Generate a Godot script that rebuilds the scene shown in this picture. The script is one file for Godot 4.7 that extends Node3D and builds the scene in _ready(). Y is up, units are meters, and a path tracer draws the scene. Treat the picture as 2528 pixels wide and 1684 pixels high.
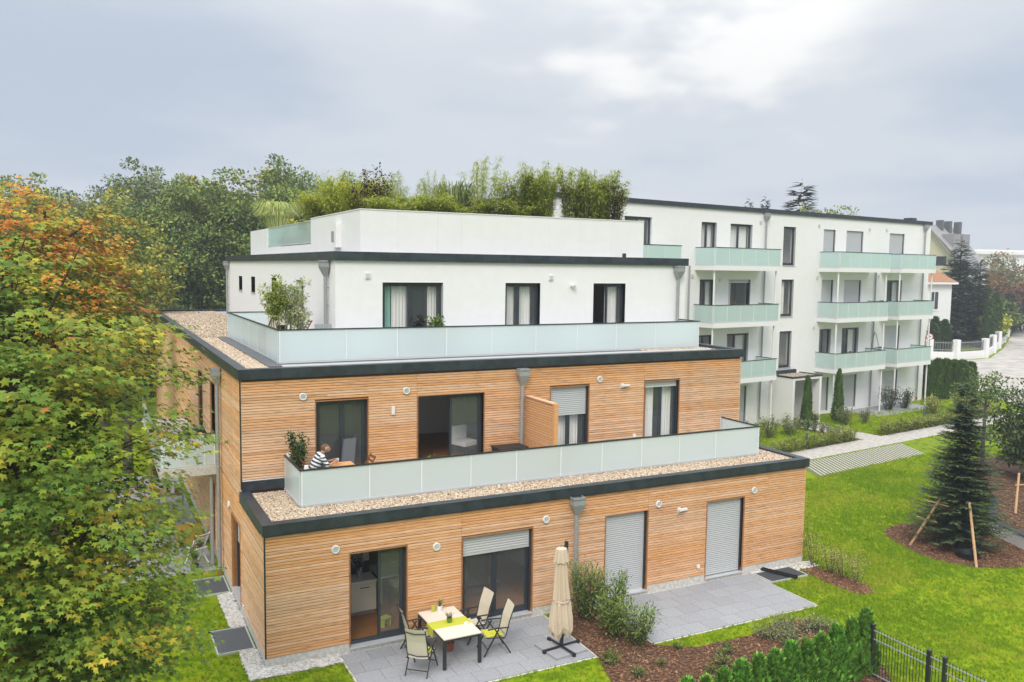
extends Node3D
# A timber-clad terraced apartment building, its white neighbour and their gardens under an overcast autumn sky.

var rng := RandomNumberGenerator.new()
var M := {}
var used := {}
var FW: Transform3D      # frame of the white building: x along its facade, z outwards

class MB:
	var v := PackedVector3Array()
	var n := PackedVector3Array()
	var c := PackedColorArray()
	var col := Color(1, 1, 1)
	func tri(a: Vector3, b: Vector3, d: Vector3) -> void:
		var k := (d - a).cross(b - a).normalized()
		v.append(a); v.append(b); v.append(d)
		n.append(k); n.append(k); n.append(k)
		c.append(col); c.append(col); c.append(col)
	func quad(a: Vector3, b: Vector3, d: Vector3, e: Vector3) -> void:
		tri(a, b, d); tri(a, d, e)
	func bx(x0: float, x1: float, y0: float, y1: float, z0: float, z1: float) -> void:
		box(Vector3((x0 + x1) / 2, (y0 + y1) / 2, (z0 + z1) / 2), Vector3(absf(x1 - x0), absf(y1 - y0), absf(z1 - z0)))
	func box(ce: Vector3, sz: Vector3, bs := Basis.IDENTITY) -> void:
		var h := sz / 2
		var p := []
		for i in 8:
			p.append(ce + bs * Vector3(h.x if i & 1 else -h.x, h.y if i & 2 else -h.y, h.z if i & 4 else -h.z))
		quad(p[4], p[6], p[7], p[5]); quad(p[1], p[3], p[2], p[0])
		quad(p[0], p[2], p[6], p[4]); quad(p[5], p[7], p[3], p[1])
		quad(p[2], p[3], p[7], p[6]); quad(p[0], p[4], p[5], p[1])
	func bar(a: Vector3, b: Vector3, w: float, t: float, up := Vector3.UP) -> void:
		var d := (b - a).normalized()
		if absf(d.dot(up)) > 0.97:
			up = Vector3(1, 0, 0)
		var s := d.cross(up).normalized()
		var u := s.cross(d).normalized()
		box((a + b) / 2, Vector3(w, t, a.distance_to(b)), Basis(s, u, -d))
	func tube(pts: Array, radii: Array, sides := 8, caps := true) -> void:
		var rings := []
		for i in pts.size():
			var d: Vector3 = (pts[mini(i + 1, pts.size() - 1)] - pts[maxi(i - 1, 0)]).normalized()
			var s := d.cross(Vector3(0.31, 0.2, 0.93)).normalized() if absf(d.dot(Vector3(0.31, 0.2, 0.93))) < 0.95 else d.cross(Vector3(1, 0, 0)).normalized()
			var u := d.cross(s)
			var ring := []
			for k in sides:
				var a := TAU * k / sides
				ring.append(pts[i] + (s * cos(a) + u * sin(a)) * radii[i])
			rings.append(ring)
		for i in pts.size() - 1:
			for k in sides:
				var k2 := (k + 1) % sides
				var p := [rings[i][k], rings[i + 1][k], rings[i + 1][k2], rings[i][k2]]
				var q := [pts[i], pts[i + 1], pts[i + 1], pts[i]]
				for t in [0, 1, 2, 0, 2, 3]:
					v.append(p[t]); n.append((p[t] - q[t]).normalized()); c.append(col)
		if caps:
			for k in sides:
				tri(pts[0], rings[0][(k + 1) % sides], rings[0][k])
				var l: int = pts.size() - 1
				tri(pts[l], rings[l][k], rings[l][(k + 1) % sides])
	func lathe(prof: Array, at: Vector3, seg := 16) -> void:   # prof: [radius, height] pairs
		for i in prof.size() - 1:
			var a: Vector2 = prof[i]
			var b: Vector2 = prof[i + 1]
			var nn := Vector2(b.y - a.y, a.x - b.x).normalized()
			for k in seg:
				var t0 := TAU * k / seg
				var t1 := TAU * (k + 1) / seg
				var d0 := Vector3(cos(t0), 0, sin(t0))
				var d1 := Vector3(cos(t1), 0, sin(t1))
				var p := [at + d0 * a.x + Vector3(0, a.y, 0), at + d0 * b.x + Vector3(0, b.y, 0), at + d1 * b.x + Vector3(0, b.y, 0), at + d1 * a.x + Vector3(0, a.y, 0)]
				var m := [d0, d0, d1, d1]
				for t in [0, 2, 1, 0, 3, 2]:
					v.append(p[t]); n.append(m[t] * nn.x + Vector3(0, nn.y, 0)); c.append(col)
	func commit() -> ArrayMesh:
		var arr := []
		arr.resize(Mesh.ARRAY_MAX)
		arr[Mesh.ARRAY_VERTEX] = v; arr[Mesh.ARRAY_NORMAL] = n; arr[Mesh.ARRAY_COLOR] = c
		var me := ArrayMesh.new()
		me.add_surface_from_arrays(Mesh.PRIMITIVE_TRIANGLES, arr)
		return me

func numbered(called: String, parent: Node = null) -> String:
	var key := "%d/%s" % [parent.get_instance_id() if parent else 0, called]
	var k: int = used.get(key, -1) + 1
	used[key] = k
	return called if k == 0 else "%s_%03d" % [called, k]

func tag(o: Node, label: String, category: String, group := "", kind := "") -> Node:
	if label: o.set_meta("label", label)
	if category: o.set_meta("category", category)
	if group: o.set_meta("group", group)
	if kind: o.set_meta("kind", kind)
	return o

func thing(called: String, label: String, category: String, at := Vector3.ZERO, turn := 0.0, group := "") -> Node3D:
	var o := Node3D.new()
	o.name = numbered(called)
	add_child(o)
	o.position = at
	o.rotation.y = turn
	tag(o, label, category, group)
	return o

func node(parent: Node, called: String, xf := Transform3D.IDENTITY) -> Node3D:
	var o := Node3D.new()
	o.name = numbered(called, parent)
	parent.add_child(o)
	o.transform = xf
	return o

func part(parent: Node, called: String, me: Mesh, mat: Material, xf := Transform3D.IDENTITY) -> MeshInstance3D:
	var o := MeshInstance3D.new()
	o.name = numbered(called, null if parent == self else parent)
	o.mesh = me
	o.material_override = mat
	o.transform = xf
	parent.add_child(o)
	return o

func pmb(parent: Node, called: String, mb: MB, mat: Material, xf := Transform3D.IDENTITY) -> MeshInstance3D:
	return part(parent, called, mb.commit(), mat, xf)

func pbox(parent: Node, called: String, mat: Material, x0: float, x1: float, y0: float, y1: float, z0: float, z1: float, xf := Transform3D.IDENTITY) -> MeshInstance3D:
	var mb := MB.new()
	mb.bx(x0, x1, y0, y1, z0, z1)
	return pmb(parent, called, mb, mat, xf)

func structure(called: String, mb: MB, mat: Material) -> MeshInstance3D:
	var o := pmb(self, called, mb, mat)
	o.set_meta("kind", "structure")
	return o

func copy(src: Node3D, at: Vector3, turn: float, sc := Vector3.ONE, label := "") -> Node3D:
	var o: Node3D = src.duplicate()
	o.name = numbered(String(src.name).rstrip("0123456789").rstrip("_"))
	add_child(o)
	o.transform = Transform3D(Basis(Vector3.UP, turn).scaled_local(sc), at)
	if label: o.set_meta("label", label)
	return o

func multi(parent: Node, called: String, me: Mesh, mat: Material, xfs: Array, cols: Array) -> MultiMeshInstance3D:
	var mm := MultiMesh.new()
	mm.transform_format = MultiMesh.TRANSFORM_3D
	mm.use_colors = true
	mm.mesh = me
	mm.instance_count = xfs.size()
	for i in xfs.size():
		mm.set_instance_transform(i, xfs[i])
		mm.set_instance_color(i, cols[i])
	var o := MultiMeshInstance3D.new()
	o.multimesh = mm
	o.material_override = mat
	o.name = numbered(called, null if parent == self else parent)
	parent.add_child(o)
	o.set_meta("kind", "stuff")
	return o

# ---------------------------------------------------------------- materials
func lin(r: float, g: float, b: float) -> Color:
	return Color(r, g, b).linear_to_srgb()

func noise_tex(freq: float, ramp: Array, sd: int, oct := 4, size := 512, type := FastNoiseLite.TYPE_SIMPLEX_SMOOTH) -> NoiseTexture2D:
	var f := FastNoiseLite.new()
	f.noise_type = type
	f.frequency = freq
	f.fractal_octaves = oct
	f.seed = sd
	var g := Gradient.new()
	var offs := PackedFloat32Array()
	var cs := PackedColorArray()
	for r in ramp:
		offs.append(r[0]); cs.append(r[1])
	g.offsets = offs
	g.colors = cs
	var t := NoiseTexture2D.new()
	t.width = size; t.height = size
	t.seamless = true
	t.noise = f
	t.color_ramp = g
	return t

func gray(a: float) -> Color:
	return Color(a, a, a)

func mt(key: String, c: Color, rough := 0.8, tex: Texture2D = null, sc := Vector3.ONE, metal := 0.0, bump: Texture2D = null, bump_cm := 1.0) -> StandardMaterial3D:
	var m := StandardMaterial3D.new()
	m.resource_name = key
	m.albedo_color = c
	m.roughness = rough
	m.metallic = metal
	m.vertex_color_use_as_albedo = true
	if tex:
		m.albedo_texture = tex
		m.uv1_triplanar = true
		m.uv1_world_triplanar = true
		m.uv1_scale = sc
	if bump:
		m.heightmap_enabled = true
		m.heightmap_texture = bump
		m.heightmap_scale = bump_cm
		m.uv1_triplanar = true
		m.uv1_world_triplanar = true
		m.uv1_scale = sc
	M[key] = m
	return m

func leaf_mat(key: String, c: Color, back: float, rough := 0.55) -> StandardMaterial3D:
	var m := mt(key, c, rough)
	m.backlight_enabled = true
	m.backlight = Color(back, back, back)
	m.cull_mode = BaseMaterial3D.CULL_DISABLED
	m.metallic_specular = 0.28
	return m

func materials() -> void:
	var soft := noise_tex(0.012, [[0.3, gray(0.99)], [0.7, gray(1.0)]], 3, 5)
	var grain := noise_tex(0.02, [[0.08, Color(0.6, 0.48, 0.38)], [0.2, Color(0.89, 0.85, 0.8)], [0.5, Color(0.96, 0.94, 0.92)], [0.62, Color(1, 1, 1)], [0.78, Color(0.92, 0.87, 0.8)]], 11, 5)
	var speck := noise_tex(0.16, [[0.25, gray(0.72)], [0.5, gray(0.95)], [0.75, gray(1.0)]], 7, 4)
	mt("white_render", lin(0.79, 0.785, 0.79), 0.9, soft, Vector3(0.3, 0.3, 0.3))
	mt("white_panel", lin(0.78, 0.78, 0.79), 0.55, soft, Vector3(0.25, 0.25, 0.25))
	mt("white_paint", lin(0.77, 0.77, 0.77), 0.5)
	mt("fascia", lin(0.034, 0.046, 0.058), 0.42, noise_tex(0.01, [[0.3, gray(0.8)], [0.7, gray(1.0)]], 5, 4), Vector3(0.4, 0.4, 0.4), 0.1)
	mt("frame", lin(0.028, 0.036, 0.045), 0.4)
	mt("dark_metal", lin(0.022, 0.025, 0.03), 0.4)
	mt("galvanised", lin(0.42, 0.44, 0.45), 0.5, noise_tex(0.03, [[0.3, gray(0.8)], [0.7, gray(1.0)]], 15, 4), Vector3(2, 2, 2), 0.2)
	mt("alu", lin(0.6, 0.62, 0.63), 0.4, null, Vector3.ONE, 0.3)
	mt("concrete", lin(0.6, 0.585, 0.55), 0.9, noise_tex(0.02, [[0.25, Color(0.9, 0.89, 0.87)], [0.6, gray(0.98)], [0.8, gray(1.0)]], 21, 5), Vector3(0.8, 0.8, 0.8))
	mt("slab", lin(0.335, 0.345, 0.365), 0.85, noise_tex(0.03, [[0.2, gray(0.94)], [0.5, gray(0.98)], [0.8, gray(1.0)]], 22, 5), Vector3(0.7, 0.7, 0.7))
	mt("path", lin(0.52, 0.49, 0.45), 0.9, noise_tex(0.02, [[0.2, gray(0.86)], [0.8, gray(1.0)]], 23, 5), Vector3(0.3, 0.3, 0.3))
	mt("asphalt", lin(0.47, 0.44, 0.405), 0.9, noise_tex(0.012, [[0.2, gray(0.84)], [0.5, gray(0.95)], [0.8, gray(1.0)]], 24, 5), Vector3(0.08, 0.08, 0.08))
	mt("dark_slab", lin(0.13, 0.14, 0.15), 0.7, speck, Vector3(1, 1, 1))
	mt("grating", lin(0.19, 0.21, 0.235), 0.5, null, Vector3.ONE, 0.5)
	mt("membrane", lin(0.3, 0.31, 0.32), 0.7, soft, Vector3(1, 1, 1))
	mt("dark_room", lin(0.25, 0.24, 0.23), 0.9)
	mt("room_wall", lin(0.7, 0.69, 0.66), 0.9)
	mt("room_floor", lin(0.3, 0.14, 0.05), 0.5, grain, Vector3(0.3, 2, 2))
	mt("green_wall", lin(0.3, 0.36, 0.06), 0.9)
	mt("mint", lin(0.22, 0.5, 0.38), 0.9)
	mt("curtain", lin(0.72, 0.71, 0.68), 0.9)
	mt("glass_clamp", lin(0.86, 0.9, 0.91), 0.3)
	mt("backing", lin(0.12, 0.06, 0.03), 0.95)
	mt("membrane_light", lin(0.62, 0.63, 0.63), 0.5)
	# weathered softwood boards, several tones
	var tones := [[0.755, 0.455, 0.254], [0.786, 0.499, 0.306], [0.710, 0.413, 0.222], [0.800, 0.537, 0.356], [0.755, 0.428, 0.211], [0.747, 0.402, 0.174], [0.793, 0.514, 0.324], [0.664, 0.395, 0.218], [0.755, 0.526, 0.363], [0.702, 0.469, 0.306]]
	for i in tones.size():
		mt("wood%d" % i, lin(tones[i][0], tones[i][1], tones[i][2]), 0.8, grain, Vector3(0.13, 2.6, 2.6))
	mt("wood_z", lin(1, 1, 1), 0.8, grain, Vector3(2.6, 2.6, 0.13))
	mt("wood_x", lin(1, 1, 1), 0.8, grain, Vector3(0.13, 2.6, 2.6))
	mt("trim_wood", lin(0.43, 0.2, 0.075), 0.7, grain, Vector3(2, 0.3, 2))
	mt("teak", lin(0.2, 0.085, 0.035), 0.6, grain, Vector3(2, 2, 2))
	mt("stake", lin(0.55, 0.36, 0.2), 0.8, grain, Vector3(1, 0.3, 1))
	mt("bark", lin(0.09, 0.07, 0.055), 0.95, speck, Vector3(1.5, 0.4, 1.5))
	mt("grey_bark", lin(0.17, 0.15, 0.13), 0.95, speck, Vector3(1.5, 0.4, 1.5))
	var p := mt("pane", Color(0.9, 0.95, 0.95, 0.06), 0.03)
	p.transparency = BaseMaterial3D.TRANSPARENCY_ALPHA
	p.vertex_color_use_as_albedo = false
	p.cull_mode = BaseMaterial3D.CULL_DISABLED
	var fr := mt("frosted", Color(lin(0.85, 0.915, 0.915), 0.8), 0.2)
	fr.transparency = BaseMaterial3D.TRANSPARENCY_ALPHA
	fr.backlight_enabled = true
	fr.backlight = lin(0.86, 0.9, 0.91)
	var fg := mt("frosted_green", Color(lin(0.71, 0.8, 0.79), 0.88), 0.22)
	fg.transparency = BaseMaterial3D.TRANSPARENCY_ALPHA
	fg.backlight_enabled = true
	fg.backlight = lin(0.64, 0.82, 0.78)
	mt("shutter", lin(0.5, 0.51, 0.52), 0.45, null, Vector3.ONE, 0.2)
	mt("cream_fabric", lin(0.72, 0.66, 0.53), 0.95, noise_tex(0.2, [[0.3, gray(0.9)], [0.7, gray(1.0)]], 31, 3), Vector3(3, 3, 3))
	mt("parasol_fabric", lin(0.68, 0.55, 0.43), 0.95, noise_tex(0.05, [[0.3, gray(0.9)], [0.7, gray(1.0)]], 32, 4), Vector3(2, 2, 2))
	mt("lime_fabric", lin(0.56, 0.57, 0.05), 0.95, noise_tex(0.2, [[0.3, gray(0.9)], [0.7, gray(1.0)]], 33, 3), Vector3(3, 3, 3))
	mt("table_top", lin(0.72, 0.66, 0.56), 0.5, soft, Vector3(2, 2, 2))
	mt("lime_glaze", lin(0.45, 0.5, 0.05), 0.3)
	mt("green_glaze", lin(0.12, 0.22, 0.02), 0.3)
	mt("terracotta", lin(0.3, 0.1, 0.045), 0.85)
	mt("soil", lin(0.03, 0.02, 0.014), 1.0)
	mt("black_plastic", lin(0.015, 0.017, 0.02), 0.5)
	mt("plain", lin(1, 1, 1), 0.85)
	mt("gloss", lin(1, 1, 1), 0.35)
	# ground covers
	mt("lawn", lin(0.21, 0.285, 0.012), 1.0, noise_tex(0.012, [[0.2, Color(0.72, 0.78, 0.6)], [0.45, Color(0.9, 0.95, 0.8)], [0.6, Color(1, 1, 0.95)], [0.8, Color(1, 0.93, 0.9)]], 41, 6, 1024), Vector3(0.12, 0.12, 0.12))
	mt("mulch", lin(0.14, 0.07, 0.038), 1.0, noise_tex(0.06, [[0.2, gray(0.5)], [0.5, gray(0.85)], [0.75, gray(1.0)]], 42, 5), Vector3(1, 1, 1))
	mt("gravel_bed", lin(0.36, 0.29, 0.21), 1.0, noise_tex(0.12, [[0.2, gray(0.45)], [0.5, gray(0.85)], [0.75, gray(1.0)]], 43, 4), Vector3(1.6, 1.6, 1.6))
	mt("pebble", lin(1, 1, 1), 0.9)
	mt("chip", lin(1, 1, 1), 1.0)
	leaf_mat("leaf", lin(1, 1, 1), 0.5)
	leaf_mat("leaf_thin", lin(1, 1, 1), 0.95)
	leaf_mat("needle", lin(1, 1, 1), 0.15, 0.6)
	leaf_mat("grass_blade", lin(1, 1, 1), 0.4, 0.8)
	M.grass_blade.metallic_specular = 0.1
	M.lawn.metallic_specular = 0.1

# ---------------------------------------------------------------- camera, sky, sun
func camera_and_light() -> void:
	var yaw := 0.46946
	var pit := 0.08685
	var rol := 0.0133
	var fw := Vector3(sin(yaw), 0, -cos(yaw))
	var r := Vector3(cos(yaw), 0, sin(yaw))
	var fwd := fw * cos(pit) - Vector3.UP * sin(pit)
	var up := Vector3.UP * cos(pit) + fw * sin(pit)
	var cam := Camera3D.new()
	cam.name = "camera"
	cam.transform = Transform3D(Basis(r * cos(rol) + up * sin(rol), up * cos(rol) - r * sin(rol), -fwd), Vector3(-3.3834, 9.136, 18.7562))
	cam.fov = 44.284
	cam.near = 0.1
	cam.far = 900.0
	add_child(cam)
	cam.current = true
	var env := Environment.new()
	env.background_mode = Environment.BG_SKY
	var sky := Sky.new()
	var pano := PanoramaSkyMaterial.new()
	pano.panorama = ImageTexture.create_from_image(sky_image())
	pano.filter = true
	sky.sky_material = pano
	env.sky = sky
	env.background_energy_multiplier = 1.0
	env.tonemap_mode = Environment.TONE_MAPPER_LINEAR
	env.tonemap_exposure = 1.3
	env.sdfgi_enabled = true
	env.ssao_enabled = true
	env.ssil_enabled = true
	env.fog_enabled = true
	env.fog_density = 0.0009
	env.fog_light_color = Color(0.86, 0.9, 0.95)
	var we := WorldEnvironment.new()
	we.name = "world_environment"
	we.environment = env
	add_child(we)
	var sun := DirectionalLight3D.new()
	sun.name = "sun"
	sun.light_energy = 0.5
	sun.light_color = Color(1.0, 0.965, 0.925)
	sun.light_angular_distance = 24.0
	sun.shadow_enabled = true
	sun.look_at_from_position(Vector3(-5, 8, 6.5), Vector3.ZERO)
	add_child(sun)

func sky_image() -> Image:
	# an overcast layer at cloud height seen in perspective; brighter towards the zenith as such skies are
	var w := 2048
	var h := 1024
	var f := FastNoiseLite.new()
	f.noise_type = FastNoiseLite.TYPE_SIMPLEX_SMOOTH
	f.frequency = 1.0
	f.fractal_octaves = 5
	f.seed = 19
	var f2 := FastNoiseLite.new()
	f2.noise_type = FastNoiseLite.TYPE_SIMPLEX_SMOOTH
	f2.frequency = 1.0
	f2.fractal_octaves = 3
	f2.seed = 5
	var data := PackedFloat32Array()
	data.resize(w * h * 3)
	var dark := Vector3(0.405, 0.465, 0.555)
	var mid := Vector3(0.52, 0.56, 0.615)
	var light := Vector3(0.75, 0.755, 0.755)
	var hor := Vector3(0.53, 0.555, 0.595)
	for y in h:
		var el := PI / 2 - PI * (y + 0.5) / h
		var s := sin(el)
		var c := cos(el)
		for x in w:
			var az := TAU * (x + 0.5) / w
			if az > PI: az -= TAU
			var i := (y * w + x) * 3
			var col: Vector3
			if s < 0.0:
				col = Vector3(0.16, 0.17, 0.15)
			else:
				var k := 1.0 / (s + 0.13)
				var px := sin(az) * c * k
				var pz := -cos(az) * c * k
				var a := f.get_noise_2d(px * 0.5 + 3.1, pz * 0.5) * 0.62 + 0.16 * f.get_noise_2d(px * 1.9 + 7.0, pz * 1.9) + 0.6 * f2.get_noise_2d(px * 0.16 + 9.0, pz * 0.16 + 2.0)
				# the break of thinner cloud seen over the right of the view, and a small one at its left
				var wob := f.get_noise_2d(az * 5.0 + 40.0, el * 14.0)
				var wob2 := f.get_noise_2d(az * 6.0 - 20.0, el * 17.0 + 9.0)
				var da := (az - 0.71 + wob * 0.12) / 0.17
				var de := (el - 0.225 + wob2 * 0.07 - (az - 0.7) * 0.12) / 0.06
				var thin := 0.8 * exp(-(da * da + de * de))
				var db := (az - 0.27) / 0.1
				var df := (el - 0.325) / 0.03
				thin += 0.6 * exp(-(db * db + df * df))
				var dc := (az - 0.62) / 0.3
				thin += (0.22 + 0.5 * wob) * exp(-dc * dc - pow((el - 0.28) / 0.1, 2))
				var dl := (az - 0.02) / 0.3
				thin -= 0.3 * exp(-dl * dl - pow((el - 0.2) / 0.14, 2))
				var dr := (az - 1.0) / 0.12
				thin -= 0.35 * exp(-dr * dr - pow((el - 0.2) / 0.07, 2))
				var t := clampf(0.4 + a * 0.6 + thin * 0.75, 0.0, 1.3)
				if t < 0.5:
					col = dark.lerp(mid, smoothstep(0.0, 0.5, t))
				else:
					col = mid.lerp(light, smoothstep(0.5, 1.1, t))
				col = col.lerp(hor, exp(-s / 0.05) * 0.8)
				# higher up one looks through less of the layer: paler and brighter
				var hi := smoothstep(0.15, 0.8, s)
				var lum := (col.x + col.y + col.z) / 3.0
				col = col.lerp(Vector3(lum * 1.0, lum, lum * 1.0), hi * 0.8)
				col *= 1.0 + 2.1 * smoothstep(0.2, 1.0, s)
			data[i] = col.x; data[i + 1] = col.y; data[i + 2] = col.z
	return Image.create_from_data(w, h, false, Image.FORMAT_RGBF, data.to_byte_array())

# ---------------------------------------------------------------- pieces of buildings
func wall_with_openings(mb: MB, u0: float, u1: float, y0: float, y1: float, d0: float, d1: float, ops: Array) -> void:
	# boxes between the openings [u0, u1, y0, y1]
	var cuts := [u0, u1]
	for o in ops:
		cuts.append(o[0]); cuts.append(o[1])
	cuts.sort()
	for i in cuts.size() - 1:
		var a: float = cuts[i]
		var b: float = cuts[i + 1]
		if b - a < 0.001: continue
		var holes := []
		for o in ops:
			if o[0] <= a + 0.001 and o[1] >= b - 0.001:
				holes.append([o[2], o[3]])
		holes.sort_custom(func(p, q): return p[0] < q[0])
		var y := y0
		for hl in holes:
			if hl[0] - y > 0.001: mb.bx(a, b, y, hl[0], d0, d1)
			y = hl[1]
		if y1 - y > 0.001: mb.bx(a, b, y, y1, d0, d1)

func board_mesh(len: float, hgt: float, dep: float) -> ArrayMesh:
	var mb := MB.new()
	board(mb, 0, len, 0, hgt, dep)
	return mb.commit()

func board(mb: MB, u0: float, u1: float, y0: float, hgt: float, dep: float, face := 0.0) -> void:
	# a batten with a chamfered top and bottom edge, its back at face - dep
	var y1 := y0 + hgt
	var ch := 0.009
	var pr := [Vector2(y0, face - dep), Vector2(y0, face - ch), Vector2(y0 + ch * 0.6, face), Vector2(y1 - ch, face), Vector2(y1, face - ch), Vector2(y1, face - dep)]
	for i in pr.size() - 1:
		var a: Vector2 = pr[i]
		var b: Vector2 = pr[i + 1]
		mb.quad(Vector3(u0, a.x, a.y), Vector3(u0, b.x, b.y), Vector3(u1, b.x, b.y), Vector3(u1, a.x, a.y))
	for s in [u0, u1]:
		var q := []
		for t in pr: q.append(Vector3(s, t.x, t.y))
		for i in range(1, 5):
			if s == u0: mb.tri(q[0], q[i + 1], q[i])
			else: mb.tri(q[0], q[i], q[i + 1])

var tone_noise := FastNoiseLite.new()
func wood_tone(u: float, y: float, top: float, sd: float) -> int:
	# fresher orange boards under the eaves, paler weathered ones in patches
	var k := 1.5 * tone_noise.get_noise_2d(u * 0.45 + sd, y * 0.8) + rng.randfn(0, 0.2)
	if top - y < 0.38 and rng.randf() < 0.7: return [4, 5, 4, 0][rng.randi() % 4]
	if k > 0.3: return [5, 4, 0, 2, 5][rng.randi() % 5]
	if k > 0.0: return [0, 1, 2, 6, 4][rng.randi() % 5]
	if k > -0.35: return [1, 6, 3, 0, 2, 9][rng.randi() % 6]
	return [3, 6, 8, 9, 8, 7][rng.randi() % 6]
const TONE := [[0.755, 0.455, 0.254], [0.786, 0.499, 0.306], [0.710, 0.413, 0.222], [0.800, 0.537, 0.356], [0.755, 0.428, 0.211], [0.747, 0.402, 0.174], [0.793, 0.514, 0.324], [0.664, 0.395, 0.218], [0.755, 0.526, 0.363], [0.702, 0.469, 0.306]]

func clad(parent: Node, xf: Transform3D, u0: float, u1: float, y0: float, y1: float, ops: Array, joints: Array, single: bool, mat: Material, sd: float) -> void:
	# horizontal battens in rows; cut at the openings, at upright joints and at random butt joints
	var pitch := 0.0705
	var rows := int((y1 - y0) / pitch)
	var mb := MB.new()
	var made := 0
	var protos := []
	var holder: Node3D = null
	if single:
		holder = node(parent, "timber_cladding", xf)
		for k in 3: protos.append(board_mesh(1.0, 0.06, 0.027))
	for r in rows:
		var y := y0 + r * pitch + 0.004
		var ym := y + pitch / 2
		var stops := [u0, u1]
		var solid := []
		for o in ops:
			if ym > o[2] and ym < o[3]:
				solid.append([o[0], o[1]])
		for j in joints:
			if ym > j[1]: stops.append(j[0])
		for s in solid:
			stops.append(s[0]); stops.append(s[1])
		stops.sort()
		for i in stops.size() - 1:
			var a: float = stops[i]
			var b: float = stops[i + 1]
			var mid := (a + b) / 2
			var inside := false
			for s in solid:
				if mid > s[0] and mid < s[1]: inside = true
			if inside or b - a < 0.02: continue
			var p := a
			while p < b - 0.01:
				var e := p + rng.randf_range(2.2, 4.6)
				if b - e < 0.9: e = b
				var tone := wood_tone((p + e) / 2, y, y1, sd)
				var off := rng.randf_range(-0.007, 0.004)
				if single and made < 300:
					var o := part(holder, "board", protos[made % 3], M["wood%d" % tone], Transform3D(Basis.from_scale(Vector3(e - p - 0.006, 1, 1)), Vector3(p + 0.003, y, off)))
					o.rotation.z = rng.randf_range(-0.0012, 0.0012)
					made += 1
				else:
					var q := rng.randf_range(0.93, 1.06)
					mb.col = Color(TONE[tone][0] * q, TONE[tone][1] * q, TONE[tone][2] * q)
					board(mb, p + 0.003, e - 0.003, y, 0.06, 0.027, off)
				p = e
	if mb.v.size() > 0:
		var o := pmb(parent, "board_cladding", mb, mat, xf)
		o.set_meta("kind", "stuff")

func shutter(parent: Node, u0: float, u1: float, y0: float, y1: float, d: float, single: bool) -> void:
	# roller shutter hanging from y1 down to y0
	var sh := parent
	var pitch := 0.058
	var k := int((y1 - y0) / pitch)
	pitch = (y1 - y0) / k
	var mb := MB.new()
	for i in k:
		var y := y0 + i * pitch
		var m := mb if not single else MB.new()
		var pr := [Vector2(y, d - 0.011), Vector2(y + pitch * 0.16, d - 0.002), Vector2(y + pitch * 0.5, d + 0.003), Vector2(y + pitch * 0.84, d - 0.002), Vector2(y + pitch, d - 0.011)]
		for j in 4:
			m.quad(Vector3(u0, pr[j].x, pr[j].y), Vector3(u0, pr[j + 1].x, pr[j + 1].y), Vector3(u1, pr[j + 1].x, pr[j + 1].y), Vector3(u1, pr[j].x, pr[j].y))
		if single: pmb(sh, "shutter_slat", m, M.shutter)
	if not single: pmb(sh, "roller_shutter", mb, M.shutter)
	pbox(sh, "shutter_end_bar", M.alu, u0, u1, y0 - 0.05, y0, d - 0.014, d + 0.004)

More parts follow.
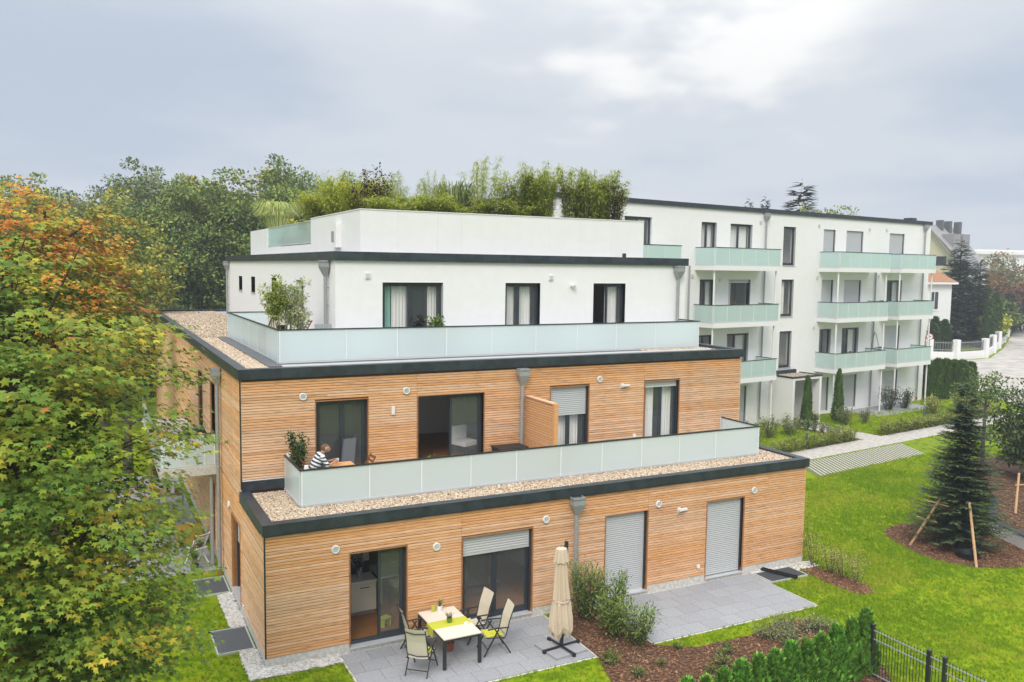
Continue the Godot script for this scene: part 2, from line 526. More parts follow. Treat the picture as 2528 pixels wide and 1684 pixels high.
func window(parent: Node, xf: Transform3D, u0: float, u1: float, y0: float, y1: float, o: Dictionary) -> Node3D:
	# o: split (fractions of the sashes), shut (share closed), rev (depth), trim, single, open (index of a sash that stands open), curtain, sill
	var w := node(parent, o.get("called", "window"), xf)
	var rev: float = o.get("rev", 0.16)
	var d := -rev
	var f := 0.065
	var mb := MB.new()
	mb.bx(u0, u0 + f, y0, y1, d - 0.07, d)
	mb.bx(u1 - f, u1, y0, y1, d - 0.07, d)
	mb.bx(u0 + f, u1 - f, y1 - f, y1, d - 0.07, d)
	mb.bx(u0 + f, u1 - f, y0, y0 + f * 1.3, d - 0.07, d)
	pmb(w, "frame", mb, M.frame)
	var sp: Array = o.get("split", [0.0, 1.0])
	var a0 := u0 + f
	var aw := u1 - u0 - 2 * f
	for i in sp.size() - 1:
		var s0: float = a0 + aw * sp[i]
		var s1: float = a0 + aw * sp[i + 1]
		if o.get("gap", -1) == i: continue
		var g := 0.06
		var yb := y0 + f * 1.3
		var yt := y1 - f
		var sm := MB.new()
		sm.bx(s0, s0 + g, yb, yt, d - 0.06, d + 0.012)
		sm.bx(s1 - g, s1, yb, yt, d - 0.06, d + 0.012)
		sm.bx(s0 + g, s1 - g, yt - g, yt, d - 0.06, d + 0.012)
		sm.bx(s0 + g, s1 - g, yb, yb + g * 1.2, d - 0.06, d + 0.012)
		pmb(w, "sash_frame", sm, M.frame)
		var gm := MB.new()
		gm.quad(Vector3(s0 + g, yb + g, d - 0.02), Vector3(s0 + g, yt - g, d - 0.02), Vector3(s1 - g, yt - g, d - 0.02), Vector3(s1 - g, yb + g, d - 0.02))
		pmb(w, "pane", gm, M.pane)
	var r := MB.new()
	var tr: Material = o.get("trim", M.white_render)
	var th := 0.022
	var out: float = o.get("proud", 0.006)
	r.bx(u0 - th, u0, y0, y1 + th, d - 0.1, out)
	r.bx(u1, u1 + th, y0, y1 + th, d - 0.1, out)
	r.bx(u0, u1, y1, y1 + th, d - 0.1, out)
	pmb(w, "reveal", r, tr)
	if o.get("sill", true):
		var s := MB.new()
		s.bx(u0 - 0.015, u1 + 0.015, y0 - 0.03, y0, d + 0.001, 0.05)
		pmb(w, "sill", s, M.alu)
	var shut: float = o.get("shut", 0.0)
	if shut > 0.0:
		var g := MB.new()
		g.bx(u1 - 0.05, u1 - 0.002, y0, y1, d + 0.014, d + 0.075)
		g.bx(u0 + 0.002, u0 + 0.05, y0, y1, d + 0.014, d + 0.075)
		pmb(w, "guide_rail", g, M.frame)
		shutter(w, u0 + 0.03, u1 - 0.055, y1 - (y1 - y0) * shut + (0.05 if shut >= 1.0 else 0.0), y1 - 0.002, d + 0.05, o.get("single", false))
	if o.has("curtain"):
		for cu in o.curtain:
			var cm := MB.new()
			var ca: float = a0 + aw * cu[0]
			var cb: float = a0 + aw * cu[1]
			var k := int((cb - ca) / 0.035) + 2
			for i in k:
				var t0 := ca + (cb - ca) * i / k
				var t1 := ca + (cb - ca) * (i + 1) / k
				var e0 := d - 0.2 + 0.022 * sin(i * 1.9)
				var e1 := d - 0.2 + 0.022 * sin((i + 1) * 1.9)
				cm.quad(Vector3(t0, y0 + 0.06, e0), Vector3(t0, y1 - 0.05, e0), Vector3(t1, y1 - 0.05, e1), Vector3(t1, y0 + 0.06, e1))
			pmb(w, "curtain", cm, cu[2] if cu.size() > 2 else M.curtain)
	return w

func downpipe(parent: Node, xf: Transform3D, u: float, ytop: float, ybot: float, hop := 0.36, rusty := true) -> void:
	var p := node(parent, "downpipe", xf)
	var mb := MB.new()
	var w := hop / 2
	# square hopper that narrows to the pipe, open on top
	mb.bx(u - w, u + w, ytop - 0.21, ytop, 0.03, 0.045)
	mb.bx(u - w, u + w, ytop - 0.21, ytop, 0.26, 0.275)
	mb.bx(u - w, u - w + 0.015, ytop - 0.21, ytop, 0.045, 0.26)
	mb.bx(u + w - 0.015, u + w, ytop - 0.21, ytop, 0.045, 0.26)
	mb.bx(u - w, u + w, ytop - 0.075, ytop - 0.06, 0.03, 0.275)
	var a := [Vector3(u - w, ytop - 0.21, 0.275), Vector3(u + w, ytop - 0.21, 0.275), Vector3(u + w, ytop - 0.21, 0.03), Vector3(u - w, ytop - 0.21, 0.03)]
	var q := 0.055
	var b := [Vector3(u - q, ytop - 0.48, 0.17), Vector3(u + q, ytop - 0.48, 0.17), Vector3(u + q, ytop - 0.48, 0.05), Vector3(u - q, ytop - 0.48, 0.05)]
	for i in 4:
		mb.quad(b[i], a[i], a[(i + 1) % 4], b[(i + 1) % 4])
	pmb(p, "hopper", mb, M.galvanised)
	var t := MB.new()
	t.tube([Vector3(u, ytop - 0.44, 0.11), Vector3(u, ytop - 0.6, 0.11), Vector3(u, ybot, 0.11)], [0.055, 0.055, 0.055], 12)
	pmb(p, "pipe", t, M.galvanised)
	for y in [ytop - 0.85, (ytop + ybot) / 2.0, ybot + 0.5]:
		var r := MB.new()
		r.lathe([Vector2(0.056, 0), Vector2(0.064, 0.002), Vector2(0.064, 0.03), Vector2(0.056, 0.032)], Vector3(u, y, 0.11), 12)
		r.bx(u - 0.012, u + 0.012, y + 0.006, y + 0.026, 0.0, 0.06)
		pmb(p, "pipe_clip", r, M.galvanised)
	if rusty:
		var s := MB.new()
		s.tube([Vector3(u, ybot, 0.11), Vector3(u, ybot - 0.24, 0.11)], [0.065, 0.065], 12)
		pmb(p, "standpipe", s, M.terracotta)

func round_vent(parent: Node, xf: Transform3D, u: float, y: float) -> void:
	var v := node(parent, "wall_vent", xf * Transform3D(Basis(Vector3(1, 0, 0), PI / 2), Vector3(u, y, 0.0)))
	var mb := MB.new()
	mb.lathe([Vector2(0.098, 0.0), Vector2(0.098, 0.03), Vector2(0.09, 0.042), Vector2(0.074, 0.042), Vector2(0.07, 0.026), Vector2(0.0, 0.026)], Vector3.ZERO, 20)
	pmb(v, "ring", mb, M.white_paint)
	var s := MB.new()
	for i in range(-2, 3):
		var hw := sqrt(0.07 * 0.07 - pow(i * 0.024, 2))
		s.box(Vector3(0, 0.032, i * 0.024), Vector3(hw * 2, 0.01, 0.009), Basis(Vector3(1, 0, 0), 0.5))
	pmb(v, "louvre", s, M.alu)

func wall_lamp(parent: Node, xf: Transform3D, u: float, y: float) -> void:
	var v := node(parent, "wall_lamp", xf)
	pbox(v, "back_plate", M.white_paint, u - 0.05, u + 0.05, y - 0.07, y + 0.07, 0.0, 0.03)
	var mb := MB.new()
	mb.box(Vector3(u + 0.1, y + 0.02, 0.07), Vector3(0.3, 0.06, 0.08), Basis(Vector3.UP, 0.15))
	pmb(v, "lamp_head", mb, M.white_paint)

func fascia_run(parent: Node, xf: Transform3D, u0: float, u1: float, y0: float, y1: float, d0: float, d1: float, cuts: Array) -> void:
	# folded metal coping in lengths with open joints
	var st := [u0]
	for c in cuts: st.append(c)
	st.append(u1)
	for i in st.size() - 1:
		var mb := MB.new()
		mb.bx(st[i] + 0.002, st[i + 1] - 0.002, y0, y1, d0, d1)
		pmb(parent, "fascia", mb, M.fascia, xf)
	# drip edge
	pbox(parent, "drip_edge", M.fascia, u0, u1, y0 - 0.012, y0 - 0.001, d1 - 0.03, d1 + 0.012, xf)

func railing(parent: Node, called: String, a: Vector3, b: Vector3, joints: Array, ytop: float, glass: Material, rail: Material, posts := true) -> void:
	# frosted panels in a base channel with a handrail, from a to b; joints are distances along it
	var rl := node(parent, called)
	var dir := (b - a).normalized()
	var len := a.distance_to(b)
	var bs := Basis(dir, Vector3.UP, dir.cross(Vector3.UP))
	var xf := Transform3D(bs, a)
	var st := [0.0]
	for j in joints: st.append(j)
	st.append(len)
	var hh := ytop - a.y
	for i in st.size() - 1:
		pbox(rl, "glass_panel", glass, st[i] + 0.006, st[i + 1] - 0.006, 0.045, hh - 0.035, -0.008, 0.008, xf)
	pbox(rl, "base_channel", M.alu, 0, len, 0, 0.055, -0.035, 0.03, xf)
	pbox(rl, "handrail", rail, -0.012, len + 0.012, hh - 0.034, hh, -0.027, 0.027, xf)
	if posts:
		for s in st:
			var q := clampf(s, 0.03, len - 0.03)
			pbox(rl, "post", M.alu, q - 0.018, q + 0.018, 0.056, hh - 0.036, -0.05, -0.012, xf)
			pbox(rl, "clamp_strip", M.glass_clamp, q - 0.012, q + 0.012, 0.056, hh - 0.036, 0.009, 0.013, xf)

const GF := [[1.95, 3.35, 0.13, 2.40], [4.82, 6.81, 0.14, 2.39], [9.08, 10.48, 0.13, 2.42], [12.6, 14.0, 0.13, 2.40]]
const F1 := [[1.92, 3.33, 3.45, 5.55], [4.78, 6.81, 3.45, 5.53], [9.03, 10.39, 3.45, 5.55], [12.51, 13.87, 3.45, 5.56]]
const F2 := [[4.78, 6.80, 6.52, 8.64], [9.03, 10.35, 6.52, 8.64], [12.48, 13.83, 6.52, 8.64]]
const LW := [[-4.84, -3.44, 0.22, 2.32], [-9.3, -8.3, 0.15, 2.3], [-8.93, -7.84, 3.5, 5.48], [-12.1, -11.0, 3.5, 5.46]]
const PL := [[-24.2, -23.2, 7.9, 8.58], [-20.75, -19.75, 7.9, 8.6], [-16.0, -15.0, 7.9, 8.62], [-11.57, -10.4, 6.52, 8.62]]

func rooms(parent: Node, xf: Transform3D, u0: float, u1: float, y0: float, y1: float, d0: float, d1: float, parts: Array, wallm: Material, floorm: Material) -> void:
	# the inside behind a facade: floor, ceiling, rear wall and partitions
	pbox(parent, "room_floor", floorm, u0, u1, y0 - 0.12, y0, d0, d1, xf)
	pbox(parent, "room_ceiling", M.room_wall, u0, u1, y1, y1 + 0.12, d0, d1, xf)
	pbox(parent, "room_rear_wall", wallm, u0, u1, y0, y1, d0 - 0.12, d0, xf)
	for p in parts:
		pbox(parent, "room_partition", wallm, p - 0.06, p + 0.06, y0 + 0.001, y1 - 0.001, d0, d1 - 0.001, xf)

func timber_building() -> void:
	var B := thing("apartment_building", "larch-clad stepped apartment building with two glass-railed terraces and a white penthouse", "building")
	var I := Transform3D.IDENTITY
	var F1X := Transform3D(Basis.IDENTITY, Vector3(0, 0, -3.08))
	var F2X := Transform3D(Basis.IDENTITY, Vector3(0, 0, -6.25))
	var LX := Transform3D(Basis(Vector3(0, 0, 1), Vector3.UP, Vector3(-1, 0, 0)), Vector3.ZERO)
	var PX := Transform3D(Basis(Vector3(0, 0, 1), Vector3.UP, Vector3(-1, 0, 0)), Vector3(3.3, 0, 0))
	# plinth
	var mb := MB.new()
	wall_with_openings(mb, 0, 16.5, -0.4, 0.24, -0.34, -0.008, GF.map(func(o): return [o[0] - 0.022, o[1] + 0.022, o[2] - 0.03, 9.0]))
	pmb(B, "plinth", mb, M.concrete)
	mb = MB.new()
	wall_with_openings(mb, -33.0, -0.34, -0.4, 0.24, -0.34, -0.008, LW.slice(0, 2).map(func(o): return [o[0] - 0.022, o[1] + 0.022, o[2] - 0.03, 9.0]))
	pmb(B, "plinth", mb, M.concrete, LX)
	# load-bearing walls behind the cladding
	mb = MB.new()
	wall_with_openings(mb, 0.04, 16.46, 0.24, 3.1, -0.34, -0.033, GF)
	pmb(B, "wall", mb, M.backing)
	mb = MB.new()
	wall_with_openings(mb, 0.04, 16.46, 3.2, 6.25, -0.34, -0.033, F1)
	pmb(B, "wall", mb, M.backing, F1X)
	mb = MB.new()
	wall_with_openings(mb, -33.0, -0.345, 0.24, 3.1, -0.34, -0.033, LW.slice(0, 2))
	wall_with_openings(mb, -33.0, -3.425, 3.1, 6.25, -0.34, -0.033, LW.slice(2, 4))
	pmb(B, "wall", mb, M.backing, LX)
	pbox(B, "wall", M.backing, 16.12, 16.46, -0.4, 3.1, -33, -0.345)
	pbox(B, "wall", M.backing, 16.12, 16.46, 3.1, 6.25, -33, -3.425)
	pbox(B, "wall", M.backing, 0, 16.5, -0.4, 6.25, -33.3, -33.0)
	# cladding
	clad(B, I, 0.012, 16.49, 0.245, 3.09, GF.map(func(o): return [o[0] - 0.024, o[1] + 0.024, o[2], o[3] + 0.024]), [[4.79, 2.4], [10.5, 2.42]], true, M.wood_x, 0.0)
	clad(B, F1X, 0.012, 16.49, 3.63, 6.23, F1.map(func(o): return [o[0] - 0.024, o[1] + 0.024, o[2], o[3] + 0.024]), [[4.75, 3.0], [8.16, 3.0], [12.47, 3.0]], false, M.wood_x, 40.0)
	clad(B, LX, -33.0, -0.012, 0.245, 3.09, LW.slice(0, 2).map(func(o): return [o[0] - 0.024, o[1] + 0.024, o[2], o[3] + 0.024]), [[-3.08, 0.0]], false, M.wood_z, 80.0)
	clad(B, LX, -33.0, -3.09, 3.11, 6.23, LW.slice(2, 4).map(func(o): return [o[0] - 0.024, o[1] + 0.024, o[2], o[3] + 0.024]), [], false, M.wood_z, 120.0)
	pbox(B, "corner_trim", M.dark_metal, -0.02, 0.01, 0.24, 3.1, -0.03, 0.008)
	pbox(B, "corner_trim", M.dark_metal, -0.02, 0.01, 3.4, 6.24, -3.11, -3.072)
	# windows of the two timber storeys
	var tw := {"trim": M.trim_wood, "rev": 0.15, "proud": 0.012}
	var sp2 := [0.0, 0.52, 1.0]
	window(B, I, GF[0][0], GF[0][1], GF[0][2], GF[0][3], tw.merged({"called": "terrace_door", "split": sp2, "gap": 0}))
	window(B, I, GF[1][0], GF[1][1], GF[1][2], GF[1][3], tw.merged({"called": "terrace_door", "split": [0.0, 0.48, 1.0], "shut": 0.205, "single": true}))
	window(B, I, GF[2][0], GF[2][1], GF[2][2], GF[2][3], tw.merged({"called": "terrace_door", "split": sp2, "shut": 1.0, "single": true}))
	window(B, I, GF[3][0], GF[3][1], GF[3][2], GF[3][3], tw.merged({"called": "terrace_door", "split": sp2, "shut": 0.965, "single": true}))
	window(B, F1X, F1[0][0], F1[0][1], F1[0][2], F1[0][3], tw.merged({"called": "terrace_door", "split": sp2}))
	window(B, F1X, F1[1][0], F1[1][1], F1[1][2], F1[1][3], tw.merged({"called": "terrace_door", "split": [0.0, 0.5, 1.0], "gap": 0}))
	window(B, F1X, F1[2][0], F1[2][1], F1[2][2], F1[2][3], tw.merged({"called": "terrace_door", "split": sp2, "shut": 0.4, "single": true, "curtain": [[0.1, 0.9]]}))
	window(B, F1X, F1[3][0], F1[3][1], F1[3][2], F1[3][3], tw.merged({"called": "terrace_door", "split": sp2, "shut": 0.075, "single": true, "curtain": [[0.05, 0.42], [0.7, 0.98]]}))
	window(B, LX, LW[0][0], LW[0][1], LW[0][2], LW[0][3], {"called": "side_door", "trim": M.trim_wood, "rev": 0.2, "proud": 0.012, "split": sp2, "shut": 0.35, "single": true})
	window(B, LX, LW[1][0], LW[1][1], LW[1][2], LW[1][3], {"called": "side_door", "trim": M.trim_wood, "rev": 0.2, "proud": 0.012})
	for i in [2, 3]:
		window(B, LX, LW[i][0], LW[i][1], LW[i][2], LW[i][3], {"trim": M.trim_wood, "rev": 0.2, "proud": 0.012})
	# rooms
	rooms(B, I, 0.36, 16.1, 0.16, 2.85, -4.6, -0.345, [4.3, 8.2, 11.4], M.room_wall, M.room_floor)
	rooms(B, F1X, 0.36, 16.1, 3.48, 6.0, -4.6, -0.345, [4.3, 8.3, 11.4], M.room_wall, M.room_floor)
	pbox(B, "room_partition", M.green_wall, 4.2, 4.235, 0.161, 2.849, -4.59, -0.35)
	pbox(B, "room_partition", M.green_wall, 3.12, 4.2, 0.161, 2.849, -4.59, -4.56)
	pbox(B, "room_partition", M.room_wall, 0.4, 3.1, 0.161, 2.849, -2.4, -2.25)
	# downpipes, vents, lamps, sockets
	downpipe(B, I, 8.07, 3.12, 0.26)
	downpipe(B, F1X, 8.0, 6.2, 3.6, 0.32, false)
	downpipe(B, LX, -6.55, 6.15, 0.25, 0.34)
	for v in [[1.6, 2.57], [4.12, 2.28], [7.2, 2.58], [10.83, 2.56], [14.37, 2.57]]: round_vent(B, I, v[0], v[1])
	for v in [[1.58, 5.71], [4.43, 5.71], [10.77, 5.73]]: round_vent(B, F1X, v[0], v[1])
	round_vent(B, LX, -5.25, 2.45)
	wall_lamp(B, I, 11.55, 2.3)
	wall_lamp(B, F1X, 11.6, 5.48)
	pbox(B, "socket", M.white_paint, 12.27, 12.36, 0.48, 0.58, 0.0, 0.05)
	pbox(B, "socket", M.white_paint, 12.06, 12.16, 3.8, 3.91, 0.0, 0.05, F1X)
	pbox(B, "wall_lamp", M.white_paint, 4.0, 4.08, 5.08, 5.3, 0.0, 0.06, F1X)
	pbox(B, "socket", M.white_paint, -2.98, -2.9, 0.3, 0.4, 0.0, 0.04, LX)
	# lower roof
	pbox(B, "roof_slab", M.membrane, 0.05, 16.45, 2.98, 3.26, -3.4, -0.06)
	fascia_run(B, I, -0.06, 16.56, 3.107, 3.35, -0.2, 0.06, [3.9, 9.4, 13.6])
	fascia_run(B, LX, -3.08, -0.2, 3.107, 3.35, -0.2, 0.06, [])
	pbox(B, "fascia", M.fascia, 16.3, 16.56, 3.107, 3.35, -3.08, -0.2)
	pbox(B, "wall_flashing", M.fascia, 0.0, 1.07, 3.355, 3.61, -3.08, -3.03)
	pbox(B, "flashing_edge", M.membrane_light, 0.02, 1.07, 3.612, 3.63, -3.07, -3.02)
	pbox(B, "wall_flashing", M.fascia, 15.7, 16.3, 3.27, 3.61, -3.08, -3.03)
	pbox(B, "terrace_deck", M.slab, 1.12, 15.64, 3.26, 3.37, -3.08, -1.29)
	# frosted railing of the first-floor terrace
	var js := []
	for x in [2.81, 4.2, 5.59, 6.95, 8.35, 9.72, 11.11, 12.5, 13.9]: js.append(x - 1.09)
	railing(B, "glass_railing", Vector3(1.09, 3.29, -1.25), Vector3(15.68, 3.29, -1.25), js, 4.215, M.frosted, M.dark_metal)
	railing(B, "glass_railing", Vector3(1.09, 3.29, -3.04), Vector3(1.09, 3.29, -1.29), [], 4.215, M.frosted, M.dark_metal)
	railing(B, "glass_railing", Vector3(15.68, 3.29, -1.29), Vector3(15.68, 3.29, -3.04), [], 4.215, M.frosted, M.dark_metal)
	pbox(B, "railing_post", M.white_paint, 15.63, 15.73, 3.29, 4.2, -3.07, -3.045)
	# timber privacy screen between the terraces
	var sc := node(B, "privacy_screen")
	pbox(sc, "screen_post", M.wood5, 8.16, 8.28, 3.37, 5.37, -1.42, -1.31)
	pbox(sc, "screen_cap", M.wood1, 8.14, 8.3, 5.345, 5.375, -3.03, -1.42)
	for r in 28:
		var bm := MB.new()
		board(bm, -3.03, -1.421, 3.38 + r * 0.0705, 0.0585, 0.028)
		pmb(sc, "board", bm, M["wood%d" % [4, 5, 0, 4][r % 4]], Transform3D(LX.basis, Vector3(8.17, 0, 0)))
	pbox(sc, "screen_backing", M.backing, 8.2, 8.26, 3.38, 5.34, -3.03, -1.421)
	# upper roof round the penthouse
	pbox(B, "roof_slab", M.membrane, 0.05, 16.45, 6.1, 6.36, -32.98, -3.14)
	fascia_run(B, F1X, -0.06, 16.56, 6.243, 6.49, -0.2, 0.06, [5.4, 10.9, 15.4])
	fascia_run(B, LX, -33.06, -3.28, 6.243, 6.49, -0.2, 0.06, [-28.0, -23.0, -18.2, -13.3, -8.4])
	pbox(B, "fascia", M.fascia, -0.06, 16.56, 6.243, 6.49, -33.26, -33.061)
	pbox(B, "fascia", M.fascia, 16.3, 16.56, 6.243, 6.49, -33.06, -3.281)
	pbox(B, "roof_flashing", M.membrane_light, 1.0, 16.2, 6.361, 6.41, -3.62, -3.52)
	pbox(B, "roof_flashing", M.membrane_light, 1.3, 16.2, 6.361, 6.40, -4.4, -4.32)
	pbox(B, "terrace_deck", M.slab, 1.38, 16.15, 6.361, 6.5, -6.25, -5.04)
	pbox(B, "terrace_deck", M.slab, 1.38, 3.3, 6.361, 6.5, -14.38, -6.251)
	for i in 13:
		pbox(B, "roof_paver", M.dark_slab, 0.92, 1.28, 6.361, 6.415, -14.1 + i * 0.765, -14.1 + (i + 1) * 0.765 - 0.008)
	js = []
	for x in [3.28, 4.83, 6.41, 7.95, 9.53, 11.09, 12.64, 14.26]: js.append(x - 1.35)
	railing(B, "glass_railing", Vector3(1.35, 6.38, -5.0), Vector3(16.2, 6.38, -5.0), js, 7.34, M.frosted, M.dark_metal)
	railing(B, "glass_railing", Vector3(1.35, 6.38, -14.42), Vector3(1.35, 6.38, -5.04), [1.56, 3.12, 4.68, 6.24, 7.8], 7.34, M.frosted, M.dark_metal)
	railing(B, "glass_railing", Vector3(3.28, 6.38, -14.42), Vector3(1.39, 6.38, -14.42), [], 7.34, M.frosted, M.dark_metal)
	railing(B, "glass_railing", Vector3(16.2, 6.38, -5.04), Vector3(16.2, 6.38, -6.22), [], 7.34, M.frosted, M.dark_metal)
	# penthouse
	mb = MB.new()
	wall_with_openings(mb, 3.3, 16.5, 6.3, 9.31, -0.32, 0.0, F2)
	pmb(B, "penthouse_wall", mb, M.white_render, F2X)
	mb = MB.new()
	wall_with_openings(mb, -28.2, -6.571, 6.3, 9.31, -0.32, 0.0, PL)
	pmb(B, "penthouse_wall", mb, M.white_render, PX)
	pbox(B, "penthouse_wall", M.white_render, 16.18, 16.5, 6.3, 9.31, -28.2, -6.571)
	pbox(B, "penthouse_wall", M.white_render, 3.62, 16.18, 6.3, 9.31, -28.2, -27.9)
	rooms(B, F2X, 3.63, 16.17, 6.53, 9.0, -4.6, -0.325, [8.0, 11.3], M.room_wall, M.room_floor)
	pbox(B, "room_partition", M.mint, 3.64, 7.9, 6.54, 8.99, -10.84, -10.8)
	pbox(B, "penthouse_roof_slab", M.membrane, 3.35, 16.45, 9.15, 9.5, -28.15, -6.3)
	fascia_run(B, F2X, 3.22, 16.58, 9.31, 9.57, -0.24, 0.08, [5.0, 10.4])
	fascia_run(B, PX, -28.28, -6.491, 9.31, 9.57, -0.24, 0.08, [-22.0, -15.5, -9.0])
	pbox(B, "fascia", M.fascia, 16.26, 16.58, 9.31, 9.57, -28.28, -6.491)
	window(B, F2X, F2[0][0], F2[0][1], F2[0][2], F2[0][3], {"called": "terrace_door", "split": [0.0, 0.47, 1.0], "curtain": [[0.0, 0.16, M.mint], [0.18, 0.45], [0.82, 0.98]]})
	window(B, F2X, F2[1][0], F2[1][1], F2[1][2], F2[1][3], {"called": "terrace_door", "split": [0.0, 0.4, 1.0], "curtain": [[0.02, 0.36], [0.48, 0.9]]})
	window(B, F2X, F2[2][0], F2[2][1], F2[2][2], F2[2][3], {"called": "terrace_door", "split": [0.0, 0.46, 1.0], "gap": 0, "curtain": [[0.52, 0.95]]})
	for i in 3:
		window(B, PX, PL[i][0], PL[i][1], PL[i][2], PL[i][3], {"rev": 0.2})
	window(B, PX, PL[3][0], PL[3][1], PL[3][2], PL[3][3], {"called": "side_door", "rev": 0.2})
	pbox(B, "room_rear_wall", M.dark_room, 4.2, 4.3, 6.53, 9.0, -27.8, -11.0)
	downpipe(B, PX, -7.0, 9.3, 6.5, 0.42, false)
	downpipe(B, PX, -27.4, 9.3, 6.5, 0.42, false)
	downpipe(B, F2X, 16.1, 9.3, 6.5, 0.34, false)
	for v in [[4.3, 8.85], [10.75, 8.83]]:
		var g := node(B, "wall_vent", F2X)
		pbox(g, "cover", M.white_paint, v[0] - 0.08, v[0] + 0.08, v[1] - 0.09, v[1] + 0.09, 0.0, 0.05)
		for i in 3: pbox(g, "louvre", M.alu, v[0] - 0.06, v[0] + 0.06, v[1] - 0.06 + i * 0.05, v[1] - 0.04 + i * 0.05, 0.051, 0.062)
	var wl := node(B, "wall_lamp", F2X)
	mb = MB.new()
	mb.lathe([Vector2(0.0, 0.0), Vector2(0.07, 0.01), Vector2(0.1, 0.06), Vector2(0.1, 0.08), Vector2(0.0, 0.08)], Vector3(11.6, 8.5, 0.1), 14)
	pmb(wl, "lamp_shade", mb, M.white_paint)
	# roof garden parapet of white panels
	var cutx := [4.3, 5.55, 6.9, 7.75, 9.4, 11.1, 12.35, 13.7, 15.1]
	for i in cutx.size() - 1:
		pbox(B, "parapet_panel", M.white_panel, cutx[i] + 0.0015, cutx[i + 1] - 0.0015, 9.5, 10.9, -7.2, -7.0)
	var cutz := [-13.5, -11.2, -9.1, -7.2]
	for i in cutz.size() - 1:
		pbox(B, "parapet_panel", M.white_panel, 4.3, 4.5, 9.5, 10.9, cutz[i] + 0.0015, cutz[i + 1] - 0.0015)
	pbox(B, "parapet_coping", M.white_paint, 4.28, 15.12, 10.902, 10.93, -7.22, -6.98)
	pbox(B, "parapet_coping", M.white_paint, 4.28, 4.52, 10.902, 10.93, -13.5, -7.221)
	pbox(B, "parapet_panel", M.white_panel, 14.9, 15.1, 9.5, 10.9, -20.0, -7.203)
	pbox(B, "parapet_panel", M.white_panel, 4.3, 4.5, 9.5, 9.95, -22.2, -13.503)
	railing(B, "roof_glass", Vector3(4.36, 9.98, -22.2), Vector3(4.36, 9.98, -13.52), [2.9, 5.8], 10.86, M.frosted_green, M.alu, false)
	for q in [[-24.5, -22.2], [-26.7, -24.506]]:
		pbox(B, "parapet_panel", M.white_panel, 4.3, 6.3, 9.5, 10.85, q[0] + 0.003, q[1] - 0.003)
	pbox(B, "roof_planter_soil", M.soil, 4.5, 14.9, 9.5, 10.4, -20.0, -7.21)
	pbox(B, "utility_box", M.white_paint, 4.12, 4.299, 9.75, 10.55, -9.9, -9.2)
	pbox(B, "utility_box_hatch", M.galvanised, 4.1, 4.119, 9.95, 10.3, -9.75, -9.45)
	pbox(B, "roof_vent_pipe", M.dark_metal, 14.0, 14.1, 9.5, 9.72, -6.75, -6.65)
	# side balcony of the first floor, on posts
	var bal := node(B, "balcony")
	pbox(bal, "balcony_slab", M.concrete, -1.65, -0.06, 2.86, 3.12, -16.0, -7.25)
	railing(bal, "glass_railing", Vector3(-1.6, 3.12, -7.3), Vector3(-0.08, 3.12, -7.3), [1.2], 4.12, M.frosted, M.dark_metal)
	railing(bal, "glass_railing", Vector3(-1.6, 3.12, -15.9), Vector3(-1.6, 3.12, -7.34), [1.4, 2.8, 4.2, 5.6, 7.0], 4.12, M.frosted, M.dark_metal)
	mb = MB.new()
	mb.tube([Vector3(-0.2, 0, -7.4), Vector3(-0.2, 2.86, -7.4)], [0.055, 0.055], 10)
	pmb(bal, "post", mb, M.galvanised)
	mb = MB.new()
	mb.tube([Vector3(-1.5, 0, -7.4), Vector3(-1.5, 2.86, -7.4)], [0.055, 0.055], 10)
	pmb(bal, "post", mb, M.galvanised)
	# loose stones on the roofs
	pebbles(B, [[0.18, 16.28, -1.2, -0.22, 3.262, 24000], [0.18, 1.05, -3.0, -1.2, 3.262, 2600], [15.75, 16.28, -3.0, -1.2, 3.262, 1300]], 0.021, true)
	pebbles(B, [[0.16, 0.9, -14.2, -3.35, 6.362, 10000], [0.16, 3.25, -32.9, -14.5, 6.362, 14000], [16.25, 16.3, -6.2, -3.4, 6.362, 100], [13.5, 16.25, -4.95, -4.42, 6.362, 900]], 0.025, true)

func pebbles(parent: Node, rects: Array, size: float, warm: bool) -> void:
	var mb := MB.new()
	mb.lathe([Vector2(0.0, -0.6), Vector2(0.75, -0.45), Vector2(1.0, 0.05), Vector2(0.6, 0.55), Vector2(0.0, 0.7)], Vector3.ZERO, 6)
	var xs := []
	var cs := []
	for r in rects:
		pbox(parent, "stone_bed", M.gravel_bed if warm else M.concrete, r[0], r[1], r[4] - 0.004, r[4] + 0.012, r[2], r[3])
		for i in int(r[5]):
			var s := size * rng.randf_range(0.55, 1.35)
			var b := Basis.from_euler(Vector3(rng.randf_range(-0.5, 0.5), rng.randf() * TAU, rng.randf_range(-0.5, 0.5))).scaled_local(Vector3(s * rng.randf_range(0.8, 1.3), s * rng.randf_range(0.5, 0.9), s))
			xs.append(Transform3D(b, Vector3(rng.randf_range(r[0], r[1]), r[4] + 0.018 + rng.randf() * 0.012, rng.randf_range(r[2], r[3]))))
			var k := rng.randf()
			var g := rng.randf_range(0.75, 1.2)
			if warm:
				if k < 0.5: cs.append(Color(0.52 * g, 0.42 * g, 0.3 * g))
				elif k < 0.7: cs.append(Color(0.42 * g, 0.27 * g, 0.17 * g))
				elif k < 0.88: cs.append(Color(0.62 * g, 0.56 * g, 0.46 * g))
				else: cs.append(Color(0.25 * g, 0.2 * g, 0.16 * g))
			else:
				cs.append(Color(0.55 * g, 0.54 * g, 0.51 * g))
	multi(parent, "roof_gravel" if warm else "pebble_strip", mb.commit(), M.pebble, xs, cs)

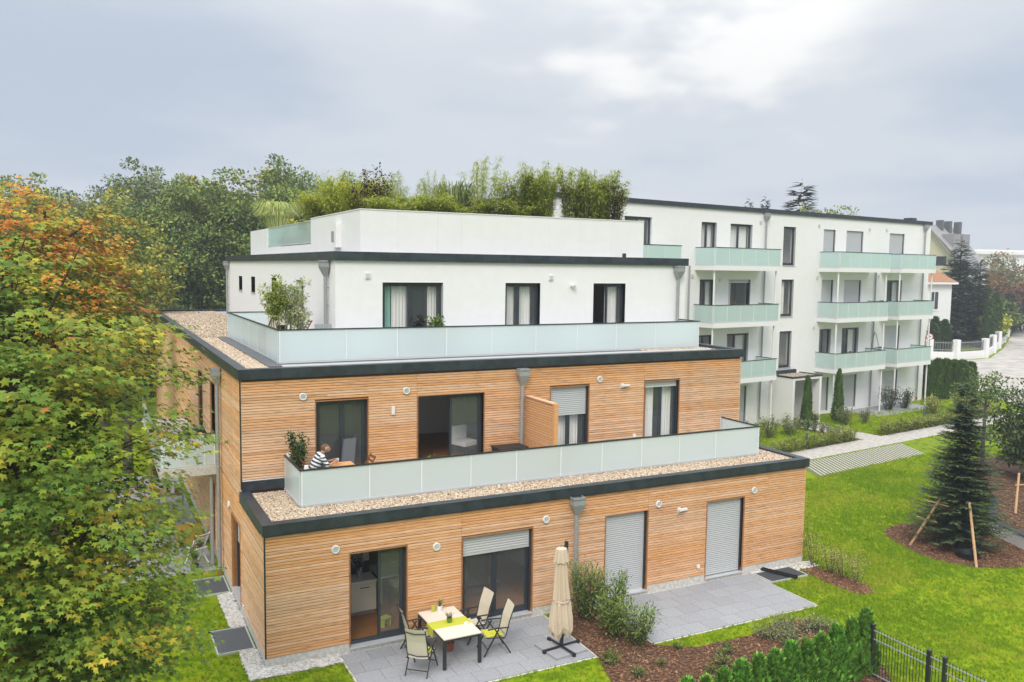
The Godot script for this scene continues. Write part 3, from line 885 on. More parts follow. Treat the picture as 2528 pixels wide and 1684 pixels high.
# ---------------------------------------------------------------- the white neighbour
func white_building() -> void:
	var B := thing("white_apartment_building", "white rendered four-storey apartment block with pale green glass balconies and dark roof edge", "building")
	var st := [[-15.66, -14.42], [-13.27, -11.36], [-4.53, -3.3], [-2.11, -0.24], [2.82, 4.65]]
	var ops := []
	for f in 4:
		var yt := 2.38 + f * 3.13 + (0.06 if f == 3 else 0.0)
		for s in st: ops.append([s[0], s[1], yt - 2.2, yt])
	for y in [[3.25, 5.5], [6.4, 8.66], [9.52, 11.85]]: ops.append([-8.5, -7.32, y[0], y[1]])
	ops.append([-21.4, -19.45, 9.7, 11.9])
	var mb := MB.new()
	wall_with_openings(mb, -26.0, 8.0, -0.3, 12.58, -0.36, 0.0, ops)
	pmb(B, "wall", mb, M.white_render, FW)
	pbox(B, "wall", M.white_render, 7.64, 8.0, -0.3, 12.58, -13.0, -0.361, FW)
	pbox(B, "wall", M.white_render, -26.0, -25.7, -0.3, 12.58, -13.0, -0.361, FW)
	pbox(B, "wall", M.white_render, -25.7, 7.64, -0.3, 12.58, -13.0, -12.7, FW)
	pbox(B, "roof_slab", M.membrane, -25.9, 7.9, 12.3, 12.62, -12.9, -0.1, FW)
	fascia_run(B, FW, -26.08, 8.08, 12.58, 12.82, -0.24, 0.08, [-19.0, -12.0, -5.0, 2.0])
	pbox(B, "fascia", M.fascia, 7.84, 8.08, 12.58, 12.82, -13.0, -0.241, FW)
	pbox(B, "fascia", M.fascia, -26.08, -25.84, 12.58, 12.82, -13.0, -0.241, FW)
	pbox(B, "roof_vent_box", M.fascia, 6.3, 6.95, 12.8, 13.05, -1.1, -0.5, FW)
	for f in 4:
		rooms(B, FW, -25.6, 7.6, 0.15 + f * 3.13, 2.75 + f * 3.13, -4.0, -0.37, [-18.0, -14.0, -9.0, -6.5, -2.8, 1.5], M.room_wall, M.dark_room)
	var sh := [[0.0, 1.0, 1.0, 1.0, 1.0], [0.0, 0.0, 0.0, 0.0, 1.0], [0.0, 0.06, 1.0, 1.0, 0.0], [0.0, 0.0, 1.0, 1.0, 0.66]]
	for f in 4:
		for i in 5:
			var o: Array = ops[f * 5 + i]
			var w := {"rev": 0.14, "shut": sh[f][i], "split": [0.0, 0.42, 1.0], "sill": false}
			if sh[f][i] < 0.5: w["curtain"] = [[0.0, 0.22], [0.6, 0.98]] if (f + i) % 2 == 0 else [[0.02, 0.3]]
			if f == 3 and i < 2: w["curtain"] = [[0.0, 0.95]] if i == 1 else [[0.3, 0.98]]
			window(B, FW, o[0], o[1], o[2], o[3], w)
	for i in 3:
		var o: Array = ops[20 + i]
		window(B, FW, o[0], o[1], o[2], o[3], {"called": "stair_window", "rev": 0.12, "curtain": [[0.0, 0.25 + 0.35 * (i % 2)]]})
	window(B, FW, ops[23][0], ops[23][1], ops[23][2], ops[23][3], {"rev": 0.12, "split": [0.0, 0.5, 1.0], "curtain": [[0.5, 0.9]]})
	# balconies
	for f in [1, 2, 3]:
		var y: float = [0.0, 3.1, 6.28, 9.42][f]
		for s in [[-16.1, -10.58], [-4.86, 0.62], [2.0, 6.2]]:
			var b := node(B, "balcony", FW)
			pbox(b, "balcony_slab", M.white_paint, s[0], s[1], y - 0.26, y, 0.001, 1.5)
			var w2: float = s[1] - s[0]
			var n := int(round(w2 / 1.1))
			var js := []
			for k in range(1, n): js.append(w2 * k / n)
			railing(b, "glass_railing", Vector3(s[0], y, 1.46), Vector3(s[1], y, 1.46), js, y + 1.0, M.frosted_green, M.dark_metal)
			railing(b, "glass_railing", Vector3(s[0] + 0.02, y, 0.03), Vector3(s[0] + 0.02, y, 1.42), [], y + 1.0, M.frosted_green, M.dark_metal)
			railing(b, "glass_railing", Vector3(s[1] - 0.02, y, 1.42), Vector3(s[1] - 0.02, y, 0.03), [], y + 1.0, M.frosted_green, M.dark_metal)
	var fb := node(B, "balcony", FW)
	pbox(fb, "balcony_slab", M.white_paint, -23.5, -18.69, 9.16, 9.42, 0.001, 1.5)
	railing(fb, "glass_railing", Vector3(-23.5, 9.42, 1.46), Vector3(-18.69, 9.42, 1.46), [1.2, 2.4, 3.6], 10.43, M.frosted_green, M.dark_metal)
	# slender posts between the balconies and downpipes
	for u in [-15.95, -10.75, -4.7, 0.5, 2.12, 6.08]:
		for q in [[0.0, 2.84], [3.1, 6.02], [6.28, 9.16]]:
			var m := MB.new()
			m.tube([Vector3(u, q[0], 1.3), Vector3(u, q[1], 1.3)], [0.05, 0.05], 8)
			pmb(B, "post", m, M.white_paint, FW)
	for u in [-10.25, 7.12]: downpipe(B, FW, u, 12.56, 0.3, 0.34, u > 0)
	for u in [1.3, -16.6]:
		var m := MB.new()
		m.tube([Vector3(u, 0.1, 0.1), Vector3(u, 9.4, 0.1)], [0.05, 0.05], 8)
		pmb(B, "downpipe", m, M.galvanised, FW)
	for v in [[-16.28, 8.83], [-5.05, 12.03], [0.43, 12.0], [2.42, 12.04], [-10.66, 12.01], [-5.03, 8.79], [-5.14, 5.65], [1.75, 8.9], [-14.0, 8.6]]:
		pbox(B, "wall_vent", M.alu, v[0] - 0.08, v[0] + 0.08, v[1] - 0.09, v[1] + 0.09, 0.0, 0.05, FW)
	# entrance porch
	var e := node(B, "entrance_porch", FW)
	pbox(e, "side_wall", M.white_render, -9.35, -9.15, 0.0, 2.72, 0.001, 1.75)
	pbox(e, "side_wall", M.white_render, -6.75, -6.58, 0.0, 2.72, 0.001, 1.75)
	pbox(e, "porch_roof", M.white_render, -9.35, -6.58, 2.721, 2.86, 0.001, 1.75)
	pbox(e, "roof_edge", M.fascia, -9.38, -6.55, 2.861, 2.95, 1.62, 1.78)
	pbox(e, "roof_edge", M.fascia, -9.38, -9.22, 2.861, 2.95, 0.2, 1.619)
	pbox(e, "roof_edge", M.fascia, -6.71, -6.55, 2.861, 2.95, 0.2, 1.619)
	pbox(e, "wall_flashing", M.fascia, -9.38, -6.9, 2.861, 3.12, 0.001, 0.16)
	pbox(e, "entrance_door", M.frame, -8.6, -7.4, 0.05, 2.3, 0.002, 0.04)
	var xs := []
	var cs := []
	var pm := MB.new()
	pm.lathe([Vector2(0.0, -0.6), Vector2(0.9, -0.2), Vector2(0.8, 0.4), Vector2(0.0, 0.7)], Vector3.ZERO, 5)
	for i in 700:
		var g := rng.randf_range(0.5, 1.1)
		xs.append(Transform3D(Basis(Vector3.UP, rng.randf() * TAU).scaled_local(Vector3.ONE * rng.randf_range(0.03, 0.05)), Vector3(rng.randf_range(-9.2, -6.73), 2.885, rng.randf_range(0.2, 1.6))))
		cs.append(Color(0.5 * g, 0.42 * g, 0.32 * g))
	multi(e, "roof_gravel", pm.commit(), M.pebble, xs, cs)

# ---------------------------------------------------------------- ground
func poly(pts: Array, y: float, mb: MB) -> void:
	var p2 := PackedVector2Array()
	for p in pts: p2.append(p)
	var ix := Geometry2D.triangulate_polygon(p2)
	for i in range(0, ix.size(), 3):
		var a := Vector3(p2[ix[i]].x, y, p2[ix[i]].y)
		var b := Vector3(p2[ix[i + 1]].x, y, p2[ix[i + 1]].y)
		var c := Vector3(p2[ix[i + 2]].x, y, p2[ix[i + 2]].y)
		if (c - a).cross(b - a).y > 0: mb.tri(a, b, c)
		else: mb.tri(a, c, b)

func wf(u: float, d: float) -> Vector2:
	var p := FW * Vector3(u, 0, d)
	return Vector2(p.x, p.z)

const BED_A := [Vector2(7.22, 0.12), Vector2(8.7, 0.12), Vector2(8.74, 2.75), Vector2(9.6, 3.3), Vector2(11.2, 3.35), Vector2(12.6, 3.1), Vector2(13.4, 3.3), Vector2(13.6, 4.2), Vector2(12.9, 6.0), Vector2(12.2, 6.9), Vector2(5.9, 6.9), Vector2(6.6, 4.4), Vector2(6.9, 3.4), Vector2(7.16, 2.7)]
const BED_B := [Vector2(15.95, 0.3), Vector2(16.45, 0.25), Vector2(16.75, 1.2), Vector2(16.75, 2.3), Vector2(16.4, 2.75), Vector2(15.95, 2.6), Vector2(15.85, 1.5)]
var bed_c := []
var path_polys := []

func ground() -> void:
	var mb := MB.new()
	mb.quad(Vector3(-300, 0, -420), Vector3(600, 0, -420), Vector3(600, 0, 60), Vector3(-300, 0, 60))
	structure("lawn", mb, M.lawn)
	# paved patios
	for q in [[1.7, 7.12, 2.66], [8.8, 14.28, 2.66]]:
		var p := Node3D.new()
		p.name = numbered("patio")
		add_child(p)
		p.set_meta("kind", "structure")
		pbox(p, "bedding", M.concrete, q[0] - 0.05, q[1] + 0.05, -0.1, 0.006, 0.0, q[2] + 0.05)
		var sx := 0.6
		var nz := 5
		var sz: float = (q[2] - 0.06) / nz
		for k in nz:
			var x: float = q[0] - (0.3 if k % 2 else 0.0)
			while x < q[1] - 0.01:
				var a := maxf(x, q[0])
				var b := minf(x + sx, q[1])
				var sm := MB.new()
				var g := rng.randf_range(0.9, 1.05)
				sm.col = Color(g, g, g)
				sm.bx(a + 0.004, b - 0.004, 0.007, 0.02 + rng.randf() * 0.003, 0.06 + k * sz + 0.004, 0.06 + (k + 1) * sz - 0.004)
				pmb(p, "paving_slab", sm, M.slab)
				x += sx
	mb = MB.new()
	mb.bx(-3.2, -0.15, -0.1, 0.015, -20.0, -7.0)
	structure("side_patio", mb, M.slab)
	# mulch beds
	mb = MB.new()
	poly(BED_A, 0.012, mb)
	structure("mulch_bed", mb, M.mulch)
	mb = MB.new()
	poly(BED_B, 0.012, mb)
	structure("mulch_bed", mb, M.mulch)
	for i in 22:
		var t := TAU * i / 22
		bed_c.append(Vector2(22.6 + cos(t) * 2.0 * (1.0 + 0.08 * sin(3 * t)), 0.9 + sin(t) * 2.35))
	mb = MB.new()
	poly(bed_c, 0.012, mb)
	structure("mulch_bed", mb, M.mulch)
	# raised bed behind a low white wall at the right
	mb = MB.new()
	poly([Vector2(25.2, 0.55), Vector2(24.4, 2.3), Vector2(27.0, 4.2), Vector2(38.0, 1.0), Vector2(37.0, -6.0), Vector2(33.2, -6.0), Vector2(28.0, -1.2)], 0.42, mb)
	structure("raised_bed", mb, M.mulch)
	# path, grid pavers and beds along the white building
	mb = MB.new()
	path_polys = [[wf(-28, 6.27), wf(20, 6.27), wf(20, 7.8), wf(-28, 7.8)], [wf(-9.2, 1.6), wf(-7.4, 1.6), wf(-7.4, 6.27), wf(-9.2, 6.27)]]
	poly(path_polys[0], 0.014, mb)
	structure("path", mb, M.path)
	mb = MB.new()
	poly(path_polys[1], 0.014, mb)
	structure("path", mb, M.path)
	mb = MB.new()
	poly([wf(-17.4, 7.95), wf(-8.4, 7.95), wf(-9.7, 10.08), wf(-18.6, 10.15)], 0.008, mb)
	var gp := structure("grid_paving", mb, mt("paver_soil", lin(0.13, 0.15, 0.06), 1.0))
	var k := 0
	var u := -17.6
	while u < -9.0:
		var bm := MB.new()
		bm.box(Vector3(0, 0.016, 0), Vector3(0.065, 0.02, 2.5), Basis.IDENTITY)
		pmb(gp, "paver_bar", bm, M.concrete, FW * Transform3D(Basis(Vector3.UP, -0.58), Vector3(u, 0, 9.03)))
		u += 0.25
	mb = MB.new()
	poly([wf(-8.55, 7.95), wf(6.0, 7.95), wf(6.0, 10.0), wf(-9.65, 10.08)], 0.006, mb)
	var gq := structure("grid_paving", mb, M.lawn)
	u = -8.5
	while u < 6.0:
		var bm := MB.new()
		bm.box(Vector3(0, 0.008, 0), Vector3(0.05, 0.012, 2.0))
		pmb(gq, "paver_bar", bm, mt("paver_green", lin(0.2, 0.24, 0.09), 1.0) if not M.has("paver_green") else M.paver_green, FW * Transform3D(Basis(Vector3.UP, -0.58), Vector3(u, 0, 9.0)))
		u += 0.4
	for q in [[-24.0, -9.3, 5.75, 6.25], [-7.3, 4.9, 5.75, 6.25], [-9.75, -9.25, 2.0, 5.7]]:
		mb = MB.new()
		poly([wf(q[0], q[2]), wf(q[1], q[2]), wf(q[1], q[3]), wf(q[0], q[3])], 0.01, mb)
		structure("planting_strip", mb, M.mulch)
	mb = MB.new()
	poly([wf(-1.5, 0.0), wf(5.5, 0.0), wf(5.5, 2.6), wf(-1.5, 2.6)], 0.012, mb)
	structure("patio", mb, M.slab)
	# street
	mb = MB.new()
	poly([Vector2(56.5, -16.8), Vector2(60.2, -26.0), Vector2(66.0, -42.0), Vector2(77.0, -40.2), Vector2(79.0, -38.5), Vector2(84.3, -38.8), Vector2(97.0, -45.5), Vector2(130.0, -65.0), Vector2(230.0, -120.0), Vector2(300.0, -100.0), Vector2(200.0, 40.0), Vector2(70.0, 40.0)], 0.02, mb)
	structure("road", mb, M.asphalt)
	mb = MB.new()
	poly([Vector2(53.6, -15.5), Vector2(59.0, -23.5), Vector2(61.8, -26.0), Vector2(63.0, -24.0), Vector2(58.0, -16.0)], 0.03, mb)
	structure("pavement", mb, M.path)
	mb = MB.new()
	for q in [[Vector3(66, 0, -41.4), Vector3(74.5, 0, -36.9)], [Vector3(74.5, 0, -36.9), Vector3(96, 0, -27.0)], [Vector3(57.2, 0, -16.0), Vector3(62.6, 0, -24.6)]]:
		mb.bar(q[0] + Vector3(0, 0.05, 0), q[1] + Vector3(0, 0.05, 0), 0.14, 0.12)
	structure("kerb", mb, M.concrete)
	# white pebble strip along the plinth
	var ps := Node3D.new()
	ps.name = "gravel_strip"
	add_child(ps)
	ps.set_meta("kind", "structure")
	pebbles(ps, [[-0.4, -0.02, -4.9, -2.56, 0.006, 900], [-0.42, -0.02, -1.08, 0.0, 0.006, 500], [-0.42, 1.66, 0.0, 0.42, 0.006, 900], [14.3, 16.6, 0.0, 0.12, 0.006, 200], [15.8, 16.75, 0.02, 0.45, 0.006, 300]], 0.04, false)
	# steel gratings over the light wells
	for q in [[-0.9, -0.04, -6.3, -4.98], [-0.9, -0.04, -2.5, -1.12], [14.34, 15.78, 0.14, 0.92]]:
		var g := thing("light_well_grating", "grey steel grating over a light well in the %s" % ("gravel beside the bare patio" if q[0] > 5 else "lawn beside the timber side wall"), "grating", Vector3.ZERO, 0.0, "gratings over light wells")
		mb = MB.new()
		mb.bx(q[0], q[1], 0.0, 0.05, q[2], q[2] + 0.03); mb.bx(q[0], q[1], 0.0, 0.05, q[3] - 0.03, q[3])
		mb.bx(q[0], q[0] + 0.03, 0.0, 0.05, q[2] + 0.03, q[3] - 0.03); mb.bx(q[1] - 0.03, q[1], 0.0, 0.05, q[2] + 0.03, q[3] - 0.03)
		pmb(g, "frame", mb, M.alu)
		pbox(g, "mesh_backing", M.grating, q[0] + 0.03, q[1] - 0.03, 0.0, 0.022, q[2] + 0.03, q[3] - 0.03)
		mb = MB.new()
		var x: float = q[0] + 0.06
		while x < q[1] - 0.03:
			mb.bx(x, x + 0.008, 0.023, 0.045, q[2] + 0.03, q[3] - 0.03)
			x += 0.035
		var gm := pmb(g, "grating_bars", mb, M.grating)
		gm.set_meta("kind", "stuff")
	var bm := thing("metal_bar", "black metal channel lying on the grating", "bar", Vector3(15.0, 0.05, 0.52), 0.42)
	mb = MB.new()
	mb.bx(-0.07, 0.07, 0.0, 0.012, -0.55, 0.55); mb.bx(-0.07, -0.055, 0.013, 0.07, -0.55, 0.55); mb.bx(0.055, 0.07, 0.013, 0.07, -0.55, 0.55)
	pmb(bm, "channel", mb, M.black_plastic)

func in_poly(p: Vector2, pts: Array) -> bool:
	return Geometry2D.is_point_in_polygon(p, PackedVector2Array(pts))

func grass_and_chips() -> void:
	# blades of grass as tufts
	var mb := MB.new()
	for i in 7:
		var a := rng.randf() * TAU
		var o := Vector3(cos(a), 0, sin(a)) * rng.randf() * 0.03
		var l := Vector3(cos(a * 1.7), 0, sin(a * 1.7)) * rng.randf_range(0.01, 0.045)
		var hgt := rng.randf_range(0.035, 0.075)
		var s := Vector3(-sin(a), 0, cos(a)) * 0.0045
		mb.tri(o - s, o + l + Vector3(0, hgt, 0), o + s)
	var tuft := mb.commit()
	var xs := []
	var cs := []
	var nz := FastNoiseLite.new()
	nz.frequency = 0.3
	nz.seed = 4
	var nz2 := FastNoiseLite.new()
	nz2.frequency = 2.2
	nz2.seed = 8
	var zones := [[-5.0, 0.0, -8.0, 2.6, 9000, 1.15], [-0.4, 8.9, 0.4, 4.6, 7000, 1.2], [8.6, 17.0, 0.1, 6.5, 13000, 1.1], [12.2, 24.0, 0.0, 9.0, 24000, 1.2], [16.6, 30.0, -9.0, 2.5, 36000, 1.35], [26.0, 46.0, -9.0, 1.0, 17000, 1.8], [23.0, 50.0, -19.0, -11.8, 9000, 2.0]]
	for z in zones:
		for i in int(z[4]):
			var p := Vector2(rng.randf_range(z[0], z[1]), rng.randf_range(z[2], z[3]))
			if p.x > -0.02 and p.x < 16.5 and p.y < 0.02: continue
			if p.x > 1.66 and p.x < 7.16 and p.y < 2.7: continue
			if p.x > 8.76 and p.x < 14.32 and p.y < 2.7: continue
			if p.x > 7.1 and p.x < 8.8 and p.y < 2.8: continue
			if p.x < 1.8 and p.x > -0.43 and p.y > -1.1 and p.y < 0.43: continue
			if p.x > -0.95 and p.x < 0.0 and p.y < -1.08 and (p.y > -2.55 or p.y < -4.95 or p.x > -0.42): continue
			if p.x < 0.0 and p.y < -6.9: continue
			if p.x > 14.3 and p.x < 15.82 and p.y < 0.95: continue
			if in_poly(p, BED_A) or in_poly(p, BED_B) or in_poly(p, bed_c) or in_poly(p, path_polys[0]) or in_poly(p, path_polys[1]): continue
			var q := FW.affine_inverse() * Vector3(p.x, 0, p.y)
			if q.z > 7.9 and q.z < 10.1 and q.x < -8.7: continue
			var s: float = z[5] * rng.randf_range(0.7, 1.25)
			xs.append(Transform3D(Basis(Vector3.UP, rng.randf() * TAU).scaled_local(Vector3(s, s * rng.randf_range(0.7, 1.2), s)), Vector3(p.x, 0.0, p.y)))
			var k := nz.get_noise_2d(p.x, p.y) * 1.0 + nz2.get_noise_2d(p.x, p.y) * 0.5 + rng.randfn(0, 0.25)
			var g := rng.randf_range(0.85, 1.15)
			if k > 0.45: cs.append(Color(0.37 * g, 0.38 * g, 0.05 * g))
			elif k > 0.0: cs.append(Color(0.265 * g, 0.37 * g, 0.018 * g))
			else: cs.append(Color(0.185 * g, 0.31 * g, 0.014 * g))
	var o := multi(self, "grass", tuft, M.grass_blade, xs, cs)
	tag(o, "short green lawn grass around the buildings", "grass", "", "stuff")
	# wood chips on the beds
	mb = MB.new()
	mb.box(Vector3.ZERO, Vector3(0.055, 0.01, 0.022))
	var chip := mb.commit()
	xs = []
	cs = []
	for z in [[5.9, 13.7, 0.1, 7.0, 13000, BED_A], [15.8, 16.8, 0.2, 2.8, 1800, BED_B], [20.3, 25.0, -1.8, 3.5, 7000, bed_c]]:
		for i in int(z[4]):
			var p := Vector2(rng.randf_range(z[0], z[1]), rng.randf_range(z[2], z[3]))
			if not in_poly(p, z[5]): continue
			var s := rng.randf_range(0.6, 1.7)
			xs.append(Transform3D(Basis.from_euler(Vector3(rng.randf_range(-0.4, 0.4), rng.randf() * TAU, rng.randf_range(-0.4, 0.4))).scaled_local(Vector3(s, s, s)), Vector3(p.x, 0.02 + rng.randf() * 0.015, p.y)))
			var g := rng.randf_range(0.5, 1.5)
			cs.append(Color(0.17 * g, 0.082 * g, 0.042 * g) if rng.randf() < 0.85 else Color(0.27 * g, 0.17 * g, 0.1 * g))
	for i in 5000:
		var p := Vector2(rng.randf_range(24.3, 33.0), rng.randf_range(-5.0, 3.5))
		if not in_poly(p, [Vector2(25.25, 0.6), Vector2(24.5, 2.3), Vector2(27.0, 4.1), Vector2(37.9, 1.0), Vector2(36.9, -5.9), Vector2(33.3, -5.9), Vector2(28.0, -1.1)]): continue
		var g := rng.randf_range(0.5, 1.5)
		xs.append(Transform3D(Basis.from_euler(Vector3(rng.randf_range(-0.4, 0.4), rng.randf() * TAU, 0)).scaled_local(Vector3.ONE * rng.randf_range(1.0, 2.2)), Vector3(p.x, 0.435 + rng.randf() * 0.02, p.y)))
		cs.append(Color(0.17 * g, 0.095 * g, 0.05 * g))
	o = multi(self, "wood_chips", chip, M.chip, xs, cs)
	tag(o, "brown bark chips covering the planting beds", "wood chips", "", "stuff")

# ---------------------------------------------------------------- plants
class LB:      # leaf builder: many small folded leaves in one mesh
	var v := PackedVector3Array()
	var n := PackedVector3Array()
	var c := PackedColorArray()
	var ix := PackedInt32Array()
	func leaf(p: Vector3, d: Vector3, up: Vector3, len: float, wid: float, col: Color) -> void:
		var s := d.cross(up)
		if s.length_squared() < 0.0001: s = d.cross(Vector3(0.3, 0.9, 0.2))
		s = s.normalized()
		var u := s.cross(d)
		var b := v.size()
		var m := p + d * len * 0.45
		v.append(p); v.append(m + s * wid * 0.5 + u * wid * 0.12); v.append(p + d * len); v.append(m - s * wid * 0.5 + u * wid * 0.12)
		for i in 4:
			n.append(u); c.append(col)
		ix.append(b); ix.append(b + 2); ix.append(b + 1)
		ix.append(b); ix.append(b + 3); ix.append(b + 2)
	func commit() -> ArrayMesh:
		var arr := []
		arr.resize(Mesh.ARRAY_MAX)
		arr[Mesh.ARRAY_VERTEX] = v; arr[Mesh.ARRAY_NORMAL] = n; arr[Mesh.ARRAY_COLOR] = c; arr[Mesh.ARRAY_INDEX] = ix
		var me := ArrayMesh.new()
		me.add_surface_from_arrays(Mesh.PRIMITIVE_TRIANGLES, arr)
		return me

func rdir() -> Vector3:
	var z := rng.randf_range(-1, 1)
	var a := rng.randf() * TAU
	var r := sqrt(1 - z * z)
	return Vector3(r * cos(a), z, r * sin(a))

func vary(c: Color, k := 0.16) -> Color:
	var g := 1.0 + rng.randfn(0, k)
	var h := rng.randfn(0, k * 0.4)
	return Color(clampf(c.r * (g + h), 0.005, 1), clampf(c.g * g, 0.005, 1), clampf(c.b * (g - h), 0.003, 1))

func clump_leaves(lb: LB, ce: Vector3, r: Vector3, count: int, len: float, wid: float, pal: Array, droop := 0.0) -> void:
	var base: Color = pal[rng.randi() % pal.size()]
	for i in count:
		var q := rdir()
		var p := q * pow(rng.randf(), 0.45)
		var d := (q + rdir() * 0.8 + Vector3(0, -droop, 0)).normalized()
		var up := (Vector3(0, 1.0, 0) + rdir() * 0.7 + q * 0.4).normalized()
		var s := rng.randf_range(0.65, 1.3)
		lb.leaf(ce + p * r, d, up, len * s, wid * s, vary(base if rng.randf() < 0.8 else pal[rng.randi() % pal.size()]))

func crown(rad: Vector3, clumps: int, per: int, cr: float, len: float, wid: float, pal: Array, rough := 0.25, ph := 0.0) -> ArrayMesh:
	# leaf clumps spread through an uneven ellipsoid round the origin
	var lb := LB.new()
	var nz := FastNoiseLite.new()
	nz.seed = int(ph * 100) + 3
	nz.frequency = 0.9
	for i in clumps:
		var q := rdir()
		var bump := 1.0 + rough * nz.get_noise_3d(q.x * 1.6 + ph, q.y * 1.6, q.z * 1.6) * 2.2
		var t := pow(rng.randf(), 0.38) * bump
		if q.y < -0.55: t *= 0.85
		var ce := q * t * rad
		var k := cr * rng.randf_range(0.7, 1.25)
		clump_leaves(lb, ce, Vector3(k * 1.2, k * 0.7, k * 1.2), per, len, wid, pal)
	return lb.commit()

func limbs(mb: MB, base: Vector3, h: float, r: float, reach: Vector3, count: int, y0 := 0.35) -> void:
	var pts := []
	var rs := []
	for i in 6:
		var t := i / 5.0
		pts.append(base + Vector3(sin(t * 2.1) * 0.05 * h * 0.2, h * t, cos(t * 1.7) * 0.04 * h * 0.2))
		rs.append(r * (1.0 - 0.8 * t) * (1.25 if i == 0 else 1.0))
	mb.tube(pts, rs, 8)
	for i in count:
		var t := y0 + (0.95 - y0) * (i + rng.randf() * 0.6) / count
		var a := i * 2.4 + rng.randf() * 0.7
		var s := base + Vector3(0, h * t, 0)
		var out := Vector3(cos(a) * reach.x, 0, sin(a) * reach.z) * (1.15 - t * 0.75)
		var rr := r * (1.0 - 0.75 * t) * 0.55
		mb.tube([s, s + out * 0.5 + Vector3(0, reach.y * 0.16, 0), s + out * 0.95 + Vector3(0, reach.y * 0.42, 0)], [rr, rr * 0.6, rr * 0.2], 5, false)

func broad_tree(called: String, label: String, at: Vector3, h: float, rad: Vector3, crown_mesh: Mesh, group: String, trunk := 0.25, scale := Vector3.ONE, turn := 0.0) -> Node3D:
	var t := thing(called, label, "tree", at, 0.0, group)
	var mb := MB.new()
	limbs(mb, Vector3(0, -0.05, 0), h * 0.86, trunk, rad, 7)
	pmb(t, "trunk", mb, M.bark)
	var c := part(t, "crown", crown_mesh, M.leaf, Transform3D(Basis(Vector3.UP, turn).scaled_local(scale), Vector3(0, h - rad.y * 1.13, 0)))
	c.set_meta("kind", "stuff")
	return t

func maple_leaf_mesh() -> ArrayMesh:
	# five-lobed leaf with a slight fold, about 1 across
	var mb := MB.new()
	var out := []
	var tips := [[-2.15, 0.55], [-1.05, 0.82], [0.0, 1.0], [1.05, 0.82], [2.15, 0.55]]
	for i in 5:
		var a: float = tips[i][0]
		out.append(Vector3(sin(a) * tips[i][1], 0, -cos(a) * tips[i][1]) * 0.62)
		if i < 4:
			var b: float = (tips[i][0] + tips[i + 1][0]) / 2
			out.append(Vector3(sin(b), 0, -cos(b)) * 0.25)
	for i in out.size(): out[i] = out[i] + Vector3(0, -0.25 * out[i].x * out[i].x - 0.12 * absf(out[i].z), 0)
	for i in out.size() - 1:
		mb.tri(Vector3(0, 0.02, 0.08), out[i], out[i + 1])
	return mb.commit()

func maple(called: String, label: String, at: Vector3, h: float, cy: float, rad: Vector3, sprays: int, per: int, leaf: float, pick: Callable, sd: int) -> void:
	var t := thing(called, label, "tree", at)
	var nz := FastNoiseLite.new()
	nz.seed = sd
	nz.frequency = 0.55
	var mb := MB.new()
	limbs(mb, Vector3(0, -0.05, 0), h * 0.93, 0.2, rad * 0.9, 15, 0.25)
	var xs := []
	var cs := []
	for i in sprays:
		var q := rdir()
		q.y *= 0.97
		var bump := 1.0 + 0.5 * nz.get_noise_3d(q.x * 2.6, q.y * 3.4, q.z * 2.6)
		var tt := pow(rng.randf(), 0.33) * bump
		var ce := Vector3(0, cy, 0) + q * tt * rad
		var outd := Vector3(q.x, 0.12, q.z).normalized()
		if i % 5 == 0:
			var root := Vector3(ce.x * 0.25, maxf(0.8, ce.y - 0.8), ce.z * 0.25)
			mb.tube([root, root.lerp(ce, 0.55) + Vector3(0, 0.1, 0), ce], [0.022, 0.012, 0.004], 4, false)
		# a drooping fan of leaves along a twig, lying in flat tiers as on a maple
		var side := outd.cross(Vector3.UP).normalized()
		for j in per:
			var a := rng.randf_range(-1, 1)
			var b := rng.randf_range(-0.75, 1.0)
			var p := ce + side * a * 0.42 + outd * b * 0.45 + Vector3(0, -0.16 * b * absf(b) - 0.1 * a * a + rng.randfn(0, 0.055), 0)
			var fwd := (outd * 0.8 + side * a * 0.9 + Vector3(0, -0.55, 0) + rdir() * 0.45).normalized()
			var up := (Vector3(0, 1, 0) + outd * 0.35 + rdir() * 0.4).normalized()
			var x := fwd.cross(up).normalized()
			up = x.cross(fwd).normalized()
			var s := leaf * rng.randf_range(0.6, 1.25)
			xs.append(Transform3D(Basis(x, up, -fwd).scaled_local(Vector3(s, s, s)), p))
			cs.append(pick.call(at + p, q))
	pmb(t, "trunk", mb, M.bark)
	multi(t, "crown", maple_leaf_mesh(), M.leaf, xs, cs)

func thuja_mesh(h: float, r: float, count: int, pal: Array, pointed := 0.5, ln := 0.13) -> ArrayMesh:
	# upright sprays over a narrow column, with a dark-free interior of shorter ones
	var lb := LB.new()
	for i in count:
		var y := pow(rng.randf(), 0.9)
		var a := rng.randf() * TAU
		var prof := pow(1.0 - y, pointed) * (0.86 + 0.14 * sin(y * 9.0 + a * 3.0)) * (0.75 + 0.25 * smoothstep(0.0, 0.12, y))
		prof *= 1.0 + 0.1 * sin(a * 5.0 + y * 13.0)
		var rr := r * prof * (1.0 if rng.randf() < 0.75 else rng.randf())
		var q := Vector3(cos(a), 0, sin(a))
		var d := (Vector3(0, 1, 0) + q * rng.randf_range(0.1, 0.8) + rdir() * 0.35).normalized()
		var s := rng.randf_range(0.5, 1.5)
		lb.leaf(q * rr + Vector3(0, y * h * 0.96, 0), d, (q + rdir() * 0.4).normalized(), ln * s, ln * 0.42 * s, vary(pal[rng.randi() % pal.size()], 0.2))
	return lb.commit()

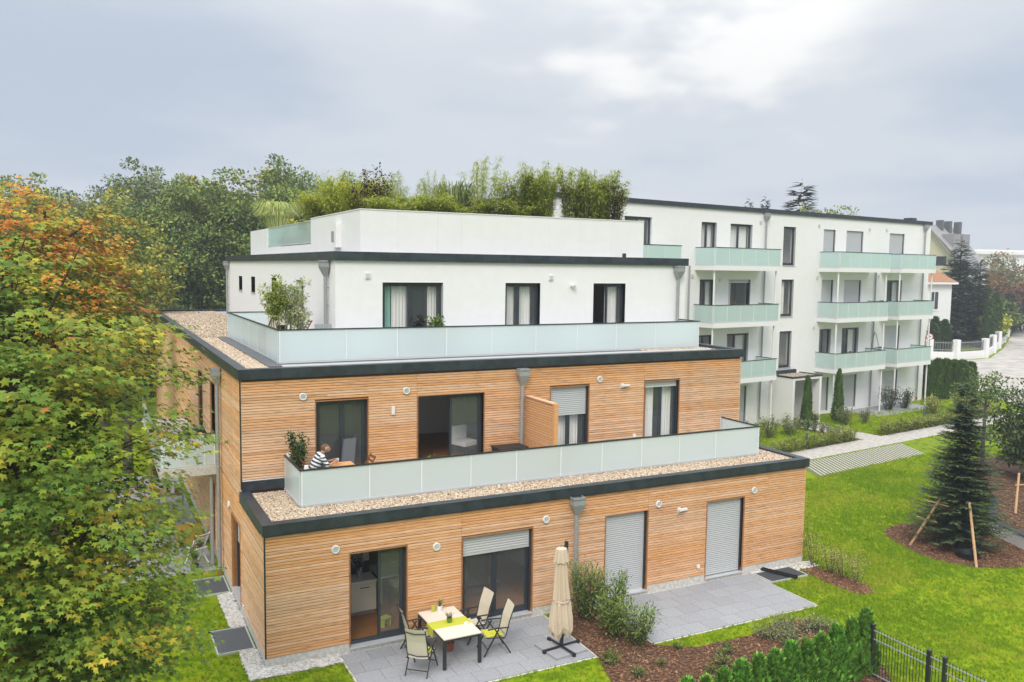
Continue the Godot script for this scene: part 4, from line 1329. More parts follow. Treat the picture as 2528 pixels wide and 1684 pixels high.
func spruce_mesh(h: float, r: float, whorls: int, pal: Array, sprays := 11, step := 0.1) -> ArrayMesh:
	var lb := LB.new()
	for w in whorls:
		var t := (w + rng.randf() * 0.5) / whorls
		var y0 := h * (0.03 + 0.95 * t)
		var k := sprays if t < 0.8 else 6
		for i in k:
			var y := y0 + rng.randfn(0, 0.022 * h)
			var a := TAU * (i + rng.randf()) / k
			var len := r * pow(1.0 - t, 0.8) * rng.randf_range(0.7, 1.15) + 0.12
			var dir := Vector3(cos(a), 0, sin(a))
			var m := int(len / step) + 1
			for j in m:
				var f := (j + 0.5) / m
				var p := dir * len * f + Vector3(0, y - len * 0.28 * f + len * 0.3 * f * f + (0.15 if t > 0.85 else 0.0) * f, 0)
				for s in [-1, 0, 1]:
					var d: Vector3 = (dir * 0.9 + dir.cross(Vector3.UP) * s * 0.9 + Vector3(0, 0.15 - 0.25 * absf(s), 0) + rdir() * 0.25).normalized()
					var l := (0.2 + 0.1 * rng.randf()) * (1.15 - 0.5 * f) * (step / 0.1)
					lb.leaf(p, d, Vector3(0, 1, 0), l, l * 0.34, vary(pal[rng.randi() % pal.size()], 0.2))
	# leader
	for i in 14:
		lb.leaf(Vector3(0, h * 0.93 + i * 0.02 * h * 0.35, 0), (rdir() + Vector3(0, 1.2, 0)).normalized(), Vector3.UP, 0.18, 0.05, vary(pal[0]))
	return lb.commit()

func bamboo_mesh(h: float, spread: float, culms: int, pal: Array, per := 46, ln := 0.2) -> Array:
	var lb := LB.new()
	var mb := MB.new()
	for i in culms:
		var a := rng.randf() * TAU
		var b := Vector3(cos(a), 0, sin(a)) * spread * 0.45 * sqrt(rng.randf())
		var lean := Vector3(cos(a), 0, sin(a)) * spread * rng.randf_range(0.1, 0.6)
		var hh := h * rng.randf_range(0.7, 1.0)
		var pts := []
		for k in 5:
			var t := k / 4.0
			pts.append(b + lean * t * t + Vector3(0, hh * (t - 0.06 * t * t * lean.length()), 0))
		mb.tube(pts, [0.014, 0.013, 0.011, 0.008, 0.003], 4, false)
		for k in per:
			var t := 0.12 + 0.88 * pow(rng.randf(), 0.8)
			var p: Vector3 = b + lean * t * t + Vector3(0, hh * (t - 0.06 * t * t * lean.length()), 0)
			var q := rdir()
			q.y *= 0.3
			p += q * rng.randf() * 0.3 * spread * (1.15 - t * 0.75)
			lb.leaf(p, (q + Vector3(0, -0.35, 0) + rdir() * 0.3).normalized(), Vector3.UP, ln * rng.randf_range(0.6, 1.2), ln * 0.22, vary(pal[rng.randi() % pal.size()], 0.2))
	return [lb.commit(), mb.commit()]

func plant(called: String, label: String, cat: String, at: Vector3, meshes: Array, group := "", turn := 0.0, sc := Vector3.ONE) -> Node3D:
	var t := thing(called, label, cat, at, turn, group)
	t.scale = sc
	if meshes.size() > 1: part(t, "stem", meshes[1], M.bark if called != "bamboo" else M.bamboo_culm)
	var f := part(t, "foliage", meshes[0], M.leaf_thin if called == "bamboo" else M.leaf)
	f.set_meta("kind", "stuff")
	return t

func shrub_mesh(rad: Vector3, stems: int, per: int, ln: float, wd: float, pal: Array, loose := 0.3) -> Array:
	# stems that rise and spread from the ground with leaves along them
	var lb := LB.new()
	var mb := MB.new()
	for i in stems:
		var a := rng.randf() * TAU
		var e := Vector3(cos(a) * rad.x * sqrt(rng.randf()), rad.y * rng.randf_range(0.65, 1.05), sin(a) * rad.z * sqrt(rng.randf()))
		var b := Vector3(e.x * 0.25, 0, e.z * 0.25)
		var m := Vector3(e.x * 0.7, e.y * 0.55, e.z * 0.7)
		mb.tube([b, m, e], [0.009, 0.006, 0.002], 4, false)
		for k in per:
			var t := 0.15 + 0.85 * rng.randf()
			var p := b.lerp(m, t * 2.0) if t < 0.5 else m.lerp(e, t * 2.0 - 1.0)
			var q := rdir()
			p += q * rng.randf() * loose * rad.x * 0.6
			p.y = maxf(p.y, 0.03)
			lb.leaf(p, (q + Vector3(0, 0.45, 0)).normalized(), (Vector3.UP + rdir() * 0.5).normalized(), ln * rng.randf_range(0.6, 1.25), wd * rng.randf_range(0.7, 1.2), vary(pal[rng.randi() % pal.size()], 0.2))
	return [lb.commit(), mb.commit()]

func grass_clump(h: float, r: float, count: int, pal: Array) -> ArrayMesh:
	# arching ornamental grass: ribbons of three pieces
	var mb := MB.new()
	for i in count:
		var a := rng.randf() * TAU
		var d := Vector3(cos(a), 0, sin(a))
		var s := Vector3(-sin(a), 0, cos(a)) * 0.014
		var hh := h * rng.randf_range(0.6, 1.05)
		var rr := r * rng.randf_range(0.25, 1.0)
		mb.col = vary(pal[rng.randi() % pal.size()])
		var p0 := d * 0.5 * r * rng.randf()
		var p1 := p0 + d * rr * 0.35 + Vector3(0, hh * 0.7, 0)
		var p2 := p0 + d * rr * 0.75 + Vector3(0, hh, 0)
		var p3 := p0 + d * rr * 1.1 + Vector3(0, hh * 0.7, 0)
		mb.quad(p0 - s, p1 - s, p1 + s, p0 + s)
		mb.quad(p1 - s, p2 - s * 0.8, p2 + s * 0.8, p1 + s)
		mb.tri(p2 - s * 0.8, p3, p2 + s * 0.8)
	return mb.commit()

const GREEN_MID := [Color(0.189, 0.266, 0.063), Color(0.238, 0.301, 0.063), Color(0.161, 0.217, 0.063)]
const GREEN_YEL := [Color(0.312, 0.319, 0.052), Color(0.247, 0.280, 0.052), Color(0.364, 0.332, 0.058), Color(0.182, 0.227, 0.052)]
const GREEN_DARK := [Color(0.123, 0.181, 0.058), Color(0.145, 0.203, 0.058), Color(0.109, 0.152, 0.058)]
const GREEN_GREY := [Color(0.170, 0.216, 0.082), Color(0.137, 0.194, 0.066), Color(0.205, 0.227, 0.092)]
const LIME := [Color(0.46, 0.49, 0.06), Color(0.38, 0.44, 0.06), Color(0.52, 0.51, 0.08), Color(0.28, 0.36, 0.05)]
const BAMB := [Color(0.33, 0.41, 0.06), Color(0.41, 0.46, 0.08), Color(0.24, 0.32, 0.05), Color(0.46, 0.48, 0.1)]
const COPPER := [Color(0.05, 0.022, 0.018), Color(0.075, 0.03, 0.02), Color(0.03, 0.02, 0.02)]
const THUJA := [Color(0.136, 0.320, 0.049), Color(0.182, 0.396, 0.053), Color(0.107, 0.244, 0.043)]
const SPRUCE := [Color(0.07, 0.105, 0.046), Color(0.085, 0.125, 0.055), Color(0.11, 0.145, 0.07), Color(0.055, 0.085, 0.04)]

func wood_behind() -> void:
	var defs := [[GREEN_MID, 0.0], [GREEN_YEL, 1.3], [GREEN_DARK, 2.1], [GREEN_GREY, 3.4], [GREEN_YEL + GREEN_MID, 4.2]]
	var names := ["broad mid-green tree in the wood behind the timber building", "yellowing broadleaf tree in the wood behind the timber building", "dark green tree deep in the wood behind the timber building", "grey-green tree rising above the wood behind the timber building", "tree of mixed green and yellow leaves in the wood behind the timber building"]
	var crowns := []
	for d in defs:
		crowns.append(crown(Vector3(4.6, 6.4, 4.6), 300, 92, 0.82, 0.27, 0.19, d[0], 0.3, d[1]))
	# x, z, height, kind
	var spots := [[-8.3, -54.1, 15.3, 4], [-6.1, -57.5, 15.1, 1], [-2.7, -33.1, 13.1, 1], [0.0, -68.2, 17.6, 3], [1.9, -53.5, 15.9, 0], [4.7, -56.7, 16.7, 1], [6.9, -53.2, 16.2, 0], [10.6, -58.2, 17.3, 4], [13.2, -54.7, 17.9, 0], [17.5, -59.3, 17.6, 0], [-8.7, -81.5, 17.2, 0], [-3.9, -83.6, 17.4, 2], [2.9, -82.5, 18.9, 3], [8.3, -75.2, 18.2, 2], [15.7, -76.1, 19.7, 3], [20.3, -76.1, 19.4, 0], [21.6, -66.1, 15.8, 2], [-10.4, -52.9, 14.7, 1], [4.2, -66.0, 13.5, 2], [11.8, -68.0, 13.0, 2], [-5.6, -46.0, 12.6, 0], [7.5, -63.0, 12.0, 2], [15.0, -66.0, 14.0, 2], [1.0, -61.0, 11.0, 2], [-12.5, -62.0, 16.5, 4]]
	for s in spots:
		var k := rng.randf_range(0.9, 1.1)
		broad_tree("broadleaf_tree", names[s[3]], Vector3(s[0], 0, s[1]), s[2], Vector3(4.4, 6.1, 4.4) * (s[2] / 16.5), crowns[s[3]], "trees of the wood behind the timber building", 0.24, Vector3(k, 1.0, k) * (s[2] / 16.5), rng.randf() * TAU)
	# undergrowth that closes the wood towards the ground
	var under := crown(Vector3(2.6, 2.4, 2.2), 90, 70, 0.7, 0.25, 0.16, GREEN_DARK + GREEN_MID, 0.2, 7.0)
	for i in 16:
		var x := -13.0 + i * 2.3
		var t := thing("undergrowth_bush", "low dark bush at the foot of the wood", "bush", Vector3(x, 0, -49.0 - rng.randf() * 4.0), rng.randf() * TAU, "bushes at the foot of the wood")
		var f := part(t, "foliage", under, M.leaf, Transform3D(Basis.from_scale(Vector3(1, rng.randf_range(1.0, 1.8), 1)), Vector3(0, 2.2, 0)))
		f.set_meta("kind", "stuff")
		var mb := MB.new()
		mb.tube([Vector3(0, -0.05, 0), Vector3(0, 2.0, 0)], [0.08, 0.04], 5, false)
		pmb(t, "stem", mb, M.bark)
	var wb := thing("willow_bush", "large rounded grey-green bush in front of the wood", "bush", Vector3(0.2, 0, -42.4))
	var wl := LB.new()
	for i in 5200:
		var q := rdir()
		q.y = absf(q.y)
		var p := q * pow(rng.randf(), 0.25) * Vector3(3.0, 7.6, 3.0)
		wl.leaf(p, (q + Vector3(0, 0.7, 0) + rdir() * 0.3).normalized(), q, 0.6, 0.07, vary([Color(0.09, 0.1, 0.045), Color(0.11, 0.105, 0.05)][rng.randi() % 2]))
	part(wb, "foliage", wl.commit(), M.leaf).set_meta("kind", "stuff")
	var wm := MB.new()
	for i in 6: wm.tube([Vector3(0, -0.05, 0), Vector3(cos(i * 1.1), 4.0, sin(i * 1.1))], [0.08, 0.03], 5, false)
	pmb(wb, "stem", wm, M.bark)

func foreground_maples() -> void:
	var nz := FastNoiseLite.new()
	nz.frequency = 0.5
	nz.seed = 77
	var near_pick := func(p: Vector3, _q: Vector3) -> Color:
		var k := nz.get_noise_3d(p.x, p.y * 1.2, p.z) + rng.randfn(0, 0.19) + 0.03
		if k > 0.42: return vary(Color(0.34, 0.28, 0.028), 0.18)
		if k > 0.14: return vary(Color(0.235, 0.275, 0.028), 0.18)
		if k > -0.2: return vary(Color(0.155, 0.235, 0.03), 0.18)
		if rng.randf() < 0.012: return vary(Color(0.36, 0.15, 0.03), 0.1)
		return vary(Color(0.1, 0.175, 0.026), 0.18)
	maple("maple_tree", "large green maple with yellowing lobed leaves beside the timber building", Vector3(-4.4, 0, 5.5), 9.5, 5.3, Vector3(2.3, 4.25, 2.25), 1040, 54, 0.125, near_pick, 5)
	var far_pick := func(p: Vector3, q: Vector3) -> Color:
		var k := nz.get_noise_3d(p.x * 1.2 + 20.0, p.y * 0.9, p.z * 1.2) + rng.randfn(0, 0.16) + 0.26 * q.y - 0.05
		if k > 0.24: return vary(Color(0.55, 0.2, 0.03), 0.16)
		if k > 0.08: return vary(Color(0.48, 0.33, 0.03), 0.16)
		if k > -0.2: return vary(Color(0.38, 0.34, 0.03), 0.16)
		return vary(Color(0.18, 0.22, 0.03), 0.16)
	maple("maple_tree", "orange and yellow autumn maple standing between the green maple and the wood", Vector3(-4.5, 0, -8.9), 11.4, 7.9, Vector3(2.75, 3.3, 2.6), 600, 44, 0.16, far_pick, 9)
	maple("maple_tree", "small rust-orange maple at the far corner of the timber building", Vector3(-2.0, 0, -21.0), 8.3, 6.2, Vector3(1.6, 2.2, 1.6), 120, 30, 0.22, func(_p: Vector3, _q: Vector3) -> Color: return vary([Color(0.34, 0.12, 0.03), Color(0.26, 0.15, 0.03), Color(0.16, 0.15, 0.02)][rng.randi() % 3], 0.15), 13)

func roof_garden() -> void:
	mt("bamboo_culm", lin(0.2, 0.2, 0.06), 0.6)
	var y := 10.4
	var tall := bamboo_mesh(2.7, 0.95, 34, BAMB, 150, 0.2)
	var tall2 := bamboo_mesh(2.6, 0.85, 30, BAMB + [Color(0.34, 0.36, 0.05)], 150, 0.19)
	var mid := bamboo_mesh(1.5, 1.2, 30, BAMB + LIME, 120, 0.19)
	var arch := bamboo_mesh(2.6, 1.5, 12, BAMB, 220, 0.19)
	var lime := bamboo_mesh(1.9, 1.5, 60, LIME, 110, 0.22)
	var g := "plants of the roof garden"
	var tl := "tall upright bamboo in the roof garden behind the white parapet"
	for s in [[11.3, -8.3, tall, 1.0], [11.9, -9.0, tall2, 0.9], [12.9, -8.5, tall2, 1.02], [13.5, -8.2, tall, 0.8], [14.0, -8.4, tall2, 1.0], [14.55, -8.6, tall, 0.9], [10.7, -8.8, tall, 0.86]]:
		plant("bamboo", tl, "bamboo", Vector3(s[0], y, s[1]), s[2], g, rng.randf() * TAU, Vector3(1, s[3], 1))
	plant("bamboo", "feathery arching bamboo that towers over the middle of the white parapet", "bamboo", Vector3(9.0, y, -8.4), arch, g, 0.4, Vector3(0.75, 1.08, 0.75))
	plant("bamboo", "slim feathery bamboo next to the copper-leaved shrub", "bamboo", Vector3(6.6, y, -9.4), arch, g, 2.4, Vector3(0.6, 0.84, 0.6))
	plant("bamboo", "slim pale bamboo between low bamboo clumps in the roof garden", "bamboo", Vector3(7.7, y, -9.2), arch, g, 4.4, Vector3(0.45, 0.85, 0.45))
	for x in [5.7, 6.4, 7.1, 7.9, 8.6, 9.8, 10.3]:
		plant("bamboo", "low bushy bamboo hanging over the white parapet", "bamboo", Vector3(x, y, -8.0 - rng.randf() * 0.5), mid, g, rng.randf() * TAU, Vector3(1, rng.randf_range(0.62, 0.9), 1))
	plant("bamboo", "wide yellow-green bamboo thicket at the left end of the roof garden", "bamboo", Vector3(5.6, y, -12.6), lime, g, 0.0, Vector3(1.0, 1.2, 1.3))
	plant("bamboo", "dense yellow-green bamboo left of the copper-leaved shrub", "bamboo", Vector3(5.5, y, -10.9), lime, g, 4.0, Vector3(0.9, 0.95, 0.9))
	plant("bamboo", "yellow-green bamboo thicket leaning over the glass of the roof garden", "bamboo", Vector3(5.5, y, -14.9), lime, g, 2.0, Vector3(1.0, 0.95, 1.2))
	var cop := shrub_mesh(Vector3(0.75, 2.1, 0.75), 26, 55, 0.1, 0.065, COPPER, 0.35)
	plant("copper_shrub", "dark copper-leaved shrub above the corner of the white parapet", "shrub", Vector3(5.5, y, -9.6), cop, g)
	plant("copper_shrub", "thin copper-leaved shrub at the right end of the roof garden", "shrub", Vector3(14.55, y, -8.0), shrub_mesh(Vector3(0.6, 1.9, 0.5), 14, 40, 0.1, 0.06, COPPER, 0.35), g)
	var mis := thing("ornamental_grass", "big arching pale grass above the white box of the roof garden", "grass", Vector3(5.2, 10.85, -24.2), 0.0, g)
	part(mis, "blade_clump", grass_clump(1.35, 1.0, 2600, [Color(0.42, 0.48, 0.14), Color(0.32, 0.42, 0.1), Color(0.5, 0.52, 0.26)]), M.grass_blade).set_meta("kind", "stuff")
	var mis2 := thing("ornamental_grass", "pale arching grass between the bamboo clumps of the roof garden", "grass", Vector3(8.6, y, -9.8), 0.0, g)
	part(mis2, "blade_clump", grass_clump(1.75, 1.0, 500, [Color(0.2, 0.24, 0.1), Color(0.14, 0.19, 0.06)]), M.grass_blade).set_meta("kind", "stuff")
	var hed := plant("golden_shrub", "low golden shrub behind the roof-garden glass", "shrub", Vector3(5.2, y - 0.4, -18.2), shrub_mesh(Vector3(0.8, 1.1, 1.6), 40, 45, 0.12, 0.06, LIME + [Color(0.32, 0.22, 0.04)], 0.35), g)
	plant("flowering_shrub", "white-flowered low shrub behind the roof-garden glass", "shrub", Vector3(4.95, y - 0.4, -15.0), shrub_mesh(Vector3(0.35, 0.85, 1.0), 26, 26, 0.06, 0.05, [Color(0.5, 0.42, 0.4), Color(0.16, 0.2, 0.08), Color(0.4, 0.38, 0.32)], 0.3), g)

func terrace_plants() -> void:
	# penthouse terrace
	var t := thing("potted_bamboo", "large pale potted bamboo on the corner of the penthouse terrace", "plant", Vector3(1.95, 6.5, -7.0))
	var mb := MB.new()
	mb.lathe([Vector2(0.0, 0.0), Vector2(0.24, 0.0), Vector2(0.3, 0.5), Vector2(0.27, 0.5), Vector2(0.26, 0.44), Vector2(0.0, 0.44)], Vector3.ZERO, 16)
	pmb(t, "pot", mb, M.terracotta)
	mt("bamboo_culm", lin(0.2, 0.2, 0.06), 0.6)
	var m := bamboo_mesh(1.7, 0.9, 16, [Color(0.3, 0.34, 0.06), Color(0.22, 0.28, 0.05)], 40, 0.14)
	part(t, "stem", m[1], M.bamboo_culm, Transform3D(Basis.IDENTITY, Vector3(0, 0.43, 0)))
	part(t, "foliage", crown(Vector3(0.42, 0.62, 0.4), 60, 40, 0.13, 0.12, 0.035, [Color(0.26, 0.32, 0.04), Color(0.34, 0.38, 0.06), Color(0.2, 0.26, 0.04)], 0.35, 1.7), M.leaf, Transform3D(Basis.IDENTITY, Vector3(-0.22, 1.55, 0.05))).set_meta("kind", "stuff")
	part(t, "foliage", crown(Vector3(0.42, 0.8, 0.42), 60, 38, 0.13, 0.12, 0.035, [Color(0.5, 0.52, 0.3), Color(0.36, 0.42, 0.16), Color(0.42, 0.44, 0.24)], 0.35, 2.9), M.leaf, Transform3D(Basis.IDENTITY, Vector3(0.3, 1.35, -0.1))).set_meta("kind", "stuff")
	var defs := [["dark-leaved round plant in a pot before the wide penthouse door", Vector3(5.75, 6.5, -5.75), [Color(0.03, 0.035, 0.03), Color(0.05, 0.05, 0.04)], Vector3(0.24, 0.8, 0.24)], ["bright green bushy plant in a pot before the wide penthouse door", Vector3(6.35, 6.5, -5.7), [Color(0.16, 0.25, 0.03), Color(0.1, 0.18, 0.03)], Vector3(0.3, 0.82, 0.28)]]
	for d in defs:
		var q := thing("potted_plant", d[0], "plant", d[1])
		mb = MB.new()
		mb.lathe([Vector2(0.0, 0.0), Vector2(0.13, 0.0), Vector2(0.17, 0.36), Vector2(0.15, 0.36), Vector2(0.14, 0.32), Vector2(0.0, 0.32)], Vector3.ZERO, 14)
		pmb(q, "pot", mb, M.dark_slab)
		var s := shrub_mesh(d[3], 18, 30, 0.1, 0.06, d[2], 0.4)
		part(q, "stem", s[1], M.bark, Transform3D(Basis.IDENTITY, Vector3(0, 0.31, 0)))
		part(q, "foliage", s[0], M.leaf, Transform3D(Basis.IDENTITY, Vector3(0, 0.31, 0))).set_meta("kind", "stuff")
	# shrub in the corner of the first-floor terrace
	var r := thing("potted_shrub", "glossy green shrub in a tall pot in the corner of the first-floor terrace", "plant", Vector3(1.32, 3.37, -2.6))
	mb = MB.new()
	mb.lathe([Vector2(0.0, 0.0), Vector2(0.15, 0.0), Vector2(0.19, 0.6), Vector2(0.16, 0.6), Vector2(0.15, 0.55), Vector2(0.0, 0.55)], Vector3.ZERO, 14)
	pmb(r, "pot", mb, M.terracotta)
	var s2 := shrub_mesh(Vector3(0.26, 0.98, 0.26), 16, 40, 0.1, 0.055, [Color(0.05, 0.1, 0.02), Color(0.08, 0.14, 0.03), Color(0.03, 0.07, 0.015)], 0.45)
	part(r, "stem", s2[1], M.bark, Transform3D(Basis.IDENTITY, Vector3(0, 0.5, 0)))
	part(r, "foliage", s2[0], M.leaf, Transform3D(Basis.IDENTITY, Vector3(0, 0.5, 0))).set_meta("kind", "stuff")
	plant("small_plant", "little green plant showing over the railing before the wide first-floor door", "plant", Vector3(4.62, 3.37, -1.6), shrub_mesh(Vector3(0.14, 0.98, 0.14), 4, 22, 0.1, 0.04, [Color(0.1, 0.2, 0.03)], 0.4))

func garden_plants() -> void:
	# oleander-like shrubs in the bed between the patios
	var pal := [Color(0.13, 0.21, 0.04), Color(0.18, 0.25, 0.06), Color(0.09, 0.15, 0.03), Color(0.24, 0.29, 0.09)]
	var ol := shrub_mesh(Vector3(0.55, 1.35, 0.5), 34, 52, 0.13, 0.032, pal, 0.45)
	var ol2 := shrub_mesh(Vector3(0.5, 1.1, 0.5), 28, 50, 0.13, 0.032, pal, 0.45)
	for s in [[8.0, 0.75, ol, 1.12, "tallest narrow-leaved shrub next to the downpipe"], [8.35, 1.35, ol, 1.05, "dense narrow-leaved shrub between the two patios"], [8.1, 2.0, ol2, 1.0, "narrow-leaved shrub in the middle of the bark bed"], [8.35, 2.6, ol2, 0.9, "low narrow-leaved shrub at the tip of the bark bed"]]:
		plant("garden_shrub", s[4], "shrub", Vector3(s[0], 0.012, s[1]), s[2], "", rng.randf() * TAU, Vector3(1, s[3], 1))
	# small perennials in the bark bed
	var per := shrub_mesh(Vector3(0.22, 0.2, 0.2), 12, 16, 0.07, 0.03, [Color(0.12, 0.18, 0.04), Color(0.2, 0.2, 0.08)], 0.6)
	for i in 26:
		var p := Vector2(rng.randf_range(6.6, 13.4), rng.randf_range(2.6, 5.2))
		if not in_poly(p, BED_A): continue
		plant("ground_plant", "small green perennial in the bark bed before the thuja hedge", "plant", Vector3(p.x, 0.012, p.y), per, "perennials in the bark bed", rng.randf() * TAU, Vector3.ONE * rng.randf_range(0.6, 1.3))
	for s in [[11.6, 3.6], [12.3, 3.45], [12.9, 3.7], [13.2, 3.9], [12.0, 3.9]]:
		plant("ground_plant", "pale-leaved low cover at the far edge of the bark bed", "plant", Vector3(s[0], 0.012, s[1]), shrub_mesh(Vector3(0.45, 0.25, 0.35), 22, 22, 0.06, 0.03, [Color(0.2, 0.24, 0.1), Color(0.14, 0.19, 0.05), Color(0.3, 0.3, 0.2)], 0.6), "pale cover in the bark bed")
	# thuja hedge
	var th := [thuja_mesh(1.4, 0.31, 3200, THUJA, 0.6, 0.13), thuja_mesh(1.4, 0.29, 3000, THUJA + [Color(0.155, 0.235, 0.03)], 0.75, 0.13), thuja_mesh(1.4, 0.33, 3300, THUJA + [Color(0.13, 0.22, 0.03)], 0.65, 0.13)]
	for i in 12:
		var x := 6.9 + i * 0.485
		var t := thing("thuja", "bright green thuja of the hedge next to the dark metal fence" if i < 11 else "tallest rounded thuja at the end of the hedge beside the fence post", "hedge", Vector3(x, 0, 6.3 - 0.03 * i), rng.randf() * TAU, "thuja hedge" if i < 11 else "")
		var h := 0.76 + 0.012 * i + rng.randf() * 0.1 if i < 11 else 1.05
		part(t, "foliage", th[i % 3], M.needle, Transform3D(Basis.from_scale(Vector3(1.0, h, 1.0)), Vector3.ZERO)).set_meta("kind", "stuff")
		var mb := MB.new()
		mb.tube([Vector3(0, -0.02, 0), Vector3(0, 1.1, 0)], [0.04, 0.015], 6, false)
		pmb(t, "trunk", mb, M.bark)
	# young whips in the bark strip right of the timber facade
	var wh := shrub_mesh(Vector3(0.42, 1.1, 0.4), 7, 60, 0.06, 0.035, [Color(0.26, 0.29, 0.07), Color(0.36, 0.34, 0.14), Color(0.3, 0.22, 0.1)], 0.7)
	for s in [[16.55, 0.45, 1.05], [16.6, 1.05, 0.85], [16.58, 1.55, 0.8], [16.55, 2.1, 0.85]]:
		plant("young_shrub", "thin twiggy young shrub in the bark strip by the timber corner", "shrub", Vector3(s[0], 0.012, s[1]), wh, "young shrubs in the bark strip", rng.randf() * TAU, Vector3(1, s[2], 1))
	# staked spruce
	var sp := thing("spruce_tree", "young dark spruce held by wooden stakes in a round bark bed", "tree", Vector3(22.6, 0.012, 1.0))
	part(sp, "crown", spruce_mesh(5.35, 1.45, 42, SPRUCE, 13, 0.1), M.needle, Transform3D(Basis.IDENTITY, Vector3(0, 0.25, 0))).set_meta("kind", "stuff")
	var tm := MB.new()
	tm.tube([Vector3(0, -0.02, 0), Vector3(0, 2.5, 0), Vector3(0, 5.3, 0)], [0.09, 0.05, 0.01], 8, false)
	pmb(sp, "trunk", tm, M.bark)
	var st := thing("tree_stakes", "peeled wooden stakes propping the young spruce", "stakes", Vector3(0, 0, 0))
	for q in [[Vector3(21.1, 0, 0.3), Vector3(21.75, 1.75, 0.9)], [Vector3(21.15, 0, 2.65), Vector3(21.95, 1.75, 1.75)], [Vector3(24.0, 0, 1.0), Vector3(23.2, 1.6, 1.0)]]:
		var m := MB.new()
		m.tube([q[0], q[1]], [0.045, 0.042], 8)
		pmb(st, "stake", m, M.stake)
	var cb := MB.new()
	cb.tube([Vector3(21.35, 0.98, 0.3), Vector3(21.6, 0.9, 0.9)], [0.025, 0.025], 6)
	pmb(st, "cross_bar", cb, M.stake)
	cb = MB.new()
	cb.tube([Vector3(21.55, 1.55, 0.5), Vector3(21.8, 1.48, 1.15)], [0.025, 0.025], 6)
	pmb(st, "cross_bar", cb, M.stake)
	var tub := thing("root_ball_tub", "low black tub at the foot of the staked spruce", "tub", Vector3(21.75, 0.012, 1.95), 0.3)
	tm = MB.new()
	tm.lathe([Vector2(0.0, 0.0), Vector2(0.3, 0.0), Vector2(0.36, 0.2), Vector2(0.33, 0.2), Vector2(0.28, 0.04), Vector2(0.0, 0.04)], Vector3.ZERO, 16)
	pmb(tub, "tub_wall", tm, M.black_plastic)
	# young standard tree and big evergreen at the right edge
	var yt := thing("young_tree", "young tree with a bare slender trunk and small round crown on the lawn", "tree", Vector3(33.6, 0.0, -5.6))
	tm = MB.new()
	tm.tube([Vector3(0, -0.02, 0), Vector3(0.02, 1.6, 0), Vector3(0, 3.1, 0.02), Vector3(0.1, 3.8, 0)], [0.11, 0.09, 0.05, 0.02], 8, false)
	for i in 6: tm.tube([Vector3(0, 2.9 + 0.1 * i, 0), Vector3(cos(i * 2.0) * 0.8, 3.5 + 0.1 * i, sin(i * 2.0) * 0.8)], [0.03, 0.008], 5, false)
	pmb(yt, "trunk", tm, M.grey_bark)
	part(yt, "crown", crown(Vector3(1.25, 0.8, 1.25), 42, 36, 0.3, 0.13, 0.08, [Color(0.13, 0.2, 0.04), Color(0.1, 0.16, 0.04)], 0.3, 2.0), M.leaf, Transform3D(Basis.IDENTITY, Vector3(0, 3.75, 0))).set_meta("kind", "stuff")
	var ev := thing("evergreen_bush", "tall dark glossy evergreen in the raised bed behind the low white wall", "bush", Vector3(32.6, 0.42, -2.4))
	part(ev, "foliage", crown(Vector3(1.7, 2.1, 1.9), 260, 52, 0.46, 0.16, 0.095, [Color(0.06, 0.1, 0.03), Color(0.1, 0.15, 0.05), Color(0.16, 0.2, 0.1)], 0.3, 5.0), M.leaf, Transform3D(Basis.IDENTITY, Vector3(0, 2.05, 0))).set_meta("kind", "stuff")
	tm = MB.new()
	for i in 5: tm.tube([Vector3(0, -0.02, 0), Vector3(cos(i * 1.3) * 0.7, 2.6, sin(i * 1.3) * 0.7)], [0.06, 0.02], 6, false)
	pmb(ev, "stem", tm, M.bark)
	var s2 := thing("tree_stakes", "wooden stake frame beside the glossy evergreen", "stakes", Vector3.ZERO)
	for q in [[Vector3(26.7, 0.42, 0.35), Vector3(27.5, 1.75, -0.1)], [Vector3(27.6, 0.42, 1.0), Vector3(27.75, 1.7, 0.2)]]:
		var m := MB.new()
		m.tube([q[0], q[1]], [0.045, 0.042], 8)
		pmb(s2, "stake", m, M.stake)
	cb = MB.new()
	cb.tube([Vector3(27.15, 1.35, 0.0), Vector3(27.8, 1.4, 0.3)], [0.025, 0.025], 6)
	pmb(s2, "cross_bar", cb, M.stake)
	# low white wall of the raised bed
	var lw := thing("garden_wall", "low white rendered wall holding the raised bed", "wall")
	var wm := MB.new()
	for q in [[Vector3(27.9, 0.22, -1.25), Vector3(25.0, 0.22, 0.62)], [Vector3(25.0, 0.22, 0.62), Vector3(24.2, 0.22, 2.4)], [Vector3(24.2, 0.22, 2.4), Vector3(24.0, 0.22, 4.4)]]:
		wm.bar(q[0], q[1], 0.2, 0.5)
	pmb(lw, "wall_body", wm, M.white_render)
	var wc := MB.new()
	for q in [[Vector3(27.9, 0.485, -1.25), Vector3(25.0, 0.485, 0.62)], [Vector3(25.0, 0.487, 0.62), Vector3(24.2, 0.487, 2.4)], [Vector3(24.2, 0.485, 2.4), Vector3(24.0, 0.485, 4.4)]]:
		wc.bar(q[0], q[1], 0.24, 0.026)
	pmb(lw, "coping", wc, M.fascia)
	# columns, hedges and shrubs before the white building
	var col := thuja_mesh(3.0, 0.42, 4200, [Color(0.08, 0.15, 0.03), Color(0.11, 0.18, 0.035)], 0.55, 0.16)
